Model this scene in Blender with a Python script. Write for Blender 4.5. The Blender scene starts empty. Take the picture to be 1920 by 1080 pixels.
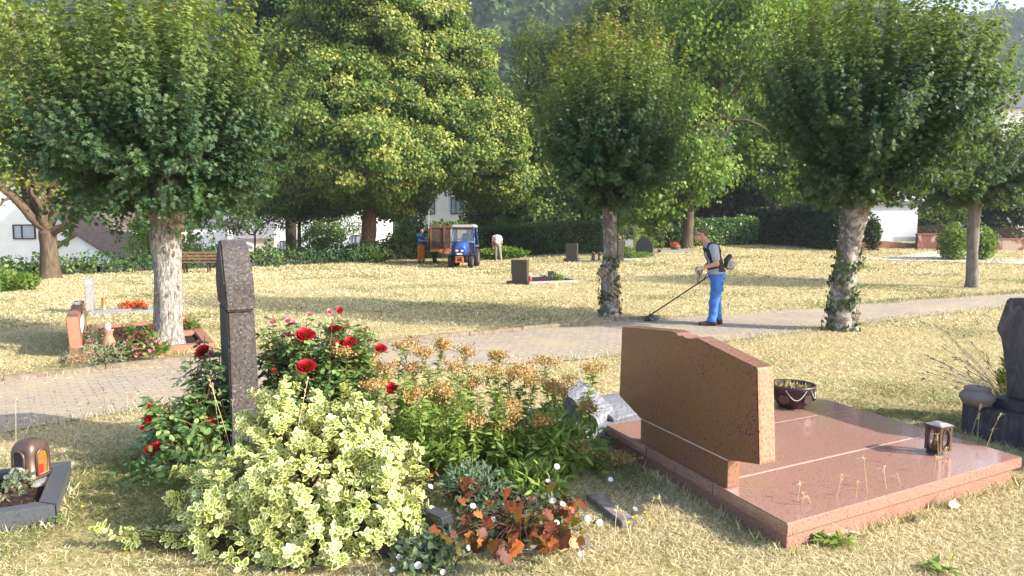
import bpy, bmesh, math, random
import numpy as np
from mathutils import Vector, Matrix, noise as mnoise

# ------------------------------------------------------------------ camera, sky, sun, exposure
SC = bpy.context.scene
COL = SC.collection
FPX, CX, CY, YH, HCAM = 1330.0, 960.0, 540.0, 425.0, 1.85
PITCH = math.atan((CY - YH) / FPX)
cam_d = bpy.data.cameras.new("camera")
cam = bpy.data.objects.new("camera", cam_d)
COL.objects.link(cam)
cam.location = (0, 0, HCAM)
cam.rotation_euler = (math.pi / 2 - PITCH, 0, 0)
cam_d.sensor_width = 36.0
cam_d.lens = 36.0 * FPX / 1920.0
cam_d.clip_start = 0.05
cam_d.clip_end = 3000
SC.camera = cam

SUN_EL = math.radians(29)
SHADOW = Vector((-0.945, 0.327, 0)).normalized()          # where shadows fall on the ground
world = bpy.data.worlds.new("World")
SC.world = world
world.use_nodes = True
wn = world.node_tree
wn.nodes.clear()
sky = wn.nodes.new("ShaderNodeTexSky")
sky.sky_type = 'NISHITA'
sky.sun_disc = False
sky.sun_elevation = SUN_EL
sky.sun_rotation = math.atan2(-SHADOW.x, -SHADOW.y)
sky.dust_density = 2.0
bg = wn.nodes.new("ShaderNodeBackground")
bg.inputs[1].default_value = 0.15
wo = wn.nodes.new("ShaderNodeOutputWorld")
wn.links.new(sky.outputs[0], bg.inputs[0])
wn.links.new(bg.outputs[0], wo.inputs[0])
sun_d = bpy.data.lights.new("sun", 'SUN')
sun_d.energy = 3.4
sun_d.angle = math.radians(0.55)
sun_d.color = (1.0, 0.955, 0.88)
sun = bpy.data.objects.new("sun", sun_d)
COL.objects.link(sun)
sun.location = (20, -5, 30)
sd = Vector((SHADOW.x * math.cos(SUN_EL), SHADOW.y * math.cos(SUN_EL), -math.sin(SUN_EL)))
sun.rotation_euler = sd.to_track_quat('-Z', 'Y').to_euler()
SC.view_settings.view_transform = 'Standard'
SC.view_settings.look = 'None'
SC.view_settings.exposure = 1.58
SC.view_settings.gamma = 1.0
SC.render.engine = 'CYCLES'
SC.cycles.use_denoising = True
SC.cycles.max_bounces = 6
SC.cycles.diffuse_bounces = 3
SC.cycles.glossy_bounces = 3
SC.cycles.transmission_bounces = 4
SC.cycles.transparent_max_bounces = 6
SC.cycles.volume_bounces = 1
SC.cycles.caustics_reflective = False
SC.cycles.caustics_refractive = False

# ------------------------------------------------------------------ geometry helpers
_Fw = Vector((0, math.cos(PITCH), -math.sin(PITCH)))
_Up = Vector((0, math.sin(PITCH), math.cos(PITCH)))
def _ray(px, py):
    return _Fw + Vector((1, 0, 0)) * ((px - CX) / FPX) + _Up * ((CY - py) / FPX)
def W(px, py, z=0.0):                      # point on the level z seen at photo pixel px, py
    r = _ray(px, py); t = (z - HCAM) / r.z
    return Vector((r.x * t, r.y * t, z))
def D(px, py, d):                          # point at depth d seen at photo pixel px, py
    r = _ray(px, py); t = d / r.y
    return Vector((r.x * t, d, HCAM + r.z * t))
def ss(a, b, x):
    t = np.clip((np.asarray(x, float) - a) / (b - a), 0, 1)
    return t * t * (3 - 2 * t)
def gz(x, y):                              # height of the ground
    x = np.asarray(x, float); y = np.asarray(y, float)
    r = 0.78 * ss(20, 44, y) * ss(-3, 9, x)
    s = ((x + 17) * -12 + (y - 27) * 10) / 15.6
    r = r - 6.0 * ss(4.0, 26, s) * (1 - ss(2, 18, x))
    b = 0.012 * np.sin(x * 1.9 + 0.6 * np.sin(y * 1.3)) * np.sin(y * 1.7 + x * 0.4)
    return r + b
def G(px, py):                             # ground point seen at a pixel (marches over the slope)
    z = 0.0
    for _ in range(30):
        p = W(px, py, z); z = 0.5 * z + 0.5 * float(gz(p.x, p.y))
    return Vector((p.x, p.y, float(gz(p.x, p.y))))

def setp(o, label=None, cat=None, group=None, kind=None):
    if label: o["label"] = label
    if cat: o["category"] = cat
    if group: o["group"] = group
    if kind: o["kind"] = kind
    return o
def thing(name, label, cat, loc=(0, 0, 0), rz=0.0, group=None):
    o = bpy.data.objects.new(name, None)
    o.empty_display_size = 0.1
    COL.objects.link(o)
    o.location = loc; o.rotation_euler = (0, 0, rz)
    return setp(o, label, cat, group)
def link(name, me, mat, parent=None, loc=None):
    o = bpy.data.objects.new(name, me)
    COL.objects.link(o)
    if parent: o.parent = parent
    if loc is not None: o.location = loc
    if mat is not None:
        for m in (mat if isinstance(mat, (list, tuple)) else [mat]): me.materials.append(m)
    return o
def copy_tree(o, parent=None):
    c = o.copy(); COL.objects.link(c); c.parent = parent
    for ch in [k for k in bpy.data.objects if k.parent == o]:
        copy_tree(ch, c)
    return c

class MB:
    """collects shapes for ONE mesh"""
    def __init__(s): s.v = []; s.f = []; s.m = []
    def add(s, vs, fs, mi=0):
        n = len(s.v); s.v += [tuple(v) for v in vs]
        for f in fs: s.f.append([i + n for i in f]); s.m.append(mi)
        return s
    def box(s, c, size, rz=0.0, mi=0, taper=1.0):
        cx, cy, cz = c; a, b, h = size[0] / 2, size[1] / 2, size[2] / 2
        cr, sr = math.cos(rz), math.sin(rz); vs = []
        for z, k in ((-h, 1), (h, taper)):
            for x, y in ((-a, -b), (a, -b), (a, b), (-a, b)):
                x *= k; y *= k
                vs.append((cx + x * cr - y * sr, cy + x * sr + y * cr, cz + z))
        return s.add(vs, [(3, 2, 1, 0), (4, 5, 6, 7), (0, 1, 5, 4), (1, 2, 6, 5), (2, 3, 7, 6), (3, 0, 4, 7)], mi)
    def hexa(s, bot, top, mi=0):
        n = len(bot); vs = list(bot) + list(top)
        fs = [tuple(range(n - 1, -1, -1)), tuple(range(n, 2 * n))]
        fs += [(i, (i + 1) % n, n + (i + 1) % n, n + i) for i in range(n)]
        return s.add(vs, fs, mi)
    def tube(s, pts, rad, seg=8, cap=True, mi=0, jit=0.0, rng=None, squash=1.0):
        pts = [Vector(p) for p in pts]; n = len(pts)
        if not hasattr(rad, '__len__'): rad = [rad] * n
        vs = []; u = None
        for i, p in enumerate(pts):
            t = (pts[min(i + 1, n - 1)] - pts[max(i - 1, 0)])
            t = t.normalized() if t.length > 1e-9 else Vector((0, 0, 1))
            if u is None:
                u = t.cross(Vector((0, 1, 0)) if abs(t.y) < 0.9 else Vector((1, 0, 0))).normalized()
            else:
                u = (u - t * u.dot(t)).normalized()
            w = t.cross(u)
            for k in range(seg):
                a = 2 * math.pi * k / seg
                r = rad[i] * (1 + (rng.uniform(-jit, jit) if jit else 0))
                vs.append(p + u * math.cos(a) * r + w * math.sin(a) * r * squash)
        fs = [(i * seg + k, i * seg + (k + 1) % seg, (i + 1) * seg + (k + 1) % seg, (i + 1) * seg + k)
              for i in range(n - 1) for k in range(seg)]
        if cap: fs += [tuple(range(seg - 1, -1, -1)), tuple((n - 1) * seg + k for k in range(seg))]
        return s.add(vs, fs, mi)
    def lathe(s, prof, c=(0, 0, 0), seg=20, mi=0, sx=1.0, sy=1.0):
        vs = []; n = len(prof)
        for r, z in prof:
            for k in range(seg):
                a = 2 * math.pi * k / seg
                vs.append((c[0] + r * math.cos(a) * sx, c[1] + r * math.sin(a) * sy, c[2] + z))
        fs = [(i * seg + k, i * seg + (k + 1) % seg, (i + 1) * seg + (k + 1) % seg, (i + 1) * seg + k)
              for i in range(n - 1) for k in range(seg)]
        fs += [tuple(range(seg - 1, -1, -1)), tuple((n - 1) * seg + k for k in range(seg))]
        return s.add(vs, fs, mi)
    def prism(s, poly, ax_u, ax_v, org, ext, mi=0):   # polygon in the plane (ax_u, ax_v) extruded by the vector ext
        org, u, v, e = Vector(org), Vector(ax_u), Vector(ax_v), Vector(ext)
        a = [org + u * p[0] + v * p[1] for p in poly]
        return s.hexa(a, [p + e for p in a], mi)
    def build(s, name, mat, parent=None, smooth=False, bevel=0.0, loc=None, sub=0, seg=2):
        me = bpy.data.meshes.new(name)
        me.from_pydata(s.v, [], s.f)
        bm = bmesh.new(); bm.from_mesh(me)
        for f, m in zip(bm.faces, s.m): f.material_index = m
        bmesh.ops.recalc_face_normals(bm, faces=bm.faces[:])
        if bevel:
            ed = [e for e in bm.edges if len(e.link_faces) == 2 and e.calc_face_angle(0) > 0.45]
            bmesh.ops.bevel(bm, geom=ed, offset=bevel, segments=seg, affect='EDGES', clamp_overlap=True)
        bm.to_mesh(me); bm.free()
        if smooth:
            me.polygons.foreach_set('use_smooth', [True] * len(me.polygons))
            if smooth != 'all' and hasattr(me, 'set_sharp_from_angle'): me.set_sharp_from_angle(angle=math.radians(40))
        return link(name, me, mat, parent, loc)

def np_mesh(name, V, F, mat, parent=None, attrs=None, smooth=False, loc=None):
    """V (n,3), F (m,k) one polygon size"""
    V = np.ascontiguousarray(V, np.float32); F = np.ascontiguousarray(F, np.int32)
    me = bpy.data.meshes.new(name)
    k = F.shape[1]
    me.vertices.add(len(V)); me.vertices.foreach_set('co', V.ravel())
    me.loops.add(F.size); me.loops.foreach_set('vertex_index', F.ravel())
    me.polygons.add(len(F))
    me.polygons.foreach_set('loop_start', np.arange(0, F.size, k, dtype=np.int32))
    if smooth: me.polygons.foreach_set('use_smooth', np.ones(len(F), bool))
    for nme, arr in (attrs or {}).items():
        a = me.attributes.new(nme, 'FLOAT', 'POINT')
        a.data.foreach_set('value', np.ascontiguousarray(arr, np.float32))
    me.update(calc_edges=True); me.validate()
    return link(name, me, mat, parent, loc)

def nrm(a): return a / np.maximum(np.linalg.norm(a, axis=-1, keepdims=True), 1e-9)

# leaf outlines: (verts, triangles, 'edge' value per vert); grows along +y from its stalk
def fan(per, c, zc=-0.06, droop=0.0):
    per = np.array(per, float)
    v = np.zeros((len(per) + 1, 3)); v[1:, :2] = per; v[0] = (c[0], c[1], zc)
    v[1:, 2] -= droop * per[:, 1] ** 2
    n = len(per)
    f = np.array([(0, 1 + i, 1 + (i + 1) % n) for i in range(n)])
    e = np.ones(n + 1); e[0] = 0
    return v, f, e
MAPLE = fan([(0, 0), (.45, .10), (.27, .36), (.60, .72), (.20, .66), (0, 1.05), (-.20, .66), (-.60, .72), (-.27, .36), (-.45, .10)], (0, .42), -0.05, .12)
OVAL = fan([(0, 0), (.24, .22), (.31, .5), (.2, .82), (0, 1.0), (-.2, .82), (-.31, .5), (-.24, .22)], (0, .5), -0.07, .15)
LANCE = fan([(0, 0), (.13, .3), (.11, .65), (0, 1.0), (-.11, .65), (-.13, .3)], (0, .45), -0.03, .3)
HEART = fan([(0, .04), (.33, 0), (.40, .35), (.15, .78), (0, 1.0), (-.15, .78), (-.40, .35), (-.33, 0)], (0, .35), -0.06, .2)
QUAD = (np.array([(0, 0, 0), (.42, .5, .10), (0, 1, -.12), (-.42, .5, .10)], float), np.array([(0, 1, 2), (0, 2, 3)]), np.array([0, 1, 1, 1.]))
SPIKE = (np.array([(-.11, 0, 0), (.11, 0, 0), (.10, .5, .03), (-.10, .5, .03), (0, 1, -.05)], float), np.array([(0, 1, 2), (0, 2, 3), (3, 2, 4)]), np.array([0, 0, .5, .5, 1.]))

def leaves(name, tpl, P, Dr, Nr, size, mat, parent=None, rnd=None, extra=None, loc=None, smooth=False):
    """P positions, Dr growing directions, Nr face normals, size (n,)"""
    tv, tf, te = tpl
    P = np.asarray(P, float); n = len(P)
    y = nrm(np.asarray(Dr, float)); z = np.asarray(Nr, float)
    z = z - y * (z * y).sum(1, keepdims=True); z = nrm(z)
    x = np.cross(y, z)
    s = np.broadcast_to(np.asarray(size, float), (n,))[:, None, None]
    V = P[:, None, :] + s * (tv[None, :, 0:1] * x[:, None, :] + tv[None, :, 1:2] * y[:, None, :] + tv[None, :, 2:3] * z[:, None, :])
    F = tf[None] + (np.arange(n) * len(tv))[:, None, None]
    at = {'edge': np.tile(te, n)}
    at['rnd'] = np.repeat(rnd if rnd is not None else np.random.default_rng(n).random(n), len(tv))
    if extra is not None: at['age'] = np.repeat(extra, len(tv))
    return np_mesh(name, V.reshape(-1, 3), F.reshape(-1, 3), mat, parent, at, smooth, loc)

def rand_dir(rng, n):
    return nrm(rng.normal(size=(n, 3)))

# ------------------------------------------------------------------ signed-distance bodies meshed as one skin
def seg_d(P, a, b, r1, r2):
    a, b = np.array(a, float), np.array(b, float); ab = b - a
    t = np.clip(((P - a) @ ab) / max(ab @ ab, 1e-9), 0, 1)
    return np.linalg.norm(P - a - t[..., None] * ab, axis=-1) - (r1 + (r2 - r1) * t)
def ell_d(P, c, r):
    q = (P - np.array(c, float)) / np.array(r, float)
    k = np.linalg.norm(q, axis=-1)
    return (k - 1) * min(r)
def smin(a, b, k):
    h = np.clip(0.5 + 0.5 * (b - a) / k, 0, 1)
    return b + (a - b) * h - k * h * (1 - h)
def body_sdf(prims, k):
    def f(P):
        d = None
        for p in prims:
            if p[0] == 's': q = seg_d(P, *p[1:5])
            else: q = ell_d(P, *p[1:3])
            d = q if d is None else smin(d, q, k)
        return d
    return f
def surface_net(f, lo, hi, res):
    lo, hi = np.array(lo, float), np.array(hi, float)
    n = np.maximum(np.ceil((hi - lo) / res).astype(int) + 1, 3)
    ax = [lo[i] + res * np.arange(n[i]) for i in range(3)]
    P = np.stack(np.meshgrid(*ax, indexing='ij'), -1)
    Vv = f(P)
    ins = Vv < 0
    acc = np.zeros(tuple(n - 1) + (3,)); cnt = np.zeros(tuple(n - 1))
    base = np.stack(np.meshgrid(*[np.arange(k - 1) for k in n], indexing='ij'), -1).astype(float)
    cs = [(i, j, k) for i in (0, 1) for j in (0, 1) for k in (0, 1)]
    def sl(c): return tuple(slice(c[i], n[i] - 1 + c[i]) for i in range(3))
    for a in cs:
        for d in range(3):
            if a[d] == 0:
                b = list(a); b[d] = 1; b = tuple(b)
                va, vb = Vv[sl(a)], Vv[sl(b)]
                m = (va < 0) != (vb < 0)
                t = np.where(m, va / np.where(m, va - vb, 1), 0)
                p = base + np.array(a, float); p[..., d] += t
                acc += np.where(m[..., None], p, 0); cnt += m
    act = cnt > 0
    idx = -np.ones(tuple(n - 1), int); idx[act] = np.arange(act.sum())
    V = lo + res * (acc[act] / cnt[act][:, None])
    quads = []
    for d in range(3):
        e1, e2 = (d + 1) % 3, (d + 2) % 3
        s0 = [slice(1, n[i] - 1) for i in range(3)]; s0[d] = slice(0, n[d] - 1)
        s1 = list(s0); s1[d] = slice(1, n[d])
        a, b = ins[tuple(s0)], ins[tuple(s1)]
        m = a != b
        I = np.argwhere(m); fl = a[m]
        off = np.array([s.start for s in s0]); I = I + off
        def cell(o1, o2):
            J = I.copy(); J[:, e1] -= o1; J[:, e2] -= o2
            return idx[J[:, 0], J[:, 1], J[:, 2]]
        q = np.stack([cell(1, 1), cell(0, 1), cell(0, 0), cell(1, 0)], 1)
        q[~fl] = q[~fl][:, ::-1]
        quads.append(q)
    Q = np.concatenate(quads); Q = Q[(Q >= 0).all(1)]
    return V, Q
def sdf_obj(name, f, lo, hi, res, mat, parent=None, smooth_it=1):
    V, Q = surface_net(f, lo, hi, res)
    o = np_mesh(name, V, Q, mat, parent, None, True)
    if smooth_it:
        bm = bmesh.new(); bm.from_mesh(o.data)
        for _ in range(smooth_it): bmesh.ops.smooth_vert(bm, verts=bm.verts[:], factor=0.4, use_axis_x=True, use_axis_y=True, use_axis_z=True)
        bm.to_mesh(o.data); bm.free()
    return o

# ------------------------------------------------------------------ materials
class N:
    def __init__(s, name, rough=0.7, spec=0.3, metal=0.0):
        s.m = bpy.data.materials.new(name); s.m.use_nodes = True
        s.t = s.m.node_tree; s.b = s.t.nodes['Principled BSDF']; s.o = s.t.nodes['Material Output']
        s.b.inputs['Roughness'].default_value = rough
        s.b.inputs['Specular IOR Level'].default_value = spec
        s.b.inputs['Metallic'].default_value = metal
    def n(s, typ, **kw):
        nd = s.t.nodes.new(typ)
        for k, v in kw.items():
            if k.startswith('i_'):
                key = k[2:]
                nd.inputs[int(key) if key.isdigit() else key.replace('_', ' ')].default_value = v
            else: setattr(nd, k, v)
        return nd
    def l(s, a, b): s.t.links.new(a, b)
    def coord(s, kind='Object', scale=(1, 1, 1), rot=(0, 0, 0)):
        tc = s.n('ShaderNodeTexCoord'); mp = s.n('ShaderNodeMapping')
        mp.inputs['Scale'].default_value = scale; mp.inputs['Rotation'].default_value = rot
        s.l(tc.outputs[kind], mp.inputs[0]); return mp.outputs[0]
    def noise(s, vec, scale, detail=3, rough=0.55, dist=0.0):
        nd = s.n('ShaderNodeTexNoise', i_Scale=scale, i_Detail=detail, i_Roughness=rough, i_Distortion=dist)
        s.l(vec, nd.inputs['Vector']); return nd.outputs['Fac']
    def ramp(s, fac, stops, interp='LINEAR'):
        r = s.n('ShaderNodeValToRGB'); e = r.color_ramp.elements; r.color_ramp.interpolation = interp
        while len(e) < len(stops): e.new(0.5)
        for el, (p, c) in zip(e, stops):
            el.position = p; el.color = (c[0], c[1], c[2], 1) if hasattr(c, '__len__') else (c, c, c, 1)
        s.l(fac, r.inputs[0]); return r.outputs[0]
    def mix(s, fac, a, b, mode='MIX'):
        x = s.n('ShaderNodeMix', data_type='RGBA', blend_type=mode)
        for sock, v in ((0, fac), (6, a), (7, b)):
            if hasattr(v, 'is_output'): s.l(v, x.inputs[sock])
            elif sock == 0: x.inputs[0].default_value = v
            else: x.inputs[sock].default_value = (v[0], v[1], v[2], 1)
        return x.outputs[2]
    def attr(s, name):
        a = s.n('ShaderNodeAttribute', attribute_name=name); return a.outputs['Fac']
    def col(s, c):
        if hasattr(c, 'is_output'): s.l(c, s.b.inputs['Base Color'])
        else: s.b.inputs['Base Color'].default_value = (c[0], c[1], c[2], 1)
        return s
    def bump(s, h, strength=0.5, dist=0.02):
        b = s.n('ShaderNodeBump', i_Strength=strength, i_Distance=dist)
        s.l(h, b.inputs['Height']); s.l(b.outputs[0], s.b.inputs['Normal']); return s
    def translucent(s, c, fac=0.3):
        tr = s.n('ShaderNodeBsdfTranslucent'); mx = s.n('ShaderNodeMixShader', i_0=fac)
        if hasattr(c, 'is_output'): s.l(c, tr.inputs[0])
        else: tr.inputs[0].default_value = (c[0], c[1], c[2], 1)
        s.l(s.b.outputs[0], mx.inputs[1]); s.l(tr.outputs[0], mx.inputs[2]); s.l(mx.outputs[0], s.o.inputs[0])
        return s

def plain(name, c, rough=0.6, spec=0.3, metal=0.0, var=0.12, scale=12.0):
    """one paint or fabric, slightly uneven"""
    m = N(name, rough, spec, metal); v = m.coord()
    f = m.noise(v, scale, 4)
    lo = [max(0, x * (1 - var)) for x in c]; hi = [min(1, x * (1 + var)) for x in c]
    m.col(m.ramp(f, [(0.3, lo), (0.7, hi)])); return m.m

def leafmat(name, stops, rough=0.45, trans=0.28, spec=0.25, age=None, patch=None):
    """leaf colours spread over the leaves; age = colour of young shoot tips"""
    m = N(name, rough, spec)
    c = m.ramp(m.attr('rnd'), stops)
    if patch:
        v = m.coord(); f = m.ramp(m.noise(v, patch[0], 2), [(0.42, 0.0), (0.6, 1.0)])
        c = m.mix(f, c, patch[1])
    if age:
        h = m.n('ShaderNodeMath', operation='MULTIPLY', i_1=0.5); m.l(m.attr('age'), h.inputs[0])
        c = m.mix(m.ramp(h.outputs[0], [(age[1] / 2, 0.0), (.5, 1.0)]), c, age[0])
        c = m.mix(m.ramp(h.outputs[0], [(.7, 0.0), (.72, 1.0)]), c, (.36, .17, .07))
    m.col(c)
    t = m.mix(0.55, c, (0.30, 0.42, 0.04), 'MIX')
    m.translucent(t, trans); return m.m

def granite(name, base, dark, light, scale=60.0, rough=0.25, spec=0.5, big=None):
    m = N(name, rough, spec); v = m.coord()
    a = m.noise(v, scale, 4, 0.7)
    c = m.ramp(a, [(0.35, dark), (0.45, base), (0.62, base), (0.72, light)])
    if big:
        b = m.ramp(m.noise(v, 2.2, 3, 0.6, 0.6), [(0.4, 0.0), (0.7, 1.0)])
        c = m.mix(b, c, big, 'MIX')
        c2 = m.ramp(a, [(0.33, dark), (0.40, (1, 1, 1))])
        c = m.mix(0.8, c, c2, 'MULTIPLY')
    m.col(c); m.bump(a, 0.05, 0.002); return m.m
# ================================================================== SETTING
rng = np.random.default_rng(7)
def grid_sheet(name, xs, ys, zf, mat, kind='structure'):
    X, Y = np.meshgrid(xs, ys, indexing='ij'); Z = zf(X, Y)
    V = np.stack([X, Y, Z], -1).reshape(-1, 3)
    I = np.arange(len(xs) * len(ys)).reshape(len(xs), len(ys))
    Fq = np.stack([I[:-1, :-1], I[1:, :-1], I[1:, 1:], I[:-1, 1:]], -1).reshape(-1, 4)
    o = np_mesh(name, V, Fq, mat, None, None, True)
    return setp(o, kind=kind)

m = N('dry_lawn', 0.95, 0.05); v = m.coord()
straw = m.ramp(m.noise(v, 38, 5, 0.75), [(0.28, (.13, .09, .035)), (0.45, (.38, .29, .13)), (0.7, (.56, .46, .24))])
straw = m.mix(m.ramp(m.noise(v, 1.3, 4, 0.65, 0.4), [(0.45, 0.0), (0.68, 0.55)]), straw, (.17, .19, .055))
straw = m.mix(m.ramp(m.noise(v, 3.1, 3, 0.6), [(0.60, 0.0), (0.72, 0.5)]), straw, (.22, .15, .08))
m.col(straw); m.bump(m.noise(v, 30, 5, 0.7), 0.8, 0.03)
M_LAWN = m.m
xs = np.concatenate([-np.geomspace(700, 24, 26), np.arange(-23.6, 24, 0.4), np.geomspace(24, 700, 26)])
ys = np.concatenate([np.arange(-8, 60, 0.4), np.geomspace(60, 700, 34)])
ground = grid_sheet('lawn', xs, ys, gz, M_LAWN)

# ---- paved path between the graves
def px_line(pts, step=0.4):
    P = [W(*p) for p in pts]
    out = []
    P = [P[0] + (P[0] - P[1]).normalized() * 6] + P + [P[-1] + (P[-1] - P[-2]).normalized() * 14]
    out = np.array([(p.x, p.y) for p in P])
    s = np.concatenate([[0], np.cumsum(np.linalg.norm(np.diff(out, axis=0), axis=1))])
    return out, s
UP, su = px_line([(0, 717), (330, 681), (700, 647), (1160, 604), (1480, 583), (1700, 563), (1900, 551)])
LO, sl_ = px_line([(0, 813), (330, 760), (640, 716), (840, 692), (1120, 672), (1380, 640), (1560, 616), (1700, 598), (1890, 576)])
def along(P, s, t):
    q = t * s[-1]
    return np.stack([np.interp(q, s, P[:, 0]), np.interp(q, s, P[:, 1])], -1)
tt = np.linspace(0, 1, 140)
eu, el_ = along(UP, su, tt), along(LO, sl_, tt)
k = np.linspace(0, 1, 14)
PV = eu[:, None, :] * k[None, :, None] + el_[:, None, :] * (1 - k[None, :, None])
PATH_POLY = np.concatenate([eu, el_[::-1]])
Vp = np.concatenate([PV, gz(PV[..., 0], PV[..., 1])[..., None] + 0.016], -1)
I = np.arange(140 * 14).reshape(140, 14)
Fp = np.stack([I[:-1, :-1], I[1:, :-1], I[1:, 1:], I[:-1, 1:]], -1).reshape(-1, 4)
m = N('paving', 0.9, 0.15); v = m.coord('Object', (1, 1, 1), (0, 0, math.radians(-36)))
br = m.n('ShaderNodeTexBrick', i_Scale=1.0); m.l(v, br.inputs['Vector'])
br.inputs['Brick Width'].default_value = 0.2; br.inputs['Row Height'].default_value = 0.1
br.inputs['Mortar Size'].default_value = 0.009; br.inputs['Mortar Smooth'].default_value = 0.3
br.inputs['Color1'].default_value = (.27, .225, .19, 1); br.inputs['Color2'].default_value = (.35, .295, .245, 1)
br.inputs['Mortar'].default_value = (.13, .105, .08, 1)
c = m.mix(m.ramp(m.noise(v, 0.8, 4, 0.7, 0.3), [(0.42, 0.0), (0.66, 0.75)]), br.outputs[0], (.36, .285, .185))
c = m.mix(m.ramp(m.noise(v, 24, 5, 0.75), [(0.47, 0.0), (0.62, 0.75)]), c, (.42, .33, .21))
m.col(c); m.bump(br.outputs['Fac'], -0.4, 0.01)
path = setp(np_mesh('path', Vp.reshape(-1, 3), Fp, m.m, None, None, True), kind='structure')

# ---- stone kerb along the far edge of the path
M_KERB = plain('kerb_stone', (.20, .16, .12), 0.9, 0.1, var=0.35, scale=9)
mb = MB()
i = 0
kpts = along(UP, su, np.linspace(0, 1, 400))
kx = [p for p in kpts if -9.5 < p[0] < 3.2]
acc = [kx[0]]
for p in kx[1:]:
    if np.linalg.norm(p - acc[-1]) > 0.98: acc.append(p)
for a, b in zip(acc[:-1], acc[1:]):
    d = b - a; L = np.linalg.norm(d); d = d / L; n = np.array([-d[1], d[0]])
    a2, b2 = a + d * 0.006, b - d * 0.006
    z = float(gz(a[0], a[1])); hh = 0.065 + 0.012 * math.sin(a[0] * 7)
    bot = [(a2[0], a2[1], z - .1), (b2[0], b2[1], z - .1), (b2[0] + n[0] * .08, b2[1] + n[1] * .08, z - .1), (a2[0] + n[0] * .08, a2[1] + n[1] * .08, z - .1)]
    mb.hexa(bot, [(q[0], q[1], z + hh) for q in bot])
setp(mb.build('kerb', M_KERB, bevel=0.008), kind='structure')

# ---- pale concrete side path on the right, leading to the garden gate
def sheet(name, pix, mat, dz=0.02, n=10):
    P = [G(*p) for p in pix]
    V = []; 
    for a in np.linspace(0, 1, n):
        for b in np.linspace(0, 1, n):
            x = (P[0] * (1 - a) + P[1] * a) * (1 - b) + (P[3] * (1 - a) + P[2] * a) * b
            V.append((x.x, x.y, float(gz(x.x, x.y)) + dz))
    I = np.arange(n * n).reshape(n, n)
    F = np.stack([I[:-1, :-1], I[1:, :-1], I[1:, 1:], I[:-1, 1:]], -1).reshape(-1, 4)
    return setp(np_mesh(name, V, F, mat, None, None, True), kind='structure')
M_CONC = plain('concrete', (.50, .44, .37), 0.9, 0.1, var=0.2, scale=4)
sheet('side_path', [(1600, 486), (1990, 499), (1990, 489), (1690, 480)], M_CONC)
sheet('gate_path', [(1655, 485), (1790, 481), (1840, 470), (1740, 473)], M_CONC, 0.028)

# ---- wooded hill across the valley
def hz(x, y):
    x = np.asarray(x, float); y = np.asarray(y, float)
    R = 178 - 58 * ss(90, 185, x) + 7 * np.sin(x * 0.021) + 5 * np.sin(x * 0.047 + 1)
    return -9 + (R + 9) * ss(60, 470, y) * (1 + 0.0 * x) - 60 * ss(480, 800, y)
m = N('forest_floor', 1.0, 0.0); v = m.coord()
m.col(m.ramp(m.noise(v, 0.05, 5), [(0.3, (.025, .045, .02)), (0.7, (.05, .08, .03))]))
hill = grid_sheet('hill', np.linspace(-750, 750, 90), np.linspace(110, 800, 60), hz, m.m)

M_FOREST = leafmat('forest_leaf', [(0.0, (.022, .05, .022)), (0.5, (.045, .085, .03)), (1.0, (.085, .13, .04))], 0.8, 0.15, 0.1)
nt = 3000
ty = np.sqrt(rng.uniform(125 ** 2, 490 ** 2, nt)); tx = rng.uniform(-0.86, 0.86, nt) * ty
tz = hz(tx, ty)
per = 90
P = []; Nn = []; R_ = []
for i in range(nt):
    r = rng.uniform(3.2, 5.2); h = r * rng.uniform(1.1, 1.9)
    d = rand_dir(rng, per); d[:, 2] = np.abs(d[:, 2]) * 1.0 - 0.25
    lump = 1 + 0.22 * np.sin(d[:, 0] * 5 + i) * np.sin(d[:, 1] * 5 + 2 * i)
    p = d * np.array([r, r, h]) * (lump * rng.uniform(0.75, 1.05, per))[:, None]
    P.append(p + np.array([tx[i], ty[i], tz[i] + h * 0.75])); Nn.append(nrm(d + 0.5 * rand_dir(rng, per) + np.array([0, 0, .3])))
    R_.append(np.clip(rng.uniform(0, 1) * 0.7 + rng.random(per) * 0.3, 0, 1))
P = np.concatenate(P); Nn = np.concatenate(Nn)
o = leaves('forest', QUAD, P, rand_dir(rng, len(P)), Nn, rng.uniform(1.6, 3.0, len(P)), M_FOREST, None, np.concatenate(R_))
setp(o, kind='stuff')

# ================================================================== BUILDINGS
M_WHITE = plain('white_render', (.80, .79, .75), 0.9, 0.1, var=0.05, scale=2)
M_BEIGE = plain('beige_render', (.52, .45, .36), 0.9, 0.1, var=0.08, scale=2)
M_SLATE = plain('slate', (.12, .115, .125), 0.6, 0.3, var=0.35, scale=5)
M_TILE = plain('brown_tile', (.17, .12, .10), 0.75, 0.2, var=0.4, scale=5)
M_GREYROOF = plain('grey_roof', (.22, .20, .20), 0.7, 0.2, var=0.3, scale=4)
M_DARKWOOD = plain('dark_wood', (.06, .035, .025), 0.7, 0.2, var=0.3)
M_GLASS = plain('window_glass', (.35, .40, .45), 0.08, 0.8, var=0.15, scale=1.2)
M_DARK = plain('dark_metal', (.03, .03, .035), 0.45, 0.5)
M_CHIM = plain('chimney_brick', (.34, .12, .07), 0.9, 0.1, var=0.3)
M_PALE = plain('pale_metal', (.6, .6, .58), 0.4, 0.5, 0.2)

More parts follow.
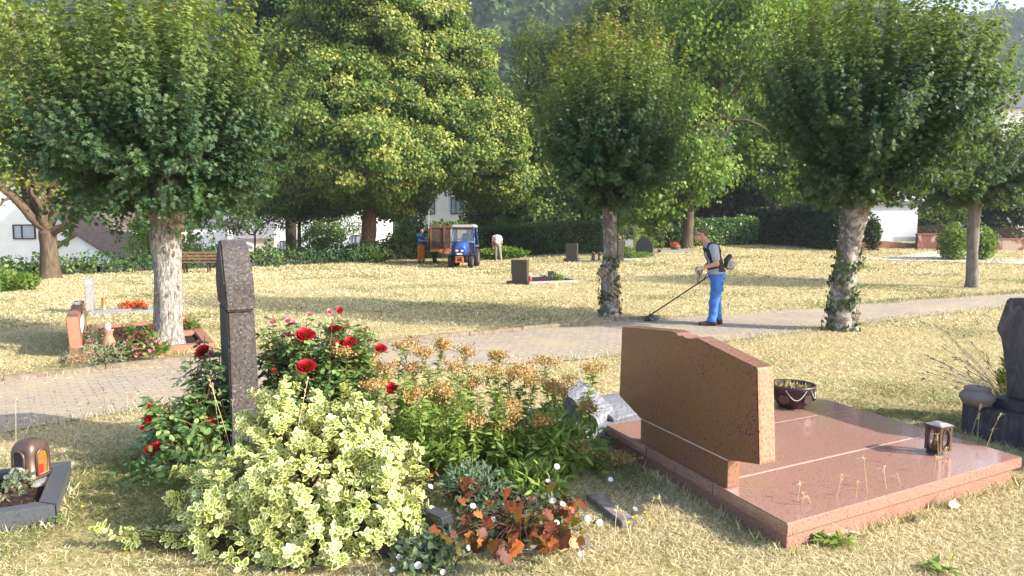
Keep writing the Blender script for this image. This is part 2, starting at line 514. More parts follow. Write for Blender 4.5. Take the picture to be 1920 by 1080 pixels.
def house(name, label, cat, c, w, d, wh, rh, rz, zb, wm, rm, style='gy', over=0.35, wins=(), chims=(), fm=None):
    t = thing(name, label, cat, (c[0], c[1], zb), rz)
    hw, hd = w / 2, d / 2
    wall = MB()
    if style == 'flat':
        wall.box((0, 0, wh / 2), (w, d, wh))
        MB().box((0, 0, wh + rh / 2), (w + 2 * over, d + 2 * over, rh)).build('roof', rm, t)
    elif style == 'hip':
        wall.box((0, 0, wh / 2), (w, d, wh))
        e = over; r = MB(); b = [(-hw - e, -hd - e, wh), (hw + e, -hd - e, wh), (hw + e, hd + e, wh), (-hw - e, hd + e, wh)]
        r.add(b + [(x, y, z + .12) for x, y, z in b] + [(0, -max(0, hd - hw) * .8, wh + rh), (0, max(0, hd - hw) * .8 + .01, wh + rh)],
              [(3, 2, 1, 0), (0, 1, 5, 4), (1, 2, 6, 5), (2, 3, 7, 6), (3, 0, 4, 7), (4, 5, 8), (5, 6, 9, 8), (6, 7, 9), (7, 4, 8, 9)])
        r.build('roof', rm, t)
    else:
        sw = (lambda x, y, z: (x, y, z)) if style == 'gy' else (lambda x, y, z: (y, x, z))
        a, b = (hw, hd) if style == 'gy' else (hd, hw)
        pr = [(-a, 0), (a, 0), (a, wh), (0, wh + rh), (-a, wh)]
        wall.hexa([sw(x, -b, z) for x, z in pr], [sw(x, b, z) for x, z in pr])
        r = MB(); sl = rh / a
        for sgn in (-1, 1):
            q = [(sgn * (a + over), wh - over * sl + .04), (0, wh + rh + .04), (0, wh + rh + .24), (sgn * (a + over), wh - over * sl + .22)]
            r.hexa([sw(x, -b - over, z) for x, z in q], [sw(x, b + over, z) for x, z in q])
        r.build('roof', rm, t)
    wall.build('wall', wm, t)
    for face, u, z, ww, h in wins:
        f = MB(); p = MB(); g = .07
        def bx(mb_, uu, zz, a_, h_, depth, o_):
            if face == 'f': mb_.box((uu, -hd - o_, zz), (a_, depth, h_))
            elif face == 'r': mb_.box((hw + o_, uu, zz), (depth, a_, h_))
            else: mb_.box((-hw - o_, uu, zz), (depth, a_, h_))
        for uu, zz, a_, h_ in ((u, z + h / 2 - g / 2, ww, g), (u, z - h / 2 + g / 2, ww, g), (u - ww / 2 + g / 2, z, g, h - 2 * g), (u + ww / 2 - g / 2, z, g, h - 2 * g), (u - ww * .1, z, g, h - 2 * g)):
            bx(f, uu, zz, a_, h_, .09, .046)
        fr = f.build('window', fm or M_DARKWOOD, t)
        bx(p, u, z, ww - 2 * g, h - 2 * g, .03, .022)
        p.build('pane', M_GLASS, fr)
    for u, v_, z, s_ in chims:
        MB().box((u, v_, z), (s_, s_, 1.5)).box((u, v_, z + .8), (s_ + .15, s_ + .15, .12)).build('chimney', M_CHIM, t, bevel=.02)
    return t
def house_px(name, label, cat, d, x0, x1, eave, roof_px, zb, depth, rz, wm, rm, style, **kw):
    a, b = D(x0, eave, d), D(x1, eave, d)
    return house(name, label, cat, ((a.x + b.x) / 2, d + depth / 2), b.x - a.x, depth, a.z - zb, roof_px * d / FPX, rz, zb, wm, rm, style, **kw)

house_px('house', 'white house with steep brown gable roof and dark framed window beyond the left hedge', 'house', 46, -70, 140, 436, 108, -6.5, 3.6, 0.0, M_WHITE, M_TILE, 'gy',
         wins=[('f', 0.4, 6.5 + 1.85 - 0.0 - 0.33, 1.45, .95)])
house_px('house_annex', 'low white gabled annex with brown verge right of the gable house', 'house', 44, 80, 214, 486, 44, -6.5, 6, 0.0, M_WHITE, M_TILE, 'gy', over=0.2)
hc = house_px('house', 'house with big brown tiled roof, dormer window and aerials in the valley', 'house', 66, 118, 262, 484, 82, -7, 8, 0.05, M_BEIGE, M_TILE, 'gx', chims=[(2.2, 0.3, 10.6, .6)])
dm = MB().box((1.75, -2.6, 7.9), (1.3, 1.5, 1.1)).build('dormer', M_WHITE, hc)
MB().box((1.75, -3.37, 7.95), (.8, .03, .7)).build('pane', M_GLASS, dm)
MB().tube([(2.5, -1.5, 8), (2.5, -1.5, 11.2)], .035).tube([(2.0, -1.5, 11), (3.0, -1.5, 11)], .02).tube([(2.1, -1.5, 10.6), (2.9, -1.5, 10.6)], .02).build('aerial', M_PALE, hc)
MB().tube([(-1.2, -2.6, 8), (-.4, -2.9, 9.2)], .03).tube([(-1.6, -2.4, 9.2), (.4, -2.4, 9.1)], .02).build('aerial', M_PALE, hc)
MB().box((-2.8, -2.2, 8.9), (.9, 1.6, 1.3)).build('dormer', M_GREYROOF, hc)
house_px('house', 'grey slate roofed house furthest down in the valley behind the brown roof', 'house', 88, 186, 300, 434, 34, -7, 9, -0.06, M_BEIGE, M_GREYROOF, 'gx', chims=[(-2, 0.2, 11.5, .5)])
house_px('house', 'small white house with dark pyramid roof right of the pollarded foreground trunk', 'house', 84, 344, 413, 426, 17, -7, 5, 0.25, M_WHITE, M_SLATE, 'hip', wins=[('f', .9, 5.3, .7, 1.0)])
house_px('house', 'long low house with grey roof behind the willow like tree', 'house', 98, 404, 530, 446, 38, -7, 8, 0.0, M_BEIGE, M_GREYROOF, 'gx', wins=[('f', -2, 5.0, 1, 1), ('f', 1.5, 5.0, 1, 1)])
house_px('house', 'large bright white house behind the hedge under the lime crown', 'house', 74, 512, 705, 372, 60, -7, 10, 0.0, M_WHITE, M_GREYROOF, 'gx', wins=[('f', 3.3, 7.4, 1.1, 1.2), ('f', -4.2, 6.8, 1.0, 1.2)])
house_px('apartment_block', 'tall white rendered block behind the tractor, partly hidden by lime leaves', 'building', 60, 772, 902, 306, 8, -5, 8, 0.12, M_WHITE, M_SLATE, 'flat', over=.15,
         wins=[('f', .4, 8.6, 1.1, 1.4), ('f', -2.0, 8.6, 1.1, 1.4), ('f', .4, 5.4, 1.1, 1.4)])
# white parasol in the garden beyond the hedge
pc = D(440, 462, 52); t = thing('garden_parasol', 'wide white garden parasol beyond the left hedge', 'parasol', (pc.x, pc.y, -5.0))
mb = MB(); n8 = 8; r_ = 1.75; zt = 5.0 + 1.05; ze = 5.0 + .42
mb.add([(0, 0, zt), (0, 0, zt - .06)] + [(r_ * math.cos(k * math.pi / 4), r_ * math.sin(k * math.pi / 4), ze) for k in range(8)] + [(r_ * math.cos(k * math.pi / 4), r_ * math.sin(k * math.pi / 4), ze - .15) for k in range(8)],
       [(0, 2 + k, 2 + (k + 1) % 8) for k in range(8)] + [(1, 10 + (k + 1) % 8, 10 + k) for k in range(8)] + [(2 + k, 10 + k, 10 + (k + 1) % 8, 2 + (k + 1) % 8) for k in range(8)])
mb.build('canopy', M_WHITE, t); MB().tube([(0, 0, 0), (0, 0, zt)], .04).build('pole', M_PALE, t)

# flat roofed outbuilding and camper behind the right hedge
p0, p1, p2 = D(1239, 428, 47.5), D(1198, 419.5, 52.5), D(1345, 424, 50)
t = thing('outbuilding', 'flat roofed white outbuilding beyond the gap between the tall hedges', 'building', (p0.x, p0.y, -1))
A = [Vector((0, 0)), Vector((p2.x - p0.x, p2.y - p0.y)), Vector((p1.x + p2.x - 2 * p0.x, p1.y + p2.y - 2 * p0.y)), Vector((p1.x - p0.x, p1.y - p0.y))]
zt = p0.z + 1
mb = MB(); mb.hexa([(a.x, a.y, 0) for a in A], [(a.x, a.y, zt - .12) for a in A]); mb.build('wall', M_WHITE, t)
cc = sum(A, Vector((0, 0))) / 4
B = [cc + (a - cc) * 1.04 for a in A]
MB().hexa([(a.x, a.y, zt - .115) for a in B], [(a.x, a.y, zt + .06) for a in B]).build('roof', plain('felt_roof', (.33, .31, .29), .9), t)
pc = D(1345, 412, 56); t = thing('camper', 'white camper roof with a tilted solar panel above the right hedge', 'camper', (pc.x, pc.y, -.6))
zt = pc.z + .6
MB().box((0, 1.2, zt / 2 + .1), (5.4, 2.2, zt - .2)).build('body', M_WHITE, t, bevel=.15)
MB().box((-1.6, .9, zt + .12), (2.6, 1.6, .25)).build('roof_box', M_PALE, t, bevel=.06)
s_ = MB(); s_.hexa([(.6, .2, zt + .05), (1.65, .2, zt + .05), (1.5, .6, zt + .48), (.4, .6, zt + .48)], [(.6, .25, zt + .02), (1.65, .25, zt + .02), (1.5, .65, zt + .45), (.4, .65, zt + .45)])
pn = s_.build('solar_panel', plain('solar_cells', (.03, .03, .06), .2, .6), t)
g_ = MB()
for k in range(6):
    a = k / 5; g_.tube([(.6 + 1.05 * a, .19, zt + .06), (.4 + 1.1 * a, .59, zt + .49)], .018, 4)
for a in (0, .5, 1): g_.tube([(.6 - .2 * a, .19 + .4 * a, zt + .06 + .43 * a), (1.65 - .15 * a, .19 + .4 * a, zt + .06 + .43 * a)], .018, 4)
g_.build('panel_frame', M_PALE, pn)

# garage with white wall and the garden wall at the right
def px_wall(x0, x1, yt, d):                 # returns base point, width, height of an upright wall facing the camera
    a, b = D(x0, yt, d), D(x1, yt, d); zb = float(gz((a.x + b.x) / 2, d))
    return a, b, zb
a, b, zb = px_wall(1598, 1722, 384, 38.5)
M_SOCLE = plain('brown_socle', (.23, .12, .075), .9, .1, var=.25, scale=3)
t = thing('garage', 'low white garage wall with brown base beside the red garden wall', 'building', ((a.x + b.x) / 2, 38.5, zb))
hw = (b.x - a.x) / 2; hh = a.z - zb
MB().box((0, 3, .38 + (hh - .38) / 2), (2 * hw, 6, hh - .38)).build('wall', plain('shaded_white_paint', (.50, .51, .53), .9, .1, var=.06, scale=2), t)  # white wall greyed: its shade is put into the colour
MB().hexa([(-hw - .01, -.02, -.2), (hw, -.02, -.2), (hw, 6, -.2), (-hw - .01, 6, -.2)], [(-hw - .01, -.02, .58), (hw - .0, -.02, .24), (hw, 6, .24), (-hw - .01, 6, .58)]).build('base', M_SOCLE, t)
MB().box((0, 3, hh + .09), (2 * hw + .4, 6.4, .18)).build('roof', M_SLATE, t, bevel=.02)
MB().hexa([(.9, -.1, hh + .2), (2.2, -.1, hh + .2), (2.2, 1.4, hh + .2), (.9, 1.4, hh + .2)], [(1.3, .3, hh + .5), (1.9, .3, hh + .5), (1.9, 1, hh + .5), (1.3, 1, hh + .5)]).build('skylight', M_PALE, t)
house_px('house', 'beige rendered house with dark eaves behind the garage', 'house', 50, 1552, 1775, 326, 30, 0, 9, 0.0, M_BEIGE, M_SLATE, 'gx', wins=[('f', 2.6, 4.1, .35, 1.3), ('f', -1.5, 3.6, 1.0, 1.2)])
house_px('house', 'white brick house with slate roof and chimney high behind the right hand pollard', 'house', 70, 1893, 2030, 200, 38, 0, 7, -.15, M_WHITE, M_SLATE, 'gx', chims=[(-2.2, -1, 14.2, .8)])

M_PLASTER = N('red_plaster', .95, .05); v = M_PLASTER.coord()
M_PLASTER.col(M_PLASTER.mix(M_PLASTER.ramp(M_PLASTER.noise(v, 1.1, 4, .6, .8), [(.50, 0.0), (.56, 1.0)]), (.19, .085, .07), (.36, .27, .21))); M_PLASTER = M_PLASTER.m
def garden_wall(label, x0, x1, ytop, ylat, d):
    a, b, zb = px_wall(x0, x1, ytop, d); L = b.x - a.x; h = a.z - zb
    hl = (ytop - ylat) * d / FPX
    t = thing('garden_wall', label, 'wall', (a.x, d, zb))
    MB().box((L / 2, .12, h / 2 - .15), (L, .24, h + .3)).build('plaster', M_PLASTER, t)
    MB().box((L / 2, .12, h + .03), (L + .06, .32, .06)).build('coping', plain('red_coping', (.22, .11, .10), .8), t)
    f = MB(); n = int(L / .16)
    for k in range(-3, n + 1):
        x = k * .16
        for s0, s1, yy in ((x, x + hl, .10), (x + hl, x, .135)):
            p, q = Vector((s0, yy, h + .08)), Vector((s1, yy, h + .06 + hl))
            def cl(p, q):
                if p.x < 0: p = p + (q - p) * (-p.x / (q.x - p.x)) if q.x > 0 else None
                if p is not None and p.x > L: p = p + (q - p) * ((L - p.x) / (q.x - p.x)) if q.x < L else None
                return p
            p2 = cl(p, q); q2 = cl(q, p)
            if p2 is not None and q2 is not None and (p2 - q2).length > .05: f.tube([p2, q2], .018, 5)
    f.build('lattice_fence', M_DARKWOOD, t)
    return t
garden_wall('red plastered garden wall with dark lattice between the garage and the gate', 1722, 1792, 440, 425, 38.0)
garden_wall('stained garden wall with dark lattice right of the gate', 1836, 1990, 449, 429, 37.0)
a = D(1832, 430, 37.2); zb = float(gz(a.x, a.y)); hh = a.z - zb
t = thing('gate_post', 'square rendered gate post between the round shrubs and the lattice wall', 'gate post', (a.x, a.y, zb))
MB().box((0, 0, hh / 2), (.34, .34, hh)).build('post', M_BEIGE, t); MB().box((0, 0, hh + .04), (.42, .42, .08), taper=.8).build('post_cap', M_CONC, t)
# ================================================================== TREES
def barkmat(name, stops, vs=(9, 9, 1.6), strength=0.9, patch=None, dist=.03):
    m = N(name, 0.95, 0.1); v = m.coord('Object', vs)
    f = m.noise(v, 2.2, 5, 0.75, 0.4)
    c = m.ramp(f, stops)
    if patch:
        v2 = m.coord(); c = m.mix(m.ramp(m.noise(v2, patch[0], 4, .65, .6), [(.5, 0.0), (.58, 1.0)]), c, patch[1])
    m.col(c); m.bump(f, strength, dist); return m.m
M_BARK_PALE = barkmat('pale_bark', [(.36, (.05, .042, .036)), (.47, (.22, .195, .17)), (.62, (.45, .42, .385))], (17, 17, 5.0))
M_BARK_GREY = barkmat('grey_bark', [(.3, (.05, .042, .035)), (.5, (.16, .135, .115)), (.7, (.30, .26, .23))], (7, 7, 3), .8, (6, (.36, .33, .30)))
M_BARK_BROWN = barkmat('brown_bark', [(.3, (.04, .028, .02)), (.7, (.17, .125, .085))], (8, 8, 1.4))
M_BARK_SMOOTH = barkmat('smooth_grey_bark', [(.3, (.10, .085, .075)), (.7, (.25, .225, .20))], (5, 5, 1.6), .5)
M_BARK_DARK = barkmat('dark_bark', [(.3, (.025, .018, .014)), (.7, (.085, .06, .042))], (6, 6, 1.5))
M_BURL = barkmat('torn_wood', [(.3, (.07, .04, .02)), (.5, (.30, .24, .17)), (.7, (.48, .41, .32))], (9, 9, 9), 1.0)
M_TWIG = plain('twig', (.07, .045, .03), .9, .1, var=.3)

M_MAPLE = leafmat('maple_leaf', [(0.0, (.022, .052, .030)), (0.5, (.042, .092, .044)), (0.9, (.065, .125, .048)), (1.0, (.10, .16, .055))], .52, .28, .25, age=((.19, .23, .042), .34))
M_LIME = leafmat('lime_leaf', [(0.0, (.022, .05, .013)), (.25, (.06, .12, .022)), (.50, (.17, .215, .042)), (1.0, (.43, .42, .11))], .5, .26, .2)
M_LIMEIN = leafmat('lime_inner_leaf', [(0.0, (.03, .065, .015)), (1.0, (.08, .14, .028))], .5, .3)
M_ASH = leafmat('ash_leaf', [(0.0, (.05, .11, .018)), (.5, (.13, .23, .034)), (1.0, (.26, .35, .06))], .5, .42)
M_GREEN = leafmat('mid_green_leaf', [(0.0, (.045, .10, .02)), (.5, (.11, .185, .036)), (1.0, (.21, .28, .06))], .5, .36)
M_YELLOWG = leafmat('yellow_green_leaf', [(0.0, (.07, .11, .016)), (.6, (.18, .22, .035)), (1.0, (.34, .33, .06))], .5, .38)
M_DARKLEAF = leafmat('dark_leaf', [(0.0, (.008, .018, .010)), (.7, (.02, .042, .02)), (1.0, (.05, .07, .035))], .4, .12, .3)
M_OLIVE = leafmat('willow_leaf', [(0.0, (.06, .085, .025)), (1.0, (.18, .20, .07))], .6, .3)
M_IVY = leafmat('ivy_leaf', [(0.0, (.015, .035, .012)), (.7, (.04, .075, .02)), (1.0, (.09, .12, .03))], .35, .12, .4)

def wobble(pts, rng, amt):
    return [p + Vector(rng.normal(0, amt, 3)) for p in pts]
def curve_pts(a, b, n, rng, amt, sag=0.0):
    a, b = Vector(a), Vector(b); out = []
    off = Vector((0, 0, 0))
    for i in range(n + 1):
        t = i / n
        if 0 < i: off = off + Vector(rng.normal(0, amt, 3))
        out.append(a.lerp(b, t) + off * math.sin(math.pi * min(t, .9)) + Vector((0, 0, sag * math.sin(math.pi * t))))
    return out

def trunk_mesh(pts, rad, rng, seg=20, n=22, rough=.07, flare=.35):
    """a lofted trunk with flared foot and uneven skin"""
    pts = [Vector(p) for p in pts]; m = len(pts) - 1
    P, R = [], []
    for i in range(n + 1):
        q = i / n * m; k = min(int(q), m - 1); f = q - k
        P.append(pts[k].lerp(pts[k + 1], f)); r = rad[k] * (1 - f) + rad[k + 1] * f
        R.append(r * (1 + flare * math.exp(-i / n * 14)))
    vs = []; s0 = rng.uniform(0, 50)
    for i, (p, r) in enumerate(zip(P, R)):
        for k in range(seg):
            a = 2 * math.pi * k / seg
            d = mnoise.noise(Vector((math.cos(a) * 1.6 + s0, math.sin(a) * 1.6, p.z * 1.5))) * rough * 2 + mnoise.noise(Vector((math.cos(a) * 4 + s0, math.sin(a) * 4, p.z * 4))) * rough
            d += flare * .35 * math.exp(-i / n * 12) * math.sin(a * 5 + s0)
            vs.append((p.x + math.cos(a) * r * (1 + d), p.y + math.sin(a) * r * (1 + d), p.z))
    fs = [(i * seg + k, i * seg + (k + 1) % seg, (i + 1) * seg + (k + 1) % seg, (i + 1) * seg + k) for i in range(n) for k in range(seg)]
    fs.append(tuple(n * seg + k for k in range(seg)))
    mb = MB(); mb.add(vs, fs); return mb

def pollard(label, base, tpts, trad, knobs, cc, cr, nsh, per, lsize, seed, bark, burls=(), limb_r=.10, mat=None, ivy=None, red=.03, low=-.80, group=None, gap=0.0, skirt=6):
    """pollarded tree: short trunk, knobby head, a ball of radiating leafy shoots"""
    rng = np.random.default_rng(seed)
    t = thing('pollarded_tree', label, 'tree', base, 0, group)
    tm = trunk_mesh(tpts, trad, rng)
    top = Vector(tpts[-1])
    for k in knobs:
        tm.tube(curve_pts(top - Vector((0, 0, .12)), k, 4, rng, .02), [limb_r * 1.25, limb_r, limb_r * .85, limb_r * .9, limb_r * 1.05], 9)
    tr = tm.build('trunk', bark, t, smooth='all')
    for c, r in burls:
        f = lambda P, c=c, r=r: ell_d(P, c, r) + .035 * np.sin(P[..., 0] * 31 + 1) * np.sin(P[..., 1] * 29) * np.sin(P[..., 2] * 27) + .02 * np.sin(P[..., 2] * 61 + P[..., 0] * 50)
        c_, r_ = np.array(c), np.array(r)
        sdf_obj('burl', f, c_ - r_ * 1.4, c_ + r_ * 1.4, .022, M_BURL, t)
    tw = MB(); P, Dd, Nn, A, rr, S = [], [], [], [], [], []
    cc = np.array(cc); cr = np.array(cr); kn = [np.array(k) for k in knobs]
    ivp = []
    for i in range(int(nsh * 1.4)):
        d = rng.normal(size=3); d[2] = d[2] * .95 + .05; d /= np.linalg.norm(d)
        if d[2] < low: d[2] = rng.uniform(low, .3); d /= np.linalg.norm(d)
        k = kn[int(np.argmax([np.dot(d, q - cc) + rng.normal(0, .18) for q in kn]))]
        lump = 1 + .10 * math.sin(d[0] * 6 + seed) * math.sin(d[2] * 5) + rng.normal(0, .12)
        end = cc + d * cr * lump * np.where(d[2] < 0, .98, 1)
        if d[2] > .15: end = end + np.array([rng.normal(0, .05), rng.normal(0, .05), abs(rng.normal(0, .17)) * min(1, d[2] + .3)])
        if i % skirt == 0:                                      # short drooping shoots round the trunk head
            a_ = rng.uniform(0, 6.28); k = np.array(top) + rng.normal(0, .08, 3) + np.array([0, 0, .12]); end = k + np.array([math.cos(a_), math.sin(a_), rng.uniform(-.25, .5)]) * cr * rng.uniform(.28, .62); d = nrm((end - k)[None])[0]
        n = 5; pts = []
        for j in range(n + 1):
            q = j / n
            cp = k + (end - k) * (np.array([.80, .80, .22]) if d[2] > -.1 else np.array([.62, .62, .25]))
            p = k * (1 - q) ** 2 + cp * 2 * q * (1 - q) + end * q * q + rng.normal(0, .014, 3) * (j > 0)
            pts.append(p)
        L = np.linalg.norm(end - k)
        if i % 4 == 0: tw.tube([Vector(p) for p in pts], [.011, .009, .007, .005, .004, .002], 4, cap=False)
        pts = np.array(pts); nn = max(5, int(per * 1.35 * L / 1.5))
        q = np.clip(.18 + .82 * rng.random(nn) ** .8, 0, 1)
        if gap: q = q[(np.sin(q * 9 + i) > -1 + gap) | (q > .7)]
        pos = np.stack([np.interp(q * n, range(n + 1), pts[:, c]) for c in range(3)], -1)
        ax = nrm((pts[-1] - pts[-2])[None])[0]
        side = nrm(np.cross(rand_dir(rng, len(q)), ax))
        ld = nrm(side + .35 * ax + np.array([0, 0, -.55]) + .35 * rand_dir(rng, len(q)))
        nr = nrm(np.array([0, 0, .75]) + .7 * d + .8 * rand_dir(rng, len(q)))
        P.append(pos + side * .035); Dd.append(ld); Nn.append(nr)
        hgt = np.clip((pos[:, 2] - cc[2] + cr[2] * .15) / (cr[2] * 1.05), 0, 1)
        A.append(np.clip(q * .40 + .72 * hgt + rng.normal(0, .05, len(q)), 0, 1))
        S.append(lsize * .76 * rng.uniform(.6, 1.2, len(q)) * (1.08 - .32 * q))
        sh = rng.random()
        rr.append(np.clip(.6 * rng.random(len(q)) + .4 * sh, 0, 1))
    P, Dd, Nn, A, S, rr = map(np.concatenate, (P, Dd, Nn, A, S, rr))
    isred = (A > .93) & (rng.random(len(A)) < red)
    tw.build('branches', M_TWIG, t)
    A[isred] = 2.0
    leaves('crown', MAPLE, P, Dd, Nn, S, mat or M_MAPLE, t, rr, A)
    if ivy:
        pv, nv = [], []
        for (z0, z1, n, out) in ivy:
            z = rng.uniform(z0, z1, n); a = rng.uniform(0, 2 * math.pi, n)
            keep = (np.sin(a * 2 + z * 5 + seed) + np.sin(z * 11 - a)) > rng.uniform(-1.2, .9, n)
            z, a = z[keep], a[keep]
            zz = [p[2] for p in tpts]; cx = np.interp(z, zz, [p[0] for p in tpts]); cy = np.interp(z, zz, [p[1] for p in tpts]); r = np.interp(z, zz, trad)
            dirn = np.stack([np.cos(a), np.sin(a), 0 * a], -1)
            pv.append(np.stack([cx, cy, z], -1) + dirn * (r + rng.uniform(.0, out, len(a)))[:, None]); nv.append(nrm(dirn + .5 * rand_dir(rng, len(a))))
        pv, nv = np.concatenate(pv), np.concatenate(nv)
        leaves('ivy', HEART, pv, nrm(np.array([0, 0, -1.0]) + .6 * rand_dir(rng, len(pv))), nv, rng.uniform(.05, .10, len(pv)), M_IVY, t)
    return t
def rel(b, p): return tuple(p - b)

# pollard at the left, pale thick trunk
b = W(318, 658); d = b.y
hd = D(300, 372, d); s_ = d / FPX
tp = [(0, 0, -.1), (0, 0, .35), rel(b, D(315, 500, d)), rel(b, D(310, 425, d)), rel(b, D(306, 392, d))]
kn = [rel(b, D(232, 330, d - .1)), rel(b, D(275, 300, d + .5)), rel(b, D(335, 330, d - .3)), rel(b, D(380, 300, d + .2)), rel(b, D(300, 260, d)), rel(b, D(300, 320, d - .6))]
pollard('thick pale barked pollard with knotted burl and broad dark green ball crown', b, tp, [.23, .20, .195, .205, .25], kn,
        rel(b, D(297, 215, d)), (1.84, 1.85, 1.98), 440, 70, .105, 11, M_BARK_PALE,
        burls=[(rel(b, D(332, 412, d - .16)), (.14, .16, .19)), (rel(b, D(282, 400, d - .12)), (.11, .12, .16))], limb_r=.14, red=.10, skirt=16)
# slim pollard in the middle
b = W(1142, 594); d = b.y
tp = [(0, 0, -.1), (.02, 0, .3), rel(b, D(1143, 520, d)), rel(b, D(1144, 450, d)), rel(b, D(1142, 385, d))]
kn = [rel(b, D(1110, 330, d)), rel(b, D(1160, 320, d + .3)), rel(b, D(1140, 300, d - .3)), rel(b, D(1185, 340, d - .1)), rel(b, D(1130, 270, d))]
pollard('slim grey pollard in the middle beside the path kerb, ivy at its foot', b, tp, [.21, .185, .17, .135, .14], kn,
        rel(b, D(1145, 232, d)), (1.43, 1.45, 1.9), 360, 62, .105, 12, M_BARK_GREY,
        burls=[(rel(b, D(1131, 510, d - .1)), (.12, .12, .10)), (rel(b, D(1150, 545, d - .14)), (.14, .12, .14))], limb_r=.08, ivy=[(.1, 1.3, 420, .07)], red=.22)
# leaning ivy clad pollard at the right
b = W(1576, 620); d = b.y
tp = [(0, 0, -.1), rel(b, D(1577, 590, d)), rel(b, D(1583, 520, d)), rel(b, D(1597, 440, d)), rel(b, D(1610, 375, d))]
kn = [rel(b, D(1580, 300, d)), rel(b, D(1640, 290, d + .2)), rel(b, D(1690, 265, d)), rel(b, D(1620, 240, d - .3)), rel(b, D(1560, 250, d + .3)), rel(b, D(1625, 330, d - .3))]
pollard('leaning ivy clad pollard on the near side of the path, wide sunny crown', b, tp, [.24, .22, .20, .185, .20], kn,
        rel(b, D(1650, 170, d)), (1.92, 1.75, 2.0), 410, 62, .118, 13, M_BARK_GREY, limb_r=.11, ivy=[(.0, 1.5, 900, .10), (2.2, 3.0, 260, .22)], red=.05)
# small pollard far right
b = W(1822, 540); d = b.y
tp = [(0, 0, -.1), (.0, 0, .3), rel(b, D(1823, 470, d)), rel(b, D(1826, 410, d)), rel(b, D(1828, 380, d))]
kn = [rel(b, D(1800, 350, d)), rel(b, D(1830, 335, d + .3)), rel(b, D(1860, 345, d - .2)), rel(b, D(1830, 300, d))]
pollard('smooth trunked pollard standing alone on the far lawn at the right', b, tp, [.19, .17, .155, .155, .19], kn,
        rel(b, D(1832, 310, d)), (1.95, 1.9, 1.75), 330, 60, .125, 14, M_BARK_SMOOTH, limb_r=.10, red=.0)

def lobes_tree(name, label, base, trunk_pts, trad, limbs, lobes, dens, lsize, seed, mat, bark, inner=None, csize=.55, group=None, tpl=QUAD, up=.28, thin=0.0, droop=.5):
    """a broad tree: lobes = (centre, radii) in world coordinates; each lobe carries leafy clumps over its surface and inside"""
    rng = np.random.default_rng(seed)
    b = Vector(base); t = thing(name, label, 'tree', b, 0, group)
    tm = trunk_mesh([Vector(p) - b for p in trunk_pts], trad, rng, seg=14, n=14)
    for pts, r0, r1 in limbs:
        q = []; pts = [Vector(p) - b for p in pts]
        for a, c in zip(pts[:-1], pts[1:]): q += curve_pts(a, c, 4, rng, .03 * (c - a).length)[:-1]
        q.append(pts[-1]); n = len(q)
        tm.tube(q, [r0 + (r1 - r0) * i / (n - 1) for i in range(n)], 7, cap=False)
    top = Vector(trunk_pts[-1]) - b
    for c, r in lobes:                       # a limb into every lobe
        c = Vector(c) - b
        tm.tube(curve_pts(top, c, 6, rng, .12), [trad[-1] * .55 * (1 - i / 7) + .02 for i in range(7)], 6, cap=False)
    tm.build('trunk', bark, t, smooth='all')
    P, Dd, Nn, R_, S, I_ = [], [], [], [], [], []
    for c, r in lobes:
        c = np.array(Vector(c) - b); r = np.array(r, float)
        area = 4 * math.pi * (((r[0] * r[1]) ** 1.6 + (r[0] * r[2]) ** 1.6 + (r[1] * r[2]) ** 1.6) / 3) ** (1 / 1.6)
        nc = max(6, int(area / (csize ** 2) * .62))
        for q in range(nc):
            dd = rand_dir(rng, 1)[0]
            rad = rng.uniform(.72, 1.12) if rng.random() < .85 else rng.uniform(.3, .7)
            cp = c + dd * r * rad
            s = csize * rng.uniform(.7, 1.35)
            n = int(dens * s * s * rng.uniform(.7, 1.2) * (1 - thin * rng.random()))
            if n < 2: continue
            pd = rand_dir(rng, n); pr = rng.random(n) ** .45
            p = cp + pd * pr[:, None] * np.array([s, s, s * .8])
            P.append(p); Nn.append(nrm(pd * .5 + dd * .5 + np.array([0, 0, up]) + .5 * rand_dir(rng, n)))
            Dd.append(nrm(dd * .5 + .8 * rand_dir(rng, n) + np.array([0, 0, -droop])))
            base_r = rng.random()
            R_.append(np.clip(.5 * base_r + .5 * rng.random(n), 0, 1)); S.append(lsize * rng.uniform(.7, 1.25, n))
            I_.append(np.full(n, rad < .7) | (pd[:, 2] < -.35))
    P, Dd, Nn, R_, S, I_ = map(np.concatenate, (P, Dd, Nn, R_, S, I_))
    if inner is None:
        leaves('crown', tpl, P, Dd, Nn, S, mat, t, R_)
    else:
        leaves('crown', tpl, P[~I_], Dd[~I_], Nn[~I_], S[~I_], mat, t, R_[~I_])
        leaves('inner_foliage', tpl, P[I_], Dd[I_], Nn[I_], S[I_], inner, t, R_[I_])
    return t
def lob(px, py, d, rx, ry, rd=None):         # lobe given by its place and size in photo pixels at depth d
    s = d / FPX
    return (D(px, py, d), (rx * s, (rd if rd else rx) * s, ry * s))

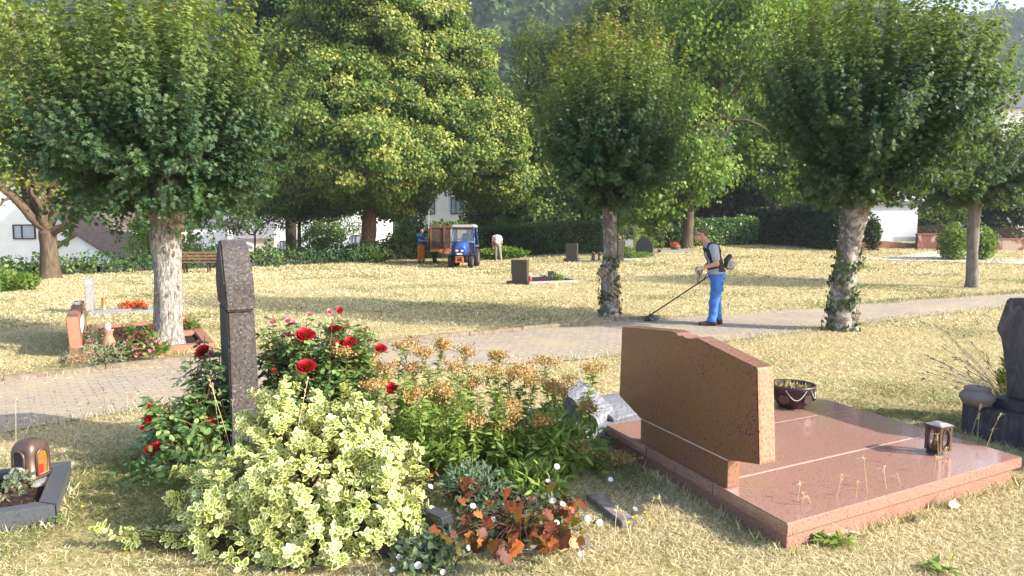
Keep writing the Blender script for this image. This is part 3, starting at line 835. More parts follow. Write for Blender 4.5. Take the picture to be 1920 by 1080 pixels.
# ---- the big lime
b = G(690, 488); d = b.y
L = [lob(670, 322, d, 130, 66, 150), lob(560, 300, d, 95, 85), lob(540, 355, d, 70, 38), lob(650, 230, d - 2.5, 130, 110), lob(790, 200, d - 1, 120, 110), lob(740, 90, d, 120, 100),
     lob(610, 130, d + 1, 90, 100), lob(880, 250, d - .5, 95, 95), lob(945, 290, d, 75, 70), lob(840, 130, d + 1, 80, 80), lob(700, 300, d - 4.5, 120, 70), lob(800, 296, d - 3, 100, 50),
     lob(700, 0, d, 110, 100), lob(935, 335, d - .5, 55, 40), lob(885, 352, d - .5, 28, 26), lob(775, 20, d + .5, 80, 80), lob(600, 362, d + 2, 90, 34), lob(745, 382, d + 1.5, 55, 26), lob(560, 210, d - 1, 70, 60)]
lobes_tree('lime_tree', 'huge flowering lime tree on the far lawn, yellow green tufts over dark shade', b,
           [b - Vector((0, 0, .1)), b + Vector((0, 0, .8)), D(692, 430, d), D(694, 380, d), D(700, 320, d)], [.46, .42, .40, .38, .30], [],
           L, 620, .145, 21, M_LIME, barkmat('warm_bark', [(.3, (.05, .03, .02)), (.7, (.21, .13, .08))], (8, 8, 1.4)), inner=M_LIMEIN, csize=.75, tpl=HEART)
# ---- tall dark tree behind the lime at the left
b = G(560, 484); b.z = float(gz(b.x, 47)); b = D(545, 470, 50); b.z = float(gz(b.x, b.y)); d = b.y
lobes_tree('broadleaf_tree', 'tall darker tree rising behind the lime crown at its left', b, [b, D(545, 380, d), D(545, 250, d)], [.4, .36, .25], [],
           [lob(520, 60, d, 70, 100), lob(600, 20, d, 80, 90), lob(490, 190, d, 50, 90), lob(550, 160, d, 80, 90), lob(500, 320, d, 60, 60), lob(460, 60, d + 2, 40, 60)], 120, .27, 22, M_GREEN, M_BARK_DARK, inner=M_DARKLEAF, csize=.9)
# ---- branching tree at the left edge
b = G(95, 522); d = b.y
J = D(90, 432, d)
limbs = [([J, D(30, 375, d - .6), D(-15, 335, d - .8)], .20, .10), ([J, D(84, 380, d), D(78, 330, d + .4), D(70, 250, d + .5)], .23, .09), ([D(92, 436, d), D(120, 425, d - .2), D(160, 395, d - .2), D(200, 355, d)], .17, .06),
         ([D(128, 420, d - .2), D(131, 385, d - .1), D(126, 345, d)], .10, .06), ([D(60, 400, d), D(62, 360, d + .6), D(55, 300, d)], .09, .04), ([D(84, 380, d), D(115, 350, d + .3), D(125, 320, d)], .08, .04), ([D(20, 368, d - .7), D(-5, 390, d - 1), D(-30, 400, d - 1)], .05, .03)]
lobes_tree('branching_tree', 'open crowned tree with forking limbs at the left edge before the gable house', b, [b - Vector((0, 0, .1)), b + Vector((0, 0, .6)), D(92, 470, d), J], [.34, .29, .26, .28], limbs,
           [lob(20, 290, d, 70, 70), lob(95, 290, d + .6, 60, 60), lob(10, 170, d, 70, 90), lob(60, 90, d + 1, 80, 100), lob(20, 40, d, 70, 70), lob(-60, 120, d, 80, 110), lob(120, 190, d + 1, 60, 90), lob(165, 325, d + .3, 45, 34), lob(60, 350, d - .4, 60, 22), lob(-40, 300, d, 60, 70)],
           105, .15, 23, M_YELLOWG, M_BARK_BROWN, csize=.62, thin=.7)

# ---- trees behind the middle
def back_tree(label, px, py_base, d, lobes, mat, seed, tr=.25, name='broadleaf_tree', dens=110, ls=.26, cs=.85, bark=None, inner=None, thin=0.0, top=None, limbs=(), tpl=QUAD, tpx=None):
    b = D(px, py_base, d); b.z = float(gz(b.x, d))
    tx = D(tpx or px, top or (lobes[0][1] + 20), d)
    return lobes_tree(name, label, b, [b - Vector((0, 0, .2)), b.lerp(tx, .5), tx], [tr, tr * .9, tr * .7], limbs, [lob(l[0], l[1], d + (l[4] if len(l) > 4 else 0), l[2], l[3]) for l in lobes], dens, ls, seed, mat, bark or M_BARK_BROWN, inner=inner, csize=cs, thin=thin, tpl=tpl)
back_tree('light green tree in the gap between the lime and the slim pollard', 985, 455, 56, [(1010, 150, 55, 60), (1030, 215, 60, 75), (965, 235, 45, 45), (1005, 85, 32, 45), (1060, 110, 40, 60)], M_YELLOWG, 31, thin=.5, dens=90)
back_tree('yellow green tree towering behind the slim pollard crown', 1150, 455, 54, [(1170, 60, 70, 60), (1215, 30, 75, 60), (1125, 110, 50, 50), (1230, 130, 70, 90), (1190, -20, 70, 50)], M_YELLOWG, 32, dens=90, thin=.4)
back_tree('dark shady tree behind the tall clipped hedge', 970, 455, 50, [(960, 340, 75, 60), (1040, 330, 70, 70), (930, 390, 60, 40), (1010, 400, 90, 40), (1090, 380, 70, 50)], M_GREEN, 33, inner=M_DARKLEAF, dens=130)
# ash with clean trunk left of the mower
b = G(1292, 466); d = b.y
back_tree('tall ash with bare brown trunk behind the man, feathery mid green crown', 1288, 466, d, [(1275, 250, 75, 70), (1330, 120, 100, 90), (1260, 130, 60, 90), (1390, 60, 90, 80), (1330, 20, 110, 70), (1250, 345, 70, 60), (1200, 400, 60, 45), (1310, 330, 60, 40), (1330, 300, 55, 40), (1490, 60, 50, 60)],
          M_ASH, 34, tr=.30, name='ash_tree', top=320, tpx=1296, dens=115, ls=.22, cs=.8, inner=M_GREEN, thin=.45, bark=M_BARK_BROWN,
          limbs=[([D(1294, 330, d), D(1330, 250, d), D(1380, 170, d), D(1440, 90, d)], .2, .06), ([D(1350, 220, d), D(1400, 225, d - .5), D(1440, 245, d - .5)], .1, .03), ([D(1290, 320, d), D(1285, 200, d), D(1275, 60, d)], .18, .05), ([D(1340, 60, d), D(1300, 0, d), D(1290, -40, d)], .08, .03)])
back_tree('hanging light green tree over the dark ivy wall', 1450, 452, 45, [(1450, 300, 70, 60), (1480, 350, 45, 40), (1420, 210, 55, 60), (1495, 230, 45, 70), (1400, 290, 40, 30), (1510, 300, 40, 50)],
          M_ASH, 35, dens=125, ls=.22, cs=.75, thin=.5, name='ash_tree', limbs=[([D(1450, 330, 45), D(1415, 290, 44.6), D(1370, 255, 44.5)], .12, .04), ([D(1445, 250, 45), D(1400, 240, 44.5), D(1370, 262, 44.5)], .10, .03)])
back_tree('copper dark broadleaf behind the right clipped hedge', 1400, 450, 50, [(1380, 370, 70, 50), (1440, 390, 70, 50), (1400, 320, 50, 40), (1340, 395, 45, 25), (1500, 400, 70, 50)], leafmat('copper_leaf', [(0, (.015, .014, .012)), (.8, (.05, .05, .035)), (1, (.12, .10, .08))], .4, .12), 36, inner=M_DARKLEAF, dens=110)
back_tree('green tree between the right clipped hedge and the slim pollard', 1235, 450, 49, [(1225, 370, 60, 50), (1190, 330, 50, 50), (1262, 380, 45, 26), (1160, 392, 45, 30)], M_ASH, 37, dens=120)
back_tree('bright tree peeping out behind the leaning pollard', 1530, 450, 56, [(1520, 160, 60, 90), (1490, 60, 70, 70), (1540, 300, 50, 60)], M_GREEN, 38, dens=90, thin=.4)
# shrubs and trees at the right behind the garden wall
back_tree('dense dark shrub beside the white garage wall', 1760, 445, 40.5, [(1755, 400, 42, 40), (1735, 365, 25, 35), (1790, 390, 40, 50), (1745, 430, 30, 14)], M_GREEN, 39, tr=.08, name='tall_shrub', inner=M_DARKLEAF, dens=260, ls=.16, cs=.5, top=420)
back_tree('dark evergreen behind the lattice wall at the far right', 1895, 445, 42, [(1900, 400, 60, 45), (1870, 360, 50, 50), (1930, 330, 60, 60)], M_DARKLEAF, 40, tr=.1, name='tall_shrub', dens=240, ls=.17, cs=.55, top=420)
# young trees and bushes beyond the left hedge
back_tree('willow like bush tree beyond the left hedge', 478, 500, 42, [(455, 400, 45, 32), (490, 385, 40, 36), (440, 420, 28, 18), (520, 410, 32, 26)], M_OLIVE, 41, tr=.07, dens=110, ls=.13, cs=.45, thin=.6, top=440)
back_tree('young dark stemmed tree left of the lime trunk', 561, 500, 44, [(540, 392, 45, 24), (590, 390, 40, 22), (560, 375, 40, 20)], M_LIMEIN, 42, tr=.13, dens=120, ls=.16, cs=.5, top=400)
back_tree('round light green bush between the young trees', 606, 478, 48, [(605, 430, 34, 34), (590, 450, 26, 20), (630, 448, 22, 16)], M_GREEN, 43, tr=.06, name='tall_shrub', dens=170, ls=.14, cs=.45, top=450)
back_tree('thin young tree with open crown right of the round bush', 640, 480, 50, [(640, 415, 36, 22), (620, 420, 20, 14), (665, 425, 20, 14)], M_GREEN, 44, tr=.07, dens=60, ls=.15, cs=.45, thin=.6, top=435,
          limbs=[([D(640, 450, 50), D(625, 430, 50), D(612, 415, 50)], .04, .02), ([D(640, 445, 50), D(655, 428, 50), D(668, 412, 50)], .04, .02)])
back_tree('conical green bush behind the thick pale trunk', 278, 490, 40, [(272, 450, 34, 34), (290, 430, 24, 24), (268, 425, 20, 22), (350, 475, 40, 26), (330, 455, 30, 30)], M_ASH, 45, tr=.06, name='tall_shrub', dens=200, ls=.13, cs=.42, top=455)
back_tree('yellowish shrub at the foot of the lime', 738, 482, 41, [(738, 462, 34, 24), (720, 470, 20, 14)], M_YELLOWG, 46, tr=.04, name='tall_shrub', dens=240, ls=.12, cs=.36, top=470)
back_tree('dark green shrub between the lime trunk and the trailer', 780, 482, 43, [(778, 445, 36, 34), (800, 460, 26, 24), (755, 440, 22, 24)], M_GREEN, 47, tr=.05, name='tall_shrub', inner=M_DARKLEAF, dens=200, ls=.14, cs=.42, top=460)

# ---- hedges
def hedge(label, pts, h, wd, mat, seed, ls=.085, n_m2=170, rough=.10, name='hedge', cat='hedge', flat=False, inner=True):
    """pts: ground points along its foot; leaves cover a lumpy box"""
    rng = np.random.default_rng(seed)
    P0 = [Vector(p) for p in pts]; b = P0[0].copy()
    t = thing(name, label, cat, b)
    Ps, Ns = [], []; core = MB()
    hs = h if hasattr(h, '__len__') else [h] * len(P0)
    for k, (a, c) in enumerate(zip(P0[:-1], P0[1:])):
        a, c = a - b, c - b; dv = Vector((c.x - a.x, c.y - a.y, 0)); L = dv.length; dv.normalize(); nv = Vector((-dv.y, dv.x, 0))
        h0, h1 = hs[k], hs[k + 1]; hm = max(h0, h1)
        ca = a + dv * (.3 if k == 0 else 0); cb = c - dv * (.3 if k == len(P0) - 2 else 0)
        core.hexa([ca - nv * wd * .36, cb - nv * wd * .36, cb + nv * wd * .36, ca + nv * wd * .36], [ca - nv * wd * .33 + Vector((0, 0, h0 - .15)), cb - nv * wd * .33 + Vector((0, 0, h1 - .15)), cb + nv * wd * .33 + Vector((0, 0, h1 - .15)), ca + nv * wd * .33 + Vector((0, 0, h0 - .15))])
        for e_, sg_, on in ((a, -1, k == 0), (c, 1, k == len(P0) - 2)):
            if on:
                hh_ = h0 if sg_ < 0 else h1; ne = int(wd * hh_ * n_m2 * 1.2)
                pe = np.array(e_)[None] + rng.uniform(-.5, .5, ne)[:, None] * wd * np.array(nv)[None] + np.array([0, 0, 1.0])[None] * rng.uniform(0, hh_, ne)[:, None] + np.array(dv)[None] * rng.normal(0, rough, ne)[:, None]
                Ps.append(pe); Ns.append(nrm(np.array(dv)[None] * sg_ + .75 * rand_dir(rng, ne) + np.array([0, 0, .3])))
        n = int((L * (2 * hm + wd) + 2 * hm * wd) * n_m2)
        u = rng.random(n); w = rng.random(n) * (2 * hm + wd)
        face = np.where(w < hm, 0, np.where(w < hm + wd, 1, 2))
        hh = h0 + (h1 - h0) * u
        z = np.where(face == 0, w, np.where(face == 1, hh, w - hm - wd)); z = np.minimum(z, hh)
        off = np.where(face == 0, -wd / 2, np.where(face == 1, w - hm - wd / 2, wd / 2))
        nn = np.zeros((n, 3)); sg = np.where(face == 0, -1., np.where(face == 2, 1., 0.))
        nn[:, 0] = nv.x * sg; nn[:, 1] = nv.y * sg; nn[:, 2] = (face == 1) * 1.0
        bas = np.array(a)[None] + u[:, None] * (np.array(c) - np.array(a))[None] + off[:, None] * np.array(nv)[None]
        bas[:, 2] += z
        lump = rough * (np.sin(u * L * 2.3 + seed) * np.sin(z * 3.1 + u * L) + .6 * np.sin(u * L * 5.7) * np.sin(off * 4 + z * 6)) + rng.normal(0, rough * .55, n)
        Ps.append(bas + nn * lump[:, None]); Ns.append(nrm(nn + .75 * rand_dir(rng, n) + np.array([0, 0, .3])))
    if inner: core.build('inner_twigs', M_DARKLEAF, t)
    P, Nn = np.concatenate(Ps), np.concatenate(Ns)
    r = np.clip(.5 + .3 * np.sin(P[:, 0] * 1.1 + P[:, 2] * 2) + rng.normal(0, .25, len(P)), 0, 1)
    leaves('foliage', OVAL if ls > .07 else QUAD, P, nrm(rand_dir(rng, len(P)) + np.array([0, 0, .2])), Nn, ls * rng.uniform(.7, 1.3, len(P)), mat, t, r)
    return t
M_HEDGE = leafmat('hedge_leaf', [(0, (.02, .055, .015)), (.6, (.05, .105, .026)), (1, (.12, .18, .045))], .5, .18, .2)
M_HEDGE_L = leafmat('beech_hedge_leaf', [(0, (.04, .10, .025)), (.6, (.085, .165, .04)), (1, (.17, .24, .06))], .35, .22, .35)
g = lambda px, py: G(px, py) + Vector((0, 0, 0))
hedge('low loose dark hedge along the left side of the lawn', [g(-60, 530), g(60, 516), g(180, 512), g(320, 505), g(480, 499), g(640, 492), g(700, 489)], [.55, .48, .50, .50, .62, .72, .8], 1.0, M_HEDGE, 51, ls=.14, n_m2=120, rough=.2)
hedge('low hedge stretch between the lime trunk and the trailer', [g(705, 488), g(770, 486), g(822, 484)], 0.85, 1.0, M_HEDGE, 52, ls=.14, n_m2=120, rough=.2)
a, c = G(893, 481), G(1148, 476)
hedge('tall clipped dark green hedge behind the centre graves', [a + Vector((0, 1, 0)), c + Vector((0, 1, 0))], [1.75, 1.72], 1.3, M_HEDGE, 53, ls=.11, n_m2=190, rough=.09)
hedge('rounded dark bush at the near end of the tall clipped hedge', [G(860, 482) + Vector((0, .8, 0)), G(893, 483) + Vector((0, .8, 0))], [1.2, 1.45], 1.2, M_HEDGE, 54, ls=.12, n_m2=170, rough=.2, name='round_bush', cat='bush')
hedge('clipped lighter green hedge behind the mowing man', [G(1302, 463) + Vector((0, 1, 0)), G(1415, 460) + Vector((0, 1, 0))], [1.45, 1.6], 1.3, M_HEDGE_L, 55, ls=.12, n_m2=200, rough=.08)
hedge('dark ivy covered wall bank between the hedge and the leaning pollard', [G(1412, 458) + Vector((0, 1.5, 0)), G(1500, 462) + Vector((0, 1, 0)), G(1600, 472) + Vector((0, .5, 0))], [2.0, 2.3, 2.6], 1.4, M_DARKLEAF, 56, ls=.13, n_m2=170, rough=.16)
hedge('loose shrub between the white outbuilding and the ash trunk', [G(1245, 466) + Vector((0, .4, 0)), G(1305, 464) + Vector((0, .4, 0))], [1.0, 1.1], .8, M_HEDGE, 57, ls=.12, n_m2=110, rough=.28, name='loose_shrub', cat='shrub')
hedge('grey leaved shrub behind the slim pollard trunk', [G(1165, 476), G(1195, 474)], [1.4, 1.2], .9, M_OLIVE, 58, ls=.11, n_m2=110, rough=.25, name='loose_shrub', cat='shrub')

def ball_shrub(name, label, base, r, h, mat, seed, n, ls, tpl=QUAD, stem=True, squash=1.0, lumps=7, cat='shrub', group=None):
    rng = np.random.default_rng(seed)
    t = thing(name, label, cat, base, 0, group)
    d = rand_dir(rng, n); rad = (rng.random(n) ** .4) * (1 + .16 * np.sin(d[:, 0] * lumps + seed) * np.sin(d[:, 1] * lumps) + .1 * np.sin(d[:, 2] * lumps))
    p = d * rad[:, None] * np.array([r, r * squash, h / 2]) + np.array([0, 0, h / 2])
    p[:, 2] = np.maximum(p[:, 2], .02)
    if stem:
        mb = MB()
        for k in range(7):
            e = d[k * 3] * np.array([r, r * squash, h / 2]) * .7 + np.array([0, 0, h * .55])
            mb.tube(curve_pts((0, 0, 0), e, 4, rng, .02), [.02, .016, .012, .008, .005], 5, cap=False)
        mb.build('stems', M_TWIG, t)
    leaves('foliage', tpl, p, nrm(d + .8 * rand_dir(rng, n) + np.array([0, 0, .3])), nrm(d + .7 * rand_dir(rng, n) + np.array([0, 0, .4])), ls * rng.uniform(.7, 1.25, n), mat, t)
    return t
b = G(1786, 487); ball_shrub('garden_shrub', 'round light green shrub left of the garden gate', b, .62, 1.55, M_GREEN, 61, 1900, .12)
b = G(1842, 487); ball_shrub('garden_shrub', 'light green shrub right of the gate, half behind the smooth pollard trunk', b, .52, 1.45, M_GREEN, 62, 1500, .12)
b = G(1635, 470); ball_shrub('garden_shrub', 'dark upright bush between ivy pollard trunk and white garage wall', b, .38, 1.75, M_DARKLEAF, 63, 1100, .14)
b = G(18, 545); ball_shrub('garden_shrub', 'sprawling leafy bush at the left end of the low hedge', b, .75, .52, M_GREEN, 64, 900, .13)
b = G(705, 493); ball_shrub('garden_shrub', 'small leafy suckers at the foot of the lime trunk', b, .55, .55, M_LIMEIN, 65, 500, .12)
# ================================================================== GRAVES
EXCL = [PATH_POLY]                                      # no grass grows in here
def xy(*ps): return np.array([(p.x, p.y) for p in ps])
def onplane(px, py, p0, u):                             # pixel ray against the upright plane through p0 along u -> (along, height)
    n = Vector((-u.y, u.x, 0)); r = _ray(px, py); o = Vector((0, 0, HCAM))
    t = (Vector(p0) - o).dot(n) / r.dot(n); q = o + r * t
    return ((q - Vector(p0)).dot(u), q.z)
def frame_bars(mb, Q, w, z0, z1):                        # four bars round the quad Q (world xy), mitred by butting end to end
    c = sum(Q, Vector((0, 0, 0))) / 4
    def inset(i):
        a, b, d = Q[i], Q[i - 1], Q[(i + 1) % 4]
        return a + (b - a).normalized() * w + (d - a).normalized() * w
    I_ = [inset(i) for i in range(4)]
    for i in range(4):
        j = (i + 1) % 4
        e = (Q[j] - Q[i]).normalized() * .002
        f4 = [Q[i] + e, Q[j] - e, I_[j] - e, I_[i] + e]
        mb.hexa([Vector((p.x, p.y, z0)) for p in f4], [Vector((p.x, p.y, z1)) for p in f4])
    return I_
def sub(p, o): return Vector(p) - Vector(o)

M_RED = granite('red_granite', (.325, .18, .138), (.10, .05, .038), (.43, .27, .215), 75, .10, .75)
M_RED2 = granite('red_granite_weathered', (.21, .095, .064), (.035, .018, .012), (.29, .155, .11), 70, .25, .45, big=(.20, .10, .045))
M_REDROUGH = granite('red_granite_split', (.38, .18, .11), (.10, .05, .03), (.55, .32, .22), 60, .6, .3)
M_MORTAR = plain('mortar', (.52, .47, .42), .9, .1)
M_BLACKG = granite('dark_granite', (.040, .040, .048), (.015, .015, .02), (.10, .10, .115), 50, .3, .5)
M_BLUEG = N('veined_slate', .45, .4); v = M_BLUEG.coord('Object', (3, 3, 1))
M_BLUEG.col(M_BLUEG.ramp(M_BLUEG.noise(v, 5, 6, .7, 1.2), [(.35, (.030, .028, .034)), (.5, (.055, .052, .064)), (.62, (.09, .085, .10)), (.8, (.15, .145, .16))])); M_BLUEG = M_BLUEG.m
M_BROWNG = granite('brown_granite', (.060, .050, .040), (.025, .02, .016), (.11, .092, .075), 50, .4, .4)
M_GREYG = granite('grey_granite', (.30, .28, .27), (.10, .09, .09), (.44, .42, .41), 45, .5, .3)
M_SOIL = N('soil', 1, 0); v = M_SOIL.coord(); f = M_SOIL.noise(v, 30, 5, .8)
M_SOIL.col(M_SOIL.ramp(f, [(.3, (.018, .012, .010)), (.55, (.06, .04, .035)), (.75, (.14, .10, .08))])).bump(f, 1, .03); M_SOIL = M_SOIL.m
M_BRONZE = plain('bronze', (.12, .075, .055), .42, .5, .5, var=.2, scale=20)
M_AMBER = plain('amber_glass', (.24, .12, .03), .15, .6)
M_WAXRED = plain('red_wax', (.40, .03, .015), .4, .4)
M_WAX = plain('yellow_wax', (.42, .30, .10), .5, .4)

# ---- big red granite grave
ZS = .185
A, B, C = W(1476, 982, ZS), W(1917, 857, ZS), W(1137, 797, ZS)
uAB, uAC = (B - A), (C - A)
LAB, LAC = uAB.length, uAC.length
nAB, nAC = uAB.normalized(), uAC.normalized()
Dp = A + uAB + uAC
t = thing('granite_grave', 'large polished red granite grave cover of three slabs', 'grave', (A.x, A.y, 0))
O = Vector((A.x, A.y, 0))
def st(a, c, z): return sub(A + nAB * a + nAC * c, O) + Vector((0, 0, z - ZS))
mb = MB(); i = .045
q = [(i, i), (LAB - i, i), (LAB - i, LAC - i), (i, LAC - i)]
mb.hexa([st(a, c, -.1) for a, c in q], [st(a, c, .105) for a, c in q]); mb.build('plinth', M_RED, t, bevel=.004)
def tAC(px, py):                                        # where a joint seen at this pixel cuts the AC side
    p = W(px, py, ZS) - A; det = nAB.x * nAC.y - nAB.y * nAC.x
    return (nAB.x * p.y - nAB.y * p.x) / det
c1, c2 = tAC(1640, 837), tAC(1540, 777)
cuts = [(0, c1 - .006), (c1 + .006, c2 - .004), (c2 + .004, LAC)]
for lo_, hi_ in cuts:
    q = [(0, lo_), (LAB, lo_), (LAB, hi_), (0, hi_)]
    MB().hexa([st(a, c, .108) for a, c in q], [st(a, c, ZS) for a, c in q]).build('cover_slab', M_RED, t, bevel=.006)
mb = MB()
for c_ in (c1, c2):
    q = [(.01, c_ - .0045 if c_ == c1 else c_ - .003), (LAB - .01, c_ - .0045 if c_ == c1 else c_ - .003), (LAB - .01, c_ + (.0045 if c_ == c1 else .003)), (.01, c_ + (.0045 if c_ == c1 else .003))]
    mb.hexa([st(a, c, .11) for a, c in q], [st(a, c, ZS - .004) for a, c in q])
mb.build('joint', M_MORTAR, t)
EXCL.append(xy(A, B, Dp, C))

# headstone on it
P0 = A + nAB * .012; P0.z = 0
thk = abs((W(1450, 686, onplane(1419, 690, P0, nAC)[1]) - (P0 + nAC * onplane(1419, 690, P0, nAC)[0])).dot(nAB))
thk = min(max(thk, .12), .24)
body_px = [(1166, 613), (1161, 742), (1199, 784), (1363, 861), (1423, 871), (1419, 690), (1305, 633), (1298, 636), (1284, 634), (1279, 629), (1271, 630), (1268, 625), (1257, 621)]
uv = [onplane(px, py, P0, nAC) for px, py in body_px]
# lower edge of the body is level: average of its two mortar corners
zj = (uv[2][1] + uv[3][1]) / 2
uv[2] = (uv[2][0], zj); uv[3] = (uv[3][0], zj); uv[4] = (uv[4][0], uv[4][1])
ht = thing('headstone', 'tilted red granite headstone with chipped top edge on the large grave', 'headstone', tuple(P0 + Vector((0, 0, ZS))))
oo = P0 + Vector((0, 0, ZS))
mb = MB(); mb.prism(uv, nAC, (0, 0, 1), P0 - oo, nAB * thk); mb.build('body', M_RED2, ht, bevel=.005)
ru = onplane(1421, 780, P0, nAC)[0]
mb = MB(); e0, e1 = uv[4], uv[5]                        # rough split end face
nq = 10; nv_ = 34
rg = np.random.default_rng(3)
vs = []; fs = []
for i in range(nq + 1):
    for j in range(nv_ + 1):
        a = i / nq; h = j / nv_; uu = e0[0] + (e1[0] - e0[0]) * h; z = e0[1] + (e1[1] - e0[1]) * h
        edge = i in (0, nq) or j in (0, nv_)
        p = P0 + nAC * (uu - .003 - (0 if edge else rg.uniform(.001, .006))) + nAB * (.004 + (thk - .008) * a); p.z = z
        vs.append(p - oo)
fs = [(i * (nv_ + 1) + j, (i + 1) * (nv_ + 1) + j, (i + 1) * (nv_ + 1) + j + 1, i * (nv_ + 1) + j + 1) for i in range(nq) for j in range(nv_)]
mb.add(vs, fs); mb.build('split_face', M_REDROUGH, ht)
up_ = uv[2][0]; ul = onplane(1361, 900, P0, nAC)[0]
mb = MB(); mb.prism([(ul, ZS + .002), (ul, zj - .012), (up_, zj - .012), (up_, ZS + .002)], nAC, (0, 0, 1), P0 - oo + nAB * .012, nAB * (thk - .03)); mb.build('plinth', M_RED2, ht, bevel=.004)
mb = MB(); mb.prism([(ul + .01, zj - .0115), (ul + .01, zj - .0005), (up_ - .01, zj - .0005), (up_ - .01, zj - .0115)], nAC, (0, 0, 1), P0 - oo + nAB * .009, nAB * (thk - .02)); mb.build('mortar_joint', M_MORTAR, ht)

# planter bowl
b = W(1484, 762, ZS); s_ = b.y / FPX; r = 41 * s_
bt = thing('planter_bowl', 'dark brown grave bowl with dry plant remains behind the granite headstone', 'planter', (b.x, b.y, ZS))
mb = MB(); prof = [(r * .55, .002), (r * .62, .02), (r * .80, .075), (r * .92, .12), (r * .97, .125), (r * .95, .14), (r * .99, .145), (r * .97, .16), (r * 1.02, .165), (r, .185), (r * 1.04, .195), (r * 1.04, .215), (r * .96, .215), (r * .93, .17), (r * .5, .165)]
mb.lathe(prof, seg=32); mb.build('bowl', plain('bowl_metal', (.055, .035, .032), .4, .5, .3, var=.3), bt, smooth='all')
MB().lathe([(r * .90, .172), (r * .5, .180), (.01, .188)], seg=20).build('soil', M_SOIL, bt)
rg = np.random.default_rng(5); n = 260
a = rg.uniform(0, 6.28, n); q = r * .88 * np.sqrt(rg.random(n))
leaves('dry_plant', SPIKE, np.stack([q * np.cos(a), q * np.sin(a), np.full(n, .178)], -1), nrm(rand_dir(rg, n) * np.array([1, 1, .5]) + np.array([0, 0, .35])), rand_dir(rg, n), rg.uniform(.03, .075, n), leafmat('dry_stalk', [(0, (.20, .14, .05)), (1, (.46, .37, .17))], .8, .1), bt)
mb = MB()
for a0 in (-1.75, -.55):
    pts = [(math.cos(a0 + (k / 8 - .5) * 1.0) * r * 1.0, math.sin(a0 + (k / 8 - .5) * 1.0) * r * 1.0, .20 - .10 * math.sin(math.pi * k / 8)) for k in range(9)]
    mb.tube(pts, .004, 6)
mb.build('wire_handle', M_PALE, bt)
M_RELIEF = plain('bowl_relief', (.09, .055, .045), .4, .5, .3)
for a0 in (-1.2, -2.3, -.1):
    mb = MB(); c_, s2 = math.cos(a0), math.sin(a0)
    mb.prism([(-.05, .09), (-.035, .14), (.035, .14), (.05, .09), (0, .055)], (-s2, c_, 0), (0, 0, 1), (c_ * r * .93, s2 * r * .93, 0), (c_ * .02, s2 * .02, 0))
    mb.build('relief', M_RELIEF, bt, bevel=.003)

# square lantern
b = W(1758, 850, ZS); w_ = .125; hgt = .225; ang = math.atan2(nAB.y, nAB.x) - .12
lt = thing('grave_lantern', 'small square bronze lantern with oval windows on the granite cover', 'lantern', (b.x, b.y, ZS), ang)
mb = MB(); z0 = .028
for x in (-1, 1):
    for y in (-1, 1): mb.box((x * (w_ / 2 - .012), y * (w_ / 2 - .012), z0 + .089), (.023, .023, .178))
mb.box((0, 0, z0 + .012), (w_ - .05, w_ - .05, .02)).box((0, 0, .206 + .006), (w_ + .012, w_ + .012, .012))
for f_ in range(4):
    c_, s2 = math.cos(f_ * math.pi / 2), math.sin(f_ * math.pi / 2)
    ru, rv = w_ / 2 - .022, .078; n = 24; zc = z0 + .092; od = w_ / 2 - .006
    outer = []; inner = []
    for k in range(n):
        a = 2 * math.pi * k / n; m_ = max(abs(math.cos(a)) / (w_ / 2 - .024), abs(math.sin(a)) / .089)
        outer.append((math.cos(a) / m_, math.sin(a) / m_)); inner.append((ru * .92 * math.cos(a), rv * .92 * math.sin(a)))
    def tr(u, v_, o_): return (c_ * o_ - s2 * u, s2 * o_ + c_ * u, zc + v_)
    vs = [tr(u, v_, od) for u, v_ in outer] + [tr(u, v_, od) for u, v_ in inner] + [tr(u, v_, od - .012) for u, v_ in inner]
    mb.add(vs, [(k, (k + 1) % n, n + (k + 1) % n, n + k) for k in range(n)] + [(n + k, n + (k + 1) % n, 2 * n + (k + 1) % n, 2 * n + k) for k in range(n)])
    mb.tube([tr(ru * .95 * math.cos(2 * math.pi * k / n), rv * .95 * math.sin(2 * math.pi * k / n), od + .004) for k in range(n + 1)], .006, 6)
mb.build('housing', M_BRONZE, lt)
MB().box((-.03, 0, .012), (.05, .10, .024)).box((.035, .03, .012), (.03, .03, .024)).build('foot', M_DARK, lt)
MB().lathe([(.03, z0 + .024), (.03, z0 + .09), (.024, z0 + .095), (.003, z0 + .095)], seg=14).build('candle', M_WAX, lt)
mb = MB(); mb.add([(-.068, -.068, .219), (.068, -.068, .219), (.068, .068, .219), (-.068, .068, .219), (-.03, -.03, .236), (.03, -.03, .236), (.03, .03, .236), (-.03, .03, .236)], [(0, 1, 5, 4), (1, 2, 6, 5), (2, 3, 7, 6), (3, 0, 4, 7), (4, 5, 6, 7), (3, 2, 1, 0)])
mb.build('lid', plain('worn_bronze', (.30, .27, .25), .5, .5, .3, var=.4, scale=40), lt)

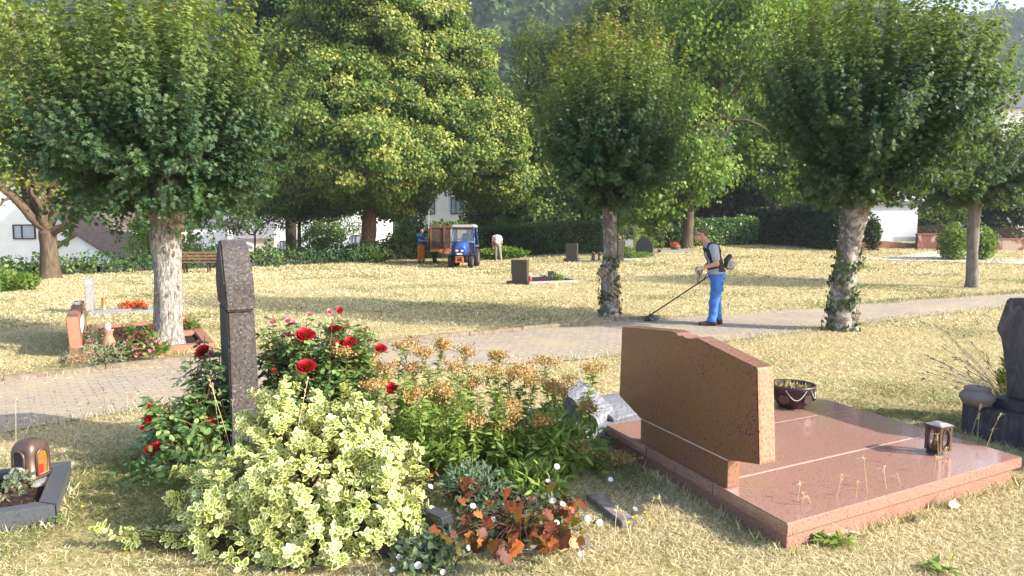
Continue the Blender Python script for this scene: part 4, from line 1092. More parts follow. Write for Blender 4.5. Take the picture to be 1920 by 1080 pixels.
# ---- dark stone at the right edge
Pq = W(1801, 812, 0)
u = -nAC
def op(px, py, off=0.0): return onplane(px, py, Pq + nAB * off, u)
z1 = op(1801, 753)[1]; Ld = 1.75
gt = thing('dark_headstone', 'dark veined headstone with slanted shoulder on a stepped base at the right edge', 'headstone', tuple(Pq))
def blk(name, l0, l1, o0, o1, za, zb_, m, par, bev=.006):
    q = [u * l0 + nAB * o0, u * l1 + nAB * o0, u * l1 + nAB * o1, u * l0 + nAB * o1]
    return MB().hexa([p + Vector((0, 0, za)) for p in q], [p + Vector((0, 0, zb_)) for p in q]).build(name, m, par, bevel=bev)
blk('base', 0, Ld, 0, .62, -.1, z1, M_BLUEG, gt)
l2, z2 = op(1860, 744, .10); blk('step', l2, Ld - .1, .10, .52, z1 + .002, z2, M_BLUEG, gt)
sp = [op(*q, .2) for q in [(1887, 750), (1885, 695), (1876, 634), (1867, 618), (1888, 559)]]
top_ = sp[-1][1]; wd = 2 * (Ld / 2 - sp[3][0])
poly = [(a, max(z, z2 + .003) if k else z2 + .003) for k, (a, z) in enumerate(sp)]
poly += [(sp[-1][0] + .25, top_ + .02), (Ld - sp[-1][0] - .1, top_ - .03)] + [(Ld - a, z) for a, z in [(sp[3][0], sp[3][1] - .05), (sp[2][0], sp[2][1]), (sp[1][0], sp[1][1]), (sp[0][0], z2 + .003)]]
mb = MB(); mb.prism(poly, u, (0, 0, 1), nAB * .2, nAB * .17); mb.build('body', M_BLUEG, gt, bevel=.012)
EXCL.append(np.array([((Pq + u * a + nAB * o_).x, (Pq + u * a + nAB * o_).y) for a, o_ in ((0, 0), (Ld, 0), (Ld, .62), (0, .62))]))
p = W(1834, 764, z1); s_ = p.y / FPX
ut = thing('urn', 'round grey ceramic urn on the corner of the dark stepped base', 'urn', (p.x + .02, p.y + .05, z1 + .001))
MB().lathe([(.075, 0), (.11, .02), (.138, .07), (.135, .10), (.105, .135), (.098, .142), (.104, .15), (.104, .165), (.06, .176), (.022, .176), (.02, .168), (.002, .168)], seg=30).build('pot', plain('grey_ceramic', (.20, .165, .15), .6, .3, var=.08), ut, smooth='all')
p = Pq + u * .12 + nAB * .78
rg = np.random.default_rng(8); n = 1500
ct = thing('dwarf_conifer', 'narrow yellow green dwarf conifer beside the dark headstone', 'conifer', (p.x, p.y, 0))
q = rg.random(n); a = rg.uniform(0, 6.28, n); rr_ = .20 * (1 - q) ** .7 * (.6 + .4 * rg.random(n)) + .02
P_ = np.stack([rr_ * np.cos(a), rr_ * np.sin(a), .08 + q * 1.02], -1)
leaves('foliage', SPIKE, P_, nrm(np.stack([np.cos(a), np.sin(a), np.full(n, .9)], -1) + .5 * rand_dir(rg, n)), rand_dir(rg, n), rg.uniform(.05, .10, n), leafmat('gold_conifer', [(0, (.05, .08, .015)), (.6, (.18, .20, .03)), (1, (.36, .33, .05))], .6, .25), ct)
MB().tube([(0, 0, -.02), (0, 0, .8)], .018, 6).build('trunk', M_TWIG, ct)
# lavender gone dry beside it
p = Pq + u * -.05 + nAB * .95
lv = thing('lavender_bush', 'dry lavender with thin arching flower stalks left of the dark headstone', 'lavender', (p.x, p.y, 0))
mb = MB(); hp = []; hd_ = []
for k in range(70):
    a = rg.uniform(1.6, 4.4); L_ = rg.uniform(.5, 1.05); e = Vector((math.cos(a) * L_ * rg.uniform(.5, 1.0), math.sin(a) * L_ * .55, L_ * rg.uniform(.35, .9)))
    mb.tube([(0, 0, 0), e * .5 + Vector((0, 0, .1)), e], .0022, 4, cap=False); hp.append(e); hd_.append((e * .5 - Vector((0, 0, .1))).normalized())
mb.build('stalks', plain('lavender_stalk', (.30, .25, .15), .9), lv)
hp = np.repeat(np.array(hp), 7, 0); hd_ = np.repeat(np.array(hd_), 7, 0)
leaves('blossoms', LANCE, hp - hd_ * rg.uniform(0, .06, len(hp))[:, None], nrm(hd_ + .5 * rand_dir(rg, len(hp))), rand_dir(rg, len(hp)), .03, leafmat('lavender_head', [(0, (.14, .11, .13)), (1, (.26, .22, .25))], .9, .1), lv)

# ---- grey wavy grave between the goldenrods and the granite headstone
M_WAVY = N('wavy_grey_marble', .4, .4); v = M_WAVY.coord('Object', (1, 1, 1), (0, 0, .5))
wv = M_WAVY.n('ShaderNodeTexWave', i_Scale=7.0, i_Distortion=16.0, i_Detail=3.0); wv.inputs['Detail Scale'].default_value = 1.2; M_WAVY.l(v, wv.inputs[0])
M_WAVY.col(M_WAVY.ramp(wv.outputs['Fac'], [(.05, (.13, .13, .145)), (.45, (.18, .18, .195)), (.95, (.225, .225, .235))])); M_WAVY = M_WAVY.m
zg = .16
q = [W(988, 768, zg), W(1062, 818, zg), W(1285, 772, zg), W(1168, 733, zg)]
wt = thing('grey_grave', 'pale grey marbled grave cover lying behind the goldenrods', 'grave', (q[0].x, q[0].y, 0)); o_ = Vector((q[0].x, q[0].y, 0))
MB().hexa([p - o_ - Vector((0, 0, .26)) for p in q], [p - o_ for p in q]).build('cover', M_WAVY, wt, bevel=.012)
q2 = [W(1105, 772, zg), W(1150, 792, zg), W(1240, 768, zg), W(1175, 747, zg)]
MB().hexa([p - o_ + Vector((0, 0, .002)) for p in q2], [p - o_ + Vector((0, 0, k)) for p, k in zip(q2, (.10, .03, .02, .05))]).build('raised_panel', M_WAVY, wt, bevel=.01)
EXCL.append(xy(*q))
f0, f1 = W(1055, 780, zg), W(1122, 797, zg)
uf = (f1 - f0).normalized(); nf = Vector((-uf.y, uf.x, 0))
bt = thing('book_stone', 'wavy open book shaped stone leaning on the grey marbled grave', 'memorial stone', tuple(f0)); L_ = (f1 - f0).length
pf = [onplane(px, py, f0, uf) for px, py in [(1055, 738), (1072, 747), (1092, 765), (1118, 786)]]
pr = [(0, 0)] + [(a, z - zg) for a, z in pf] + [(L_, 0)]
up = [.0, .055, .06, .05, .03, .0]
mb = MB(); n = len(pr); nlay = 6
vs = []
for l in range(nlay + 1):
    k = l / nlay
    for (a, z), r_ in zip(pr, up): vs.append(uf * (a - .06 * k) + nf * (.30 * k) + Vector((0, 0, .001 + max(0, z) + r_ * k * 1.3)))
fs = [(l * n + i, l * n + (i + 1) % n, (l + 1) * n + (i + 1) % n, (l + 1) * n + i) for l in range(nlay) for i in range(n)] + [tuple(range(n)), tuple(nlay * n + i for i in range(n))]
mb.add(vs, fs); mb.build('stone', M_WAVY, bt)

# ---- tall basalt stele
S0 = W(436, 886, 0)
M_BASALT = N('basalt', .95, .12); v = M_BASALT.coord(); f = M_BASALT.noise(v, 45, 5, .75)
c = M_BASALT.ramp(f, [(.3, (.035, .030, .027)), (.5, (.085, .073, .067)), (.7, (.17, .15, .14))])
c = M_BASALT.mix(M_BASALT.ramp(M_BASALT.noise(v, 48, 4, .75), [(.60, 0.0), (.68, .8)]), c, (.38, .355, .335))
c = M_BASALT.mix(M_BASALT.ramp(M_BASALT.noise(v, 4, 4, .6), [(.45, 0.0), (.65, .55)]), c, (.06, .05, .05))
M_BASALT.col(c); M_BASALT.bump(f, .9, .012); M_BASALT = M_BASALT.m
sx = Vector((.895, .446, 0)).normalized(); us = Vector((-.446, .895, 0)).normalized()
def so(px, py): return onplane(px, py, S0, sx)
sb = thing('stele', 'tall dark weathered basalt stele with arched capstone among the roses', 'gravestone', tuple(S0))
wb = so(490, 835)[0]; w0 = so(427, 590)[0]; w1 = so(478, 588)[0]; zc_ = (so(424, 587)[1] + so(480, 582)[1]) / 2
zb_ = so(440, 812)[1]
WS = .82
bs = MB()
def ring(x0, x1, y0, y1, z): return [sx * x0 + us * y0 + Vector((0, 0, z)), sx * x1 + us * y0 + Vector((0, 0, z)), sx * x1 + us * y1 + Vector((0, 0, z)), sx * x0 + us * y1 + Vector((0, 0, z))]
bs.hexa(ring(.0, wb + .01, -.01, WS + .03, -.1), ring(-.005, wb + .01, -.01, WS + .03, zb_)); bs.build('base', M_BASALT, sb, bevel=.012)
bs = MB(); bs.hexa(ring(.004, wb, .008, WS, zb_ + .003), ring(w0, w1, .03, WS - .02, zc_)); bs.build('shaft', M_BASALT, sb, bevel=.012)
bs = MB(); a0, a1 = so(424, 587)[0], so(480, 582)[0]; b0, b1 = so(419, 529)[0], so(476, 529)[0]
zt_ = [zc_ + .003, so(450, 529)[1], so(450, 495)[1], so(450, 461)[1]]
gx = [(.0, zt_[0], a0, a1), (.0, zt_[1], b0, b1), (.10, zt_[2] - .015, b0, b1), (.26, zt_[3] - .01, b0 + .005, b1 - .005), (WS / 2, zt_[3] + .045, b0 + .005, b1 - .005), (WS - .26, zt_[3] - .01, b0 + .005, b1 - .005), (WS - .10, zt_[2] - .015, b0, b1), (WS, zt_[1], b0, b1), (WS, zt_[0], a0, a1)]
n = len(gx); vs = [sx * g_[2] + us * g_[0] + Vector((0, 0, g_[1])) for g_ in gx] + [sx * g_[3] + us * g_[0] + Vector((0, 0, g_[1])) for g_ in gx]
bs.add(vs, [tuple(range(n)), tuple(range(n, 2 * n))] + [(i, (i + 1) % n, n + (i + 1) % n, n + i) for i in range(n)]); bs.build('capstone', M_BASALT, sb, bevel=.014)
EXCL.append(np.array([((S0 + p).x, (S0 + p).y) for p in ring(0, wb, 0, WS, 0)]))

# ---- black edging of the bush grave and a grey kerb piece
def bar(name, label, cat, e, direction, L_, w, h, m, z0=-.1, group=None):
    dv = direction.normalized(); nv = Vector((-dv.y, dv.x, 0))
    o = thing(name, label, cat, (e.x, e.y, 0)); q = [-nv * w / 2, dv * L_ - nv * w / 2, dv * L_ + nv * w / 2, nv * w / 2]
    MB().hexa([p + Vector((0, 0, z0)) for p in q], [p + Vector((0, 0, h)) for p in q]).build('bar', m, o, bevel=.006)
    return o
bar('edging_stone', 'polished black edging stone poking out between variegated bush and red leaves', 'edging stone', W(838, 968, .20), Vector((-.60, .62, 0)), 1.0, .09, .20, M_BLACKG)
bar('edging_stone', 'lower dark edging stone half buried under the variegated bush', 'edging stone', W(800, 1022, .10), Vector((-.8, .35, 0)), .9, .10, .10, M_BLACKG)
bar('kerb_stone', 'short weathered grey kerb stone in the grass right of the red leaved plant', 'kerb stone', W(1180, 976, .055), nAC, .48, .11, .055, plain('weathered_concrete', (.19, .165, .14), .95, .05, var=.4, scale=14))
bar('ground_slab', 'flat grey stone sunk in the grass below the red leaved plant', 'stone slab', W(1105, 1012, .02), Vector((-.9, -.2, 0)), .5, .16, .02, plain('weathered_concrete', (.22, .19, .16), .95, .05, var=.4, scale=14))

# ---- dark framed grave at the lower left
zf = .13
Q1, Q2 = W(133, 863, zf), W(105, 946, zf)
v1 = (W(0, 880, zf) - Q1).normalized(); v2 = (W(0, 962, zf) - Q2).normalized()
Q = [Q1, Q2, Q2 + v2 * 1.1, Q1 + v1 * 1.1]
ft = thing('framed_grave', 'small grave with dark grey granite frame and bare soil at the left edge', 'grave', (Q2.x, Q2.y, 0)); o_ = Vector((Q2.x, Q2.y, 0))
mb = MB(); Ir = frame_bars(mb, [p - o_ for p in Q], .105, -.1, zf); mb.build('frame', granite('slate_granite', (.075, .078, .088), (.04, .04, .048), (.12, .125, .135), 60, .4, .4), ft, bevel=.006)
MB().hexa([Vector((p.x, p.y, -.05)) for p in Ir], [Vector((p.x, p.y, zf - .045)) for p in Ir]).build('soil', M_SOIL, ft)
q = [W(108, 874, zf - .02), W(94, 902, zf - .02), W(60, 908, zf - .02), W(74, 880, zf - .02)]
MB().hexa([p - o_ - Vector((0, 0, .05)) for p in q], [p - o_ for p in q]).build('stone_plate', M_GREYG, ft, bevel=.004)
EXCL.append(xy(*Q))
lb = W(60, 893, zf - .018); s_ = lb.y / FPX
lt = thing('arched_lantern', 'rounded bronze grave lantern with arched amber windows at the left', 'lantern', tuple(lb), math.radians(-13))
wl, hl = .185, .285
mb = MB(); n = 28; lay = [(0, 1.06), (.015, 1.06), (.02, 1.0), (.17, .98), (.20, .95), (.225, .88), (.248, .74), (.262, .56), (.272, .30), (.275, .05)]
vs = []
for z, k in lay:
    for i in range(n):
        a = 2 * math.pi * i / n; c_, s2 = math.cos(a), math.sin(a)
        pw = 1 / ((abs(c_) ** 7 + abs(s2) ** 7) ** (1 / 7))
        vs.append((c_ * pw * wl / 2 * k, s2 * pw * wl / 2 * k, z))
fs = [(l * n + i, l * n + (i + 1) % n, (l + 1) * n + (i + 1) % n, (l + 1) * n + i) for l in range(len(lay) - 1) for i in range(n)] + [tuple(range(n - 1, -1, -1)), tuple((len(lay) - 1) * n + i for i in range(n))]
mb.add(vs, fs); mb.build('housing', M_BRONZE, lt, smooth='all')
for f_ in range(4):
    a = f_ * math.pi / 2; c_, s2 = math.cos(a), math.sin(a)
    def pt(u_, z, o_): return (c_ * o_ - s2 * u_, s2 * o_ + c_ * u_, z)
    arch = [(-.045, .03), (.045, .03), (.045, .155)] + [(.045 * math.cos(k * math.pi / 8), .155 + .05 * math.sin(k * math.pi / 8)) for k in range(1, 8)] + [(-.045, .155)]
    mb = MB(); n = len(arch); od = wl / 2 + .0015
    mb.hexa([pt(u_, z, od - .012 - (.012 if z > .17 else 0)) for u_, z in arch], [pt(u_, z, od + .0015) for u_, z in arch]); w_o = mb.build('window', M_AMBER if f_ in (0, 2) else M_DARK, lt)
    mb = MB(); mb.tube([pt(u_, z, od + .002) for u_, z in arch + arch[:1]], .009, 6); mb.build('window_frame', M_BRONZE, w_o, smooth='all')
    if f_ in (0, 2):
        mb = MB(); mb.hexa([pt(u_, z, od + .0018) for u_, z in ((-.035, .035), (.005, .035), (.005, .10), (-.035, .10))], [pt(u_, z, od + .003) for u_, z in ((-.035, .035), (.005, .035), (.005, .10), (-.035, .10))]); mb.build('candle', M_WAXRED, w_o)
b = W(38, 922, zf - .045)
M_SAGE = leafmat('sage_leaf', [(0, (.09, .11, .06)), (1, (.26, .29, .17))], .7, .2)
ball_shrub('sage_plant', 'small grey green plant before the arched lantern', b, .085, .15, M_SAGE, 71, 110, .04, OVAL)
b = W(8, 934, zf - .045); ball_shrub('sage_plant', 'low pale succulent at the left edge of the framed grave', b, .09, .06, M_SAGE, 72, 70, .05, LANCE)
b = W(26, 912, zf - .045); mt = thing('pale_wedge_stone', 'pale grey wedge shaped marker stone beside the arched lantern', 'marker', tuple(b))
MB().hexa([(-.07, -.04, 0), (.07, -.06, 0), (.08, .05, 0), (-.06, .06, 0)], [(-.01, .0, .13), (.06, -.01, .13), (.06, .04, .12), (.0, .04, .12)]).build('stone', plain('pale_stone', (.36, .36, .33), .5), mt, bevel=.006)

# ---- red double grave below the thick pollard
def grave_bed(name, label, Q, w, h, m, o_):
    t = thing(name, label, 'grave', tuple(o_)); mb = MB(); Ir = frame_bars(mb, [p - o_ for p in Q], w, -.1, h); mb.build('frame', m, t, bevel=.008)
    MB().hexa([Vector((p.x, p.y, -.05)) for p in Ir], [Vector((p.x, p.y, h - .05)) for p in Ir]).build('soil', M_SOIL, t)
    EXCL.append(xy(*Q)); return t
M_SAND = granite('red_sandstone', (.30, .14, .085), (.15, .065, .04), (.40, .20, .13), 35, .55, .3)
FL, FR, BR = W(127, 684, 0), W(404, 657, 0), W(364, 608, 0); BLc = FL + (BR - FR)
rt = grave_bed('red_grave', 'red stone double grave with planted beds left of the thick pollard', [FL, FR, BR, BLc], .16, .12, M_SAND, FL)
ub = (BR - FR).normalized(); uf = (FR - FL).normalized(); Lb = (BR - FR).length; Lf = (FR - FL).length
q = [FL + ub * (Lb * .40) + uf * .17, FL + ub * (Lb * .40) + uf * (Lf - .17), FL + ub * (Lb * .40 + .22) + uf * (Lf - .17), FL + ub * (Lb * .40 + .22) + uf * .17]
MB().hexa([p - FL for p in q], [p - FL + Vector((0, 0, .14)) for p in q]).build('middle_slab', M_SAND, rt, bevel=.008)
q = [FL + ub * (Lb * .1) + uf * .165, FL + ub * (Lb * .1) + uf * .30, FL + ub * (Lb * .95) + uf * .30, FL + ub * (Lb * .95) + uf * .165]
MB().hexa([p - FL for p in q], [p - FL + Vector((0, 0, .16)) for p in q]).build('back_step', M_SAND, rt, bevel=.008)
hb = FL + ub * (Lb * .17) + uf * .0
ht = thing('red_headstone', 'red headstone seen end on, white figure on its top', 'headstone', (hb.x, hb.y, .12))
q = [ub * 0 + uf * .0, ub * 0 + uf * .15, ub * (Lb * .74) + uf * .15, ub * (Lb * .74) + uf * 0]
k_ = [.46, .46, .47, .47]
MB().hexa([p for p in q], [p - uf * .03 + Vector((0, 0, k)) for p, k in zip(q, k_)]).build('body', M_SAND, ht, bevel=.01)
mb = MB(); n_ = 16
for i in range(6):
    c0 = ub * (.25 + i * .22) + uf * .158 + Vector((0, 0, .30)); 
    mb.hexa([c0 - ub * .06 - Vector((0, 0, .09)) - uf * .012, c0 + ub * .06 - Vector((0, 0, .09)) - uf * .012, c0 + ub * .06 - Vector((0, 0, .09)), c0 - ub * .06 - Vector((0, 0, .09))],
            [c0 - ub * .05 + Vector((0, 0, .09)) - uf * .02, c0 + ub * .05 + Vector((0, 0, .09)) - uf * .02, c0 + ub * .05 + Vector((0, 0, .09)) - uf * .008, c0 - ub * .05 + Vector((0, 0, .09)) - uf * .008])
mb.build('inscription_panel', M_WHITE, ht)
fp = hb + ub * (Lb * .5) + uf * .05
fg = thing('white_figurine', 'small white figure resting on top of the red headstone', 'figurine', (fp.x, fp.y, .12 + .466))
f = body_sdf([('e', (0, 0, .045), (.075, .04, .045)), ('e', (.06, 0, .085), (.028, .026, .028)), ('s', (.08, 0, .085), (.105, 0, .078), .010, .003), ('s', (-.05, 0, .05), (-.14, 0, .06), .022, .014), ('e', (-.02, .04, .06), (.06, .015, .03)), ('e', (-.02, -.04, .06), (.06, .015, .03))], .02)
sdf_obj('figure_body', f, (-.18, -.08, -.01), (.13, .08, .14), .008, M_WHITE, fg); fg.scale = (.62, .62, .62)
vp = W(204, 648, .14); vt = thing('vase', 'turned terracotta vase holding a white light in the red grave', 'vase', tuple(vp))
MB().lathe([(.085, 0), (.095, .03), (.085, .07), (.06, .13), (.055, .17), (.075, .22), (.078, .235), (.06, .235), (.055, .22)], seg=20).build('vase_body', plain('terracotta', (.34, .17, .11), .6, .3), vt, smooth='all')
MB().lathe([(.035, .215), (.038, .30), (.02, .325), (.003, .33)], seg=14).build('white_light', M_WHITE, vt, smooth='all')
def shr(px, py, r, h, label, seed, z=.09, n=420, ls=.05): return ball_shrub('heather_shrub', label, W(px, py, z), r, h, M_SAGE, seed, n, ls, LANCE, cat='shrub')
shr(178, 645, .26, .26, 'dense grey green shrub behind the vase in the red grave', 73); shr(192, 678, .40, .24, 'broad grey green shrub along the front of the red grave', 74, n=700)
def rose_petals(c, r, rg, n=22):
    """positions/directions for a blown rose: cupped petals in a spiral"""
    P, Dd, Nn, S = [], [], [], []
    for k in range(n):
        q = k / n; a = k * 2.4; tilt = .15 + 1.0 * q
        out = np.array([math.cos(a), math.sin(a), 0])
        P.append(c + out * r * .12 * q - np.array([0, 0, r * .35 * (q)])); Dd.append(out * math.sin(tilt) + np.array([0, 0, math.cos(tilt)])); Nn.append(-out * math.cos(tilt) + np.array([0, 0, math.sin(tilt)])); S.append(r * (.55 + .6 * q))
    return P, Dd, Nn, S
PETAL = fan([(0, 0), (.38, .25), (.50, .65), (.30, .98), (0, 1.05), (-.30, .98), (-.50, .65), (-.38, .25)], (0, .5), .14, -.1)
def petalmat(name, a, b): return leafmat(name, [(0, a), (1, b)], .5, .15, .2)
M_ROSE = petalmat('rose_petal', (.30, .002, .014), (.56, .010, .030)); M_PINK = petalmat('pink_petal', (.55, .10, .16), (.70, .30, .38)); M_RED_P = petalmat('scarlet_petal', (.50, .03, .015), (.68, .08, .03))
M_ORANGE = petalmat('orange_red_petal', (.55, .07, .02), (.68, .15, .05))
def flower_plant(name, label, base, r, h, seed, mat_leaf, mat_pet, nl, npet, ls=.06, psz=.035, tpl=OVAL, cat='flowers', spread=.9):
    rg = np.random.default_rng(seed); t = thing(name, label, cat, tuple(base))
    d = rand_dir(rg, nl); d[:, 2] = np.abs(d[:, 2]); p = d * (rg.random(nl) ** .5)[:, None] * np.array([r, r, h]); p[:, 2] += .01
    leaves('foliage', tpl, p, nrm(d + .5 * rand_dir(rg, nl) + np.array([0, 0, .5])), nrm(rand_dir(rg, nl) + np.array([0, 0, 1])), ls * rg.uniform(.7, 1.2, nl), mat_leaf, t)
    nb = max(3, npet // 14)
    c = rand_dir(rg, nb); c[:, 2] = np.abs(c[:, 2]) * .7 + .35; c = nrm(c) * np.array([r, r, h]) * spread
    PP = np.repeat(c, 14, 0) + rg.normal(0, psz * .8, (nb * 14, 3)); k = len(PP)
    leaves('blossoms', PETAL, PP, nrm(rand_dir(rg, k) + np.array([0, 0, .5])), rand_dir(rg, k), psz * rg.uniform(.7, 1.2, k), mat_pet, t)
    return t
flower_plant('begonia', 'pink flowering plant in the front bed of the red grave', W(240, 672, .07), .16, .20, 81, M_GREEN, M_PINK, 160, 170, .08)
flower_plant('begonia', 'small pink flowering plant in the back bed beside the vase', W(242, 637, .07), .14, .20, 82, M_GREEN, M_PINK, 130, 60, .09, tpl=LANCE)
flower_plant('begonia', 'red flowering plant half hidden by the thick pollard trunk', W(284, 637, .07), .16, .24, 83, M_GREEN, M_RED_P, 130, 90, .09, tpl=LANCE)
flower_plant('begonia', 'pink flowers with grassy leaves at the foot of the thick pollard', W(289, 668, .07), .15, .25, 84, M_GREEN, M_PINK, 150, 90, .13, tpl=LANCE)
flower_plant('begonia', 'reddish bedding plant right of the thick pollard at the far end of the red grave', W(352, 622, .07), .22, .22, 85, M_GREEN, M_RED_P, 150, 110, .06)

# ---- slim grey grave further back at the left
a = W(165, 588, .06); c_ = W(302, 582, .06); dv = (c_ - a).normalized(); nv = Vector((-dv.y, dv.x, 0)); L_ = (c_ - a).length + .35
Q = [a, a + dv * L_, a + dv * L_ + nv * .8, a + nv * .8]
gg = grave_bed('grey_border_grave', 'narrow grave with pale grey stone border behind the red grave', Q, .20, .07, M_GREYG, Vector((a.x, a.y, 0)))
q = [a + nv * .2 + dv * .2, a + dv * .75 + nv * .2, a + dv * .75 + nv * .6, a + nv * .6 + dv * .2]
MB().hexa([p - Vector((a.x, a.y, .02)) for p in q], [p - Vector((a.x, a.y, -.02)) for p in q]).build('plate', M_GREYG, gg, bevel=.004)
p = W(168, 583, .07); st_ = thing('slim_stele', 'slim light grey stele seen edge on at the left lawn', 'gravestone', tuple(p))
mb = MB(); Hs = .68
mb.prism([(0, 0), (0, Hs - .12), (.04, Hs - .03), (.14, Hs), (.40, Hs), (.50, Hs - .03), (.54, Hs - .12), (.54, 0)], nv * 1.0, (0, 0, 1), dv * -.07, dv * .135); mb.build('slab', M_GREYG, st_, bevel=.008)
p = W(195, 581, .07); vt = thing('brass_vase', 'slender brass vase on the pale grey grave border', 'vase', tuple(p))
MB().lathe([(.045, 0), (.045, .02), (.038, .03), (.042, .25), (.05, .26), (.044, .262), (.036, .24)], seg=14).build('vase_body', plain('brass', (.42, .28, .10), .35, .5, .6), vt, smooth='all')
flower_plant('red_begonia', 'left one of two orange red flower cushions on the grey grave', W(237, 580, .05), .135, .15, 86, M_GREEN, M_ORANGE, 70, 280, .05, .036)
flower_plant('red_begonia', 'right one of two orange red flower cushions on the grey grave', W(261, 579, .05), .15, .17, 87, M_GREEN, M_ORANGE, 70, 320, .05, .036)
p = W(292, 578, .07); fg = thing('bronze_figure', 'small bronze statuette on the grey grave beside the thick pollard', 'statuette', tuple(p))
f = body_sdf([('s', (0, 0, .01), (0, 0, .03), .05, .05), ('s', (0, 0, .03), (0, 0, .20), .045, .03), ('e', (0, 0, .24), (.022, .022, .028)), ('s', (-.04, 0, .18), (.03, -.03, .12), .014, .012), ('s', (.04, 0, .18), (.01, -.035, .12), .014, .012)], .015)
sdf_obj('figure', f, (-.08, -.08, -.01), (.08, .08, .29), .01, M_BRONZE, fg)

# ---- graves on the middle lawn
def upright(name, label, px0, px1, pyt, pyb, thick, m, rz=0.0, base=None, arch=0.0, sidew=.05):
    a = G((px0 + px1) / 2, pyb); s_ = a.y / FPX; w = (px1 - px0) * s_; h = (pyb - pyt) * s_
    t = thing(name, label, 'headstone', tuple(a), rz)
    zb = 0.0
    if base: MB().box((base[2] * s_, thick * .1, base[1] / 2 - .05), (w * base[0], thick * 1.7, base[1] + .1)).build('base', m, t, bevel=.01); zb = base[1] + .002
    if arch:
        pr = [(-w / 2, zb), (w / 2, zb)] + [(w / 2 * math.cos(k * math.pi / 10), h * (1 - arch) + h * arch * math.sin(k * math.pi / 10)) for k in range(11)]
    else: pr = [(-w / 2 + .03, zb), (w / 2, zb), (w / 2, h), (-w / 2 - .0, h), (-w / 2, zb + .22), (-w / 2 + .03, zb + .2)]
    mb = MB(); mb.prism(pr, (1, 0, 0), (0, 0, 1), (0, -thick / 2, 0), (0, thick, 0)); mb.build('body', m, t, bevel=.012)
    return t
upright('headstone', 'squat brown headstone alone on the middle lawn with gravel bed behind', 959, 991, 487, 533, .20, M_BROWNG, -.42, (1.35, .10, -3))
Q = [G(992, 535), G(1085, 531), G(1042, 519), G(975, 523)]
o_ = Q[0].copy(); rb = grave_bed('gravel_grave', 'low gravel bed with stone border beside the squat brown headstone', Q, .12, .11 + o_.z, M_GREYG, Vector((o_.x, o_.y, 0)))
for i in range(1): pass
p = G(1045, 530); ball_shrub('cushion_plant', 'small mossy green cushion in the gravel grave', p + Vector((0, 0, .03)), .22, .24, M_GREEN, 88, 260, .06)
p = G(994, 534); ll = thing('grave_candle', 'small red glass candle beside the squat brown headstone', 'candle', (p.x, p.y - .02, p.z + .10))
MB().lathe([(.05, 0), (.055, .01), (.055, .14), (.045, .15), (.045, .17), (.004, .18)], seg=12).build('glass', M_WAXRED, ll, smooth='all')
p = G(1033, 521); bx = thing('stone_marker', 'small block with pale edge at the back corner of the gravel grave', 'marker', (p.x, p.y, p.z))
MB().box((0, 0, .12), (.22, .14, .24)).box((.16, -.02, .11), (.05, .1, .22)).build('block', M_BROWNG, bx, bevel=.01)
upright('headstone', 'brown headstone with grey side before the tall clipped hedge', 1061, 1083, 456, 491, .24, M_BROWNG, -.35, (1.2, .18, 0))
Q = [G(1084, 492), G(1136, 492), G(1136, 484), G(1080, 485)]; grave_bed('gravel_grave', 'grey bordered bed right of the brown headstone near the hedge', Q, .14, .10 + Q[0].z, M_GREYG, Vector((Q[0].x, Q[0].y, 0)))
for px, lab in ((1113, 'left one of two dark candle lanterns on the bed near the hedge'), (1125, 'right one of two dark candle lanterns on the bed near the hedge')):
    p = G(px, 490); ll = thing('candle_lantern', lab, 'lantern', (p.x, p.y + .15, p.z + .06))
    MB().lathe([(.10, 0), (.10, .05), (.075, .06), (.075, .30), (.09, .31), (.06, .36), (.006, .38)], seg=14).build('housing', M_BRONZE, ll, smooth='all')
    MB().lathe([(.15, -.06), (.15, .0), (.01, .0)], seg=14).build('stand', M_GREYG, ll)
upright('headstone', 'narrow brown headstone half behind the slim pollard trunk', 1157, 1168, 452, 490, .3, M_BROWNG, .1)
p = G(1178, 487); ball_shrub('garden_shrub', 'small upright green bush between slim pollard and arched stone', p, .30, .62, M_GREEN, 89, 420, .08)
Q = [G(1168, 490), G(1232, 485), G(1226, 478), G(1176, 480)]; grave_bed('gravel_grave', 'planted bed with grey border before the arched black stone', Q, .15, .12 + Q[0].z, M_GREYG, Vector((Q[0].x, Q[0].y, 0)))
p = G(1200, 483); ball_shrub('cushion_plant', 'flat green ground cover filling the bed before the arched stone', p + Vector((0, 0, .03)), .65, .22, M_GREEN, 90, 500, .07, stem=False)
upright('headstone', 'broad black headstone with rounded top before the white outbuilding', 1192, 1224, 445, 480, .22, M_BLACKG, -.3, None, .55)
upright('headstone', 'small grey headstone just left of the black rounded one', 1171, 1186, 449, 478, .2, M_GREYG, 0, None)
p = G(1262, 473); pl = thing('stone_plate', 'flat grey grave plate near the foot of the ash trunk', 'grave plate', (p.x, p.y, p.z))
MB().box((0, 0, .04), (1.4, .8, .2)).build('plate', M_GREYG, pl, bevel=.01)
fb = thing('flower_bowl', 'brown bowl of orange flowers on the flat grey plate', 'planter', (p.x + .1, p.y, p.z + .142))
MB().lathe([(.18, 0), (.24, .06), (.27, .16), (.27, .19), (.24, .19), (.02, .17)], seg=16).build('bowl', plain('clay', (.16, .09, .06), .8), fb, smooth='all')
rg = np.random.default_rng(9); n = 120; pp = rand_dir(rg, n) * np.array([.2, .2, .08]) + np.array([0, 0, .22])
leaves('flowers', PETAL, pp, nrm(rand_dir(rg, n) + np.array([0, 0, .6])), rand_dir(rg, n), .08, M_ORANGE, fb)

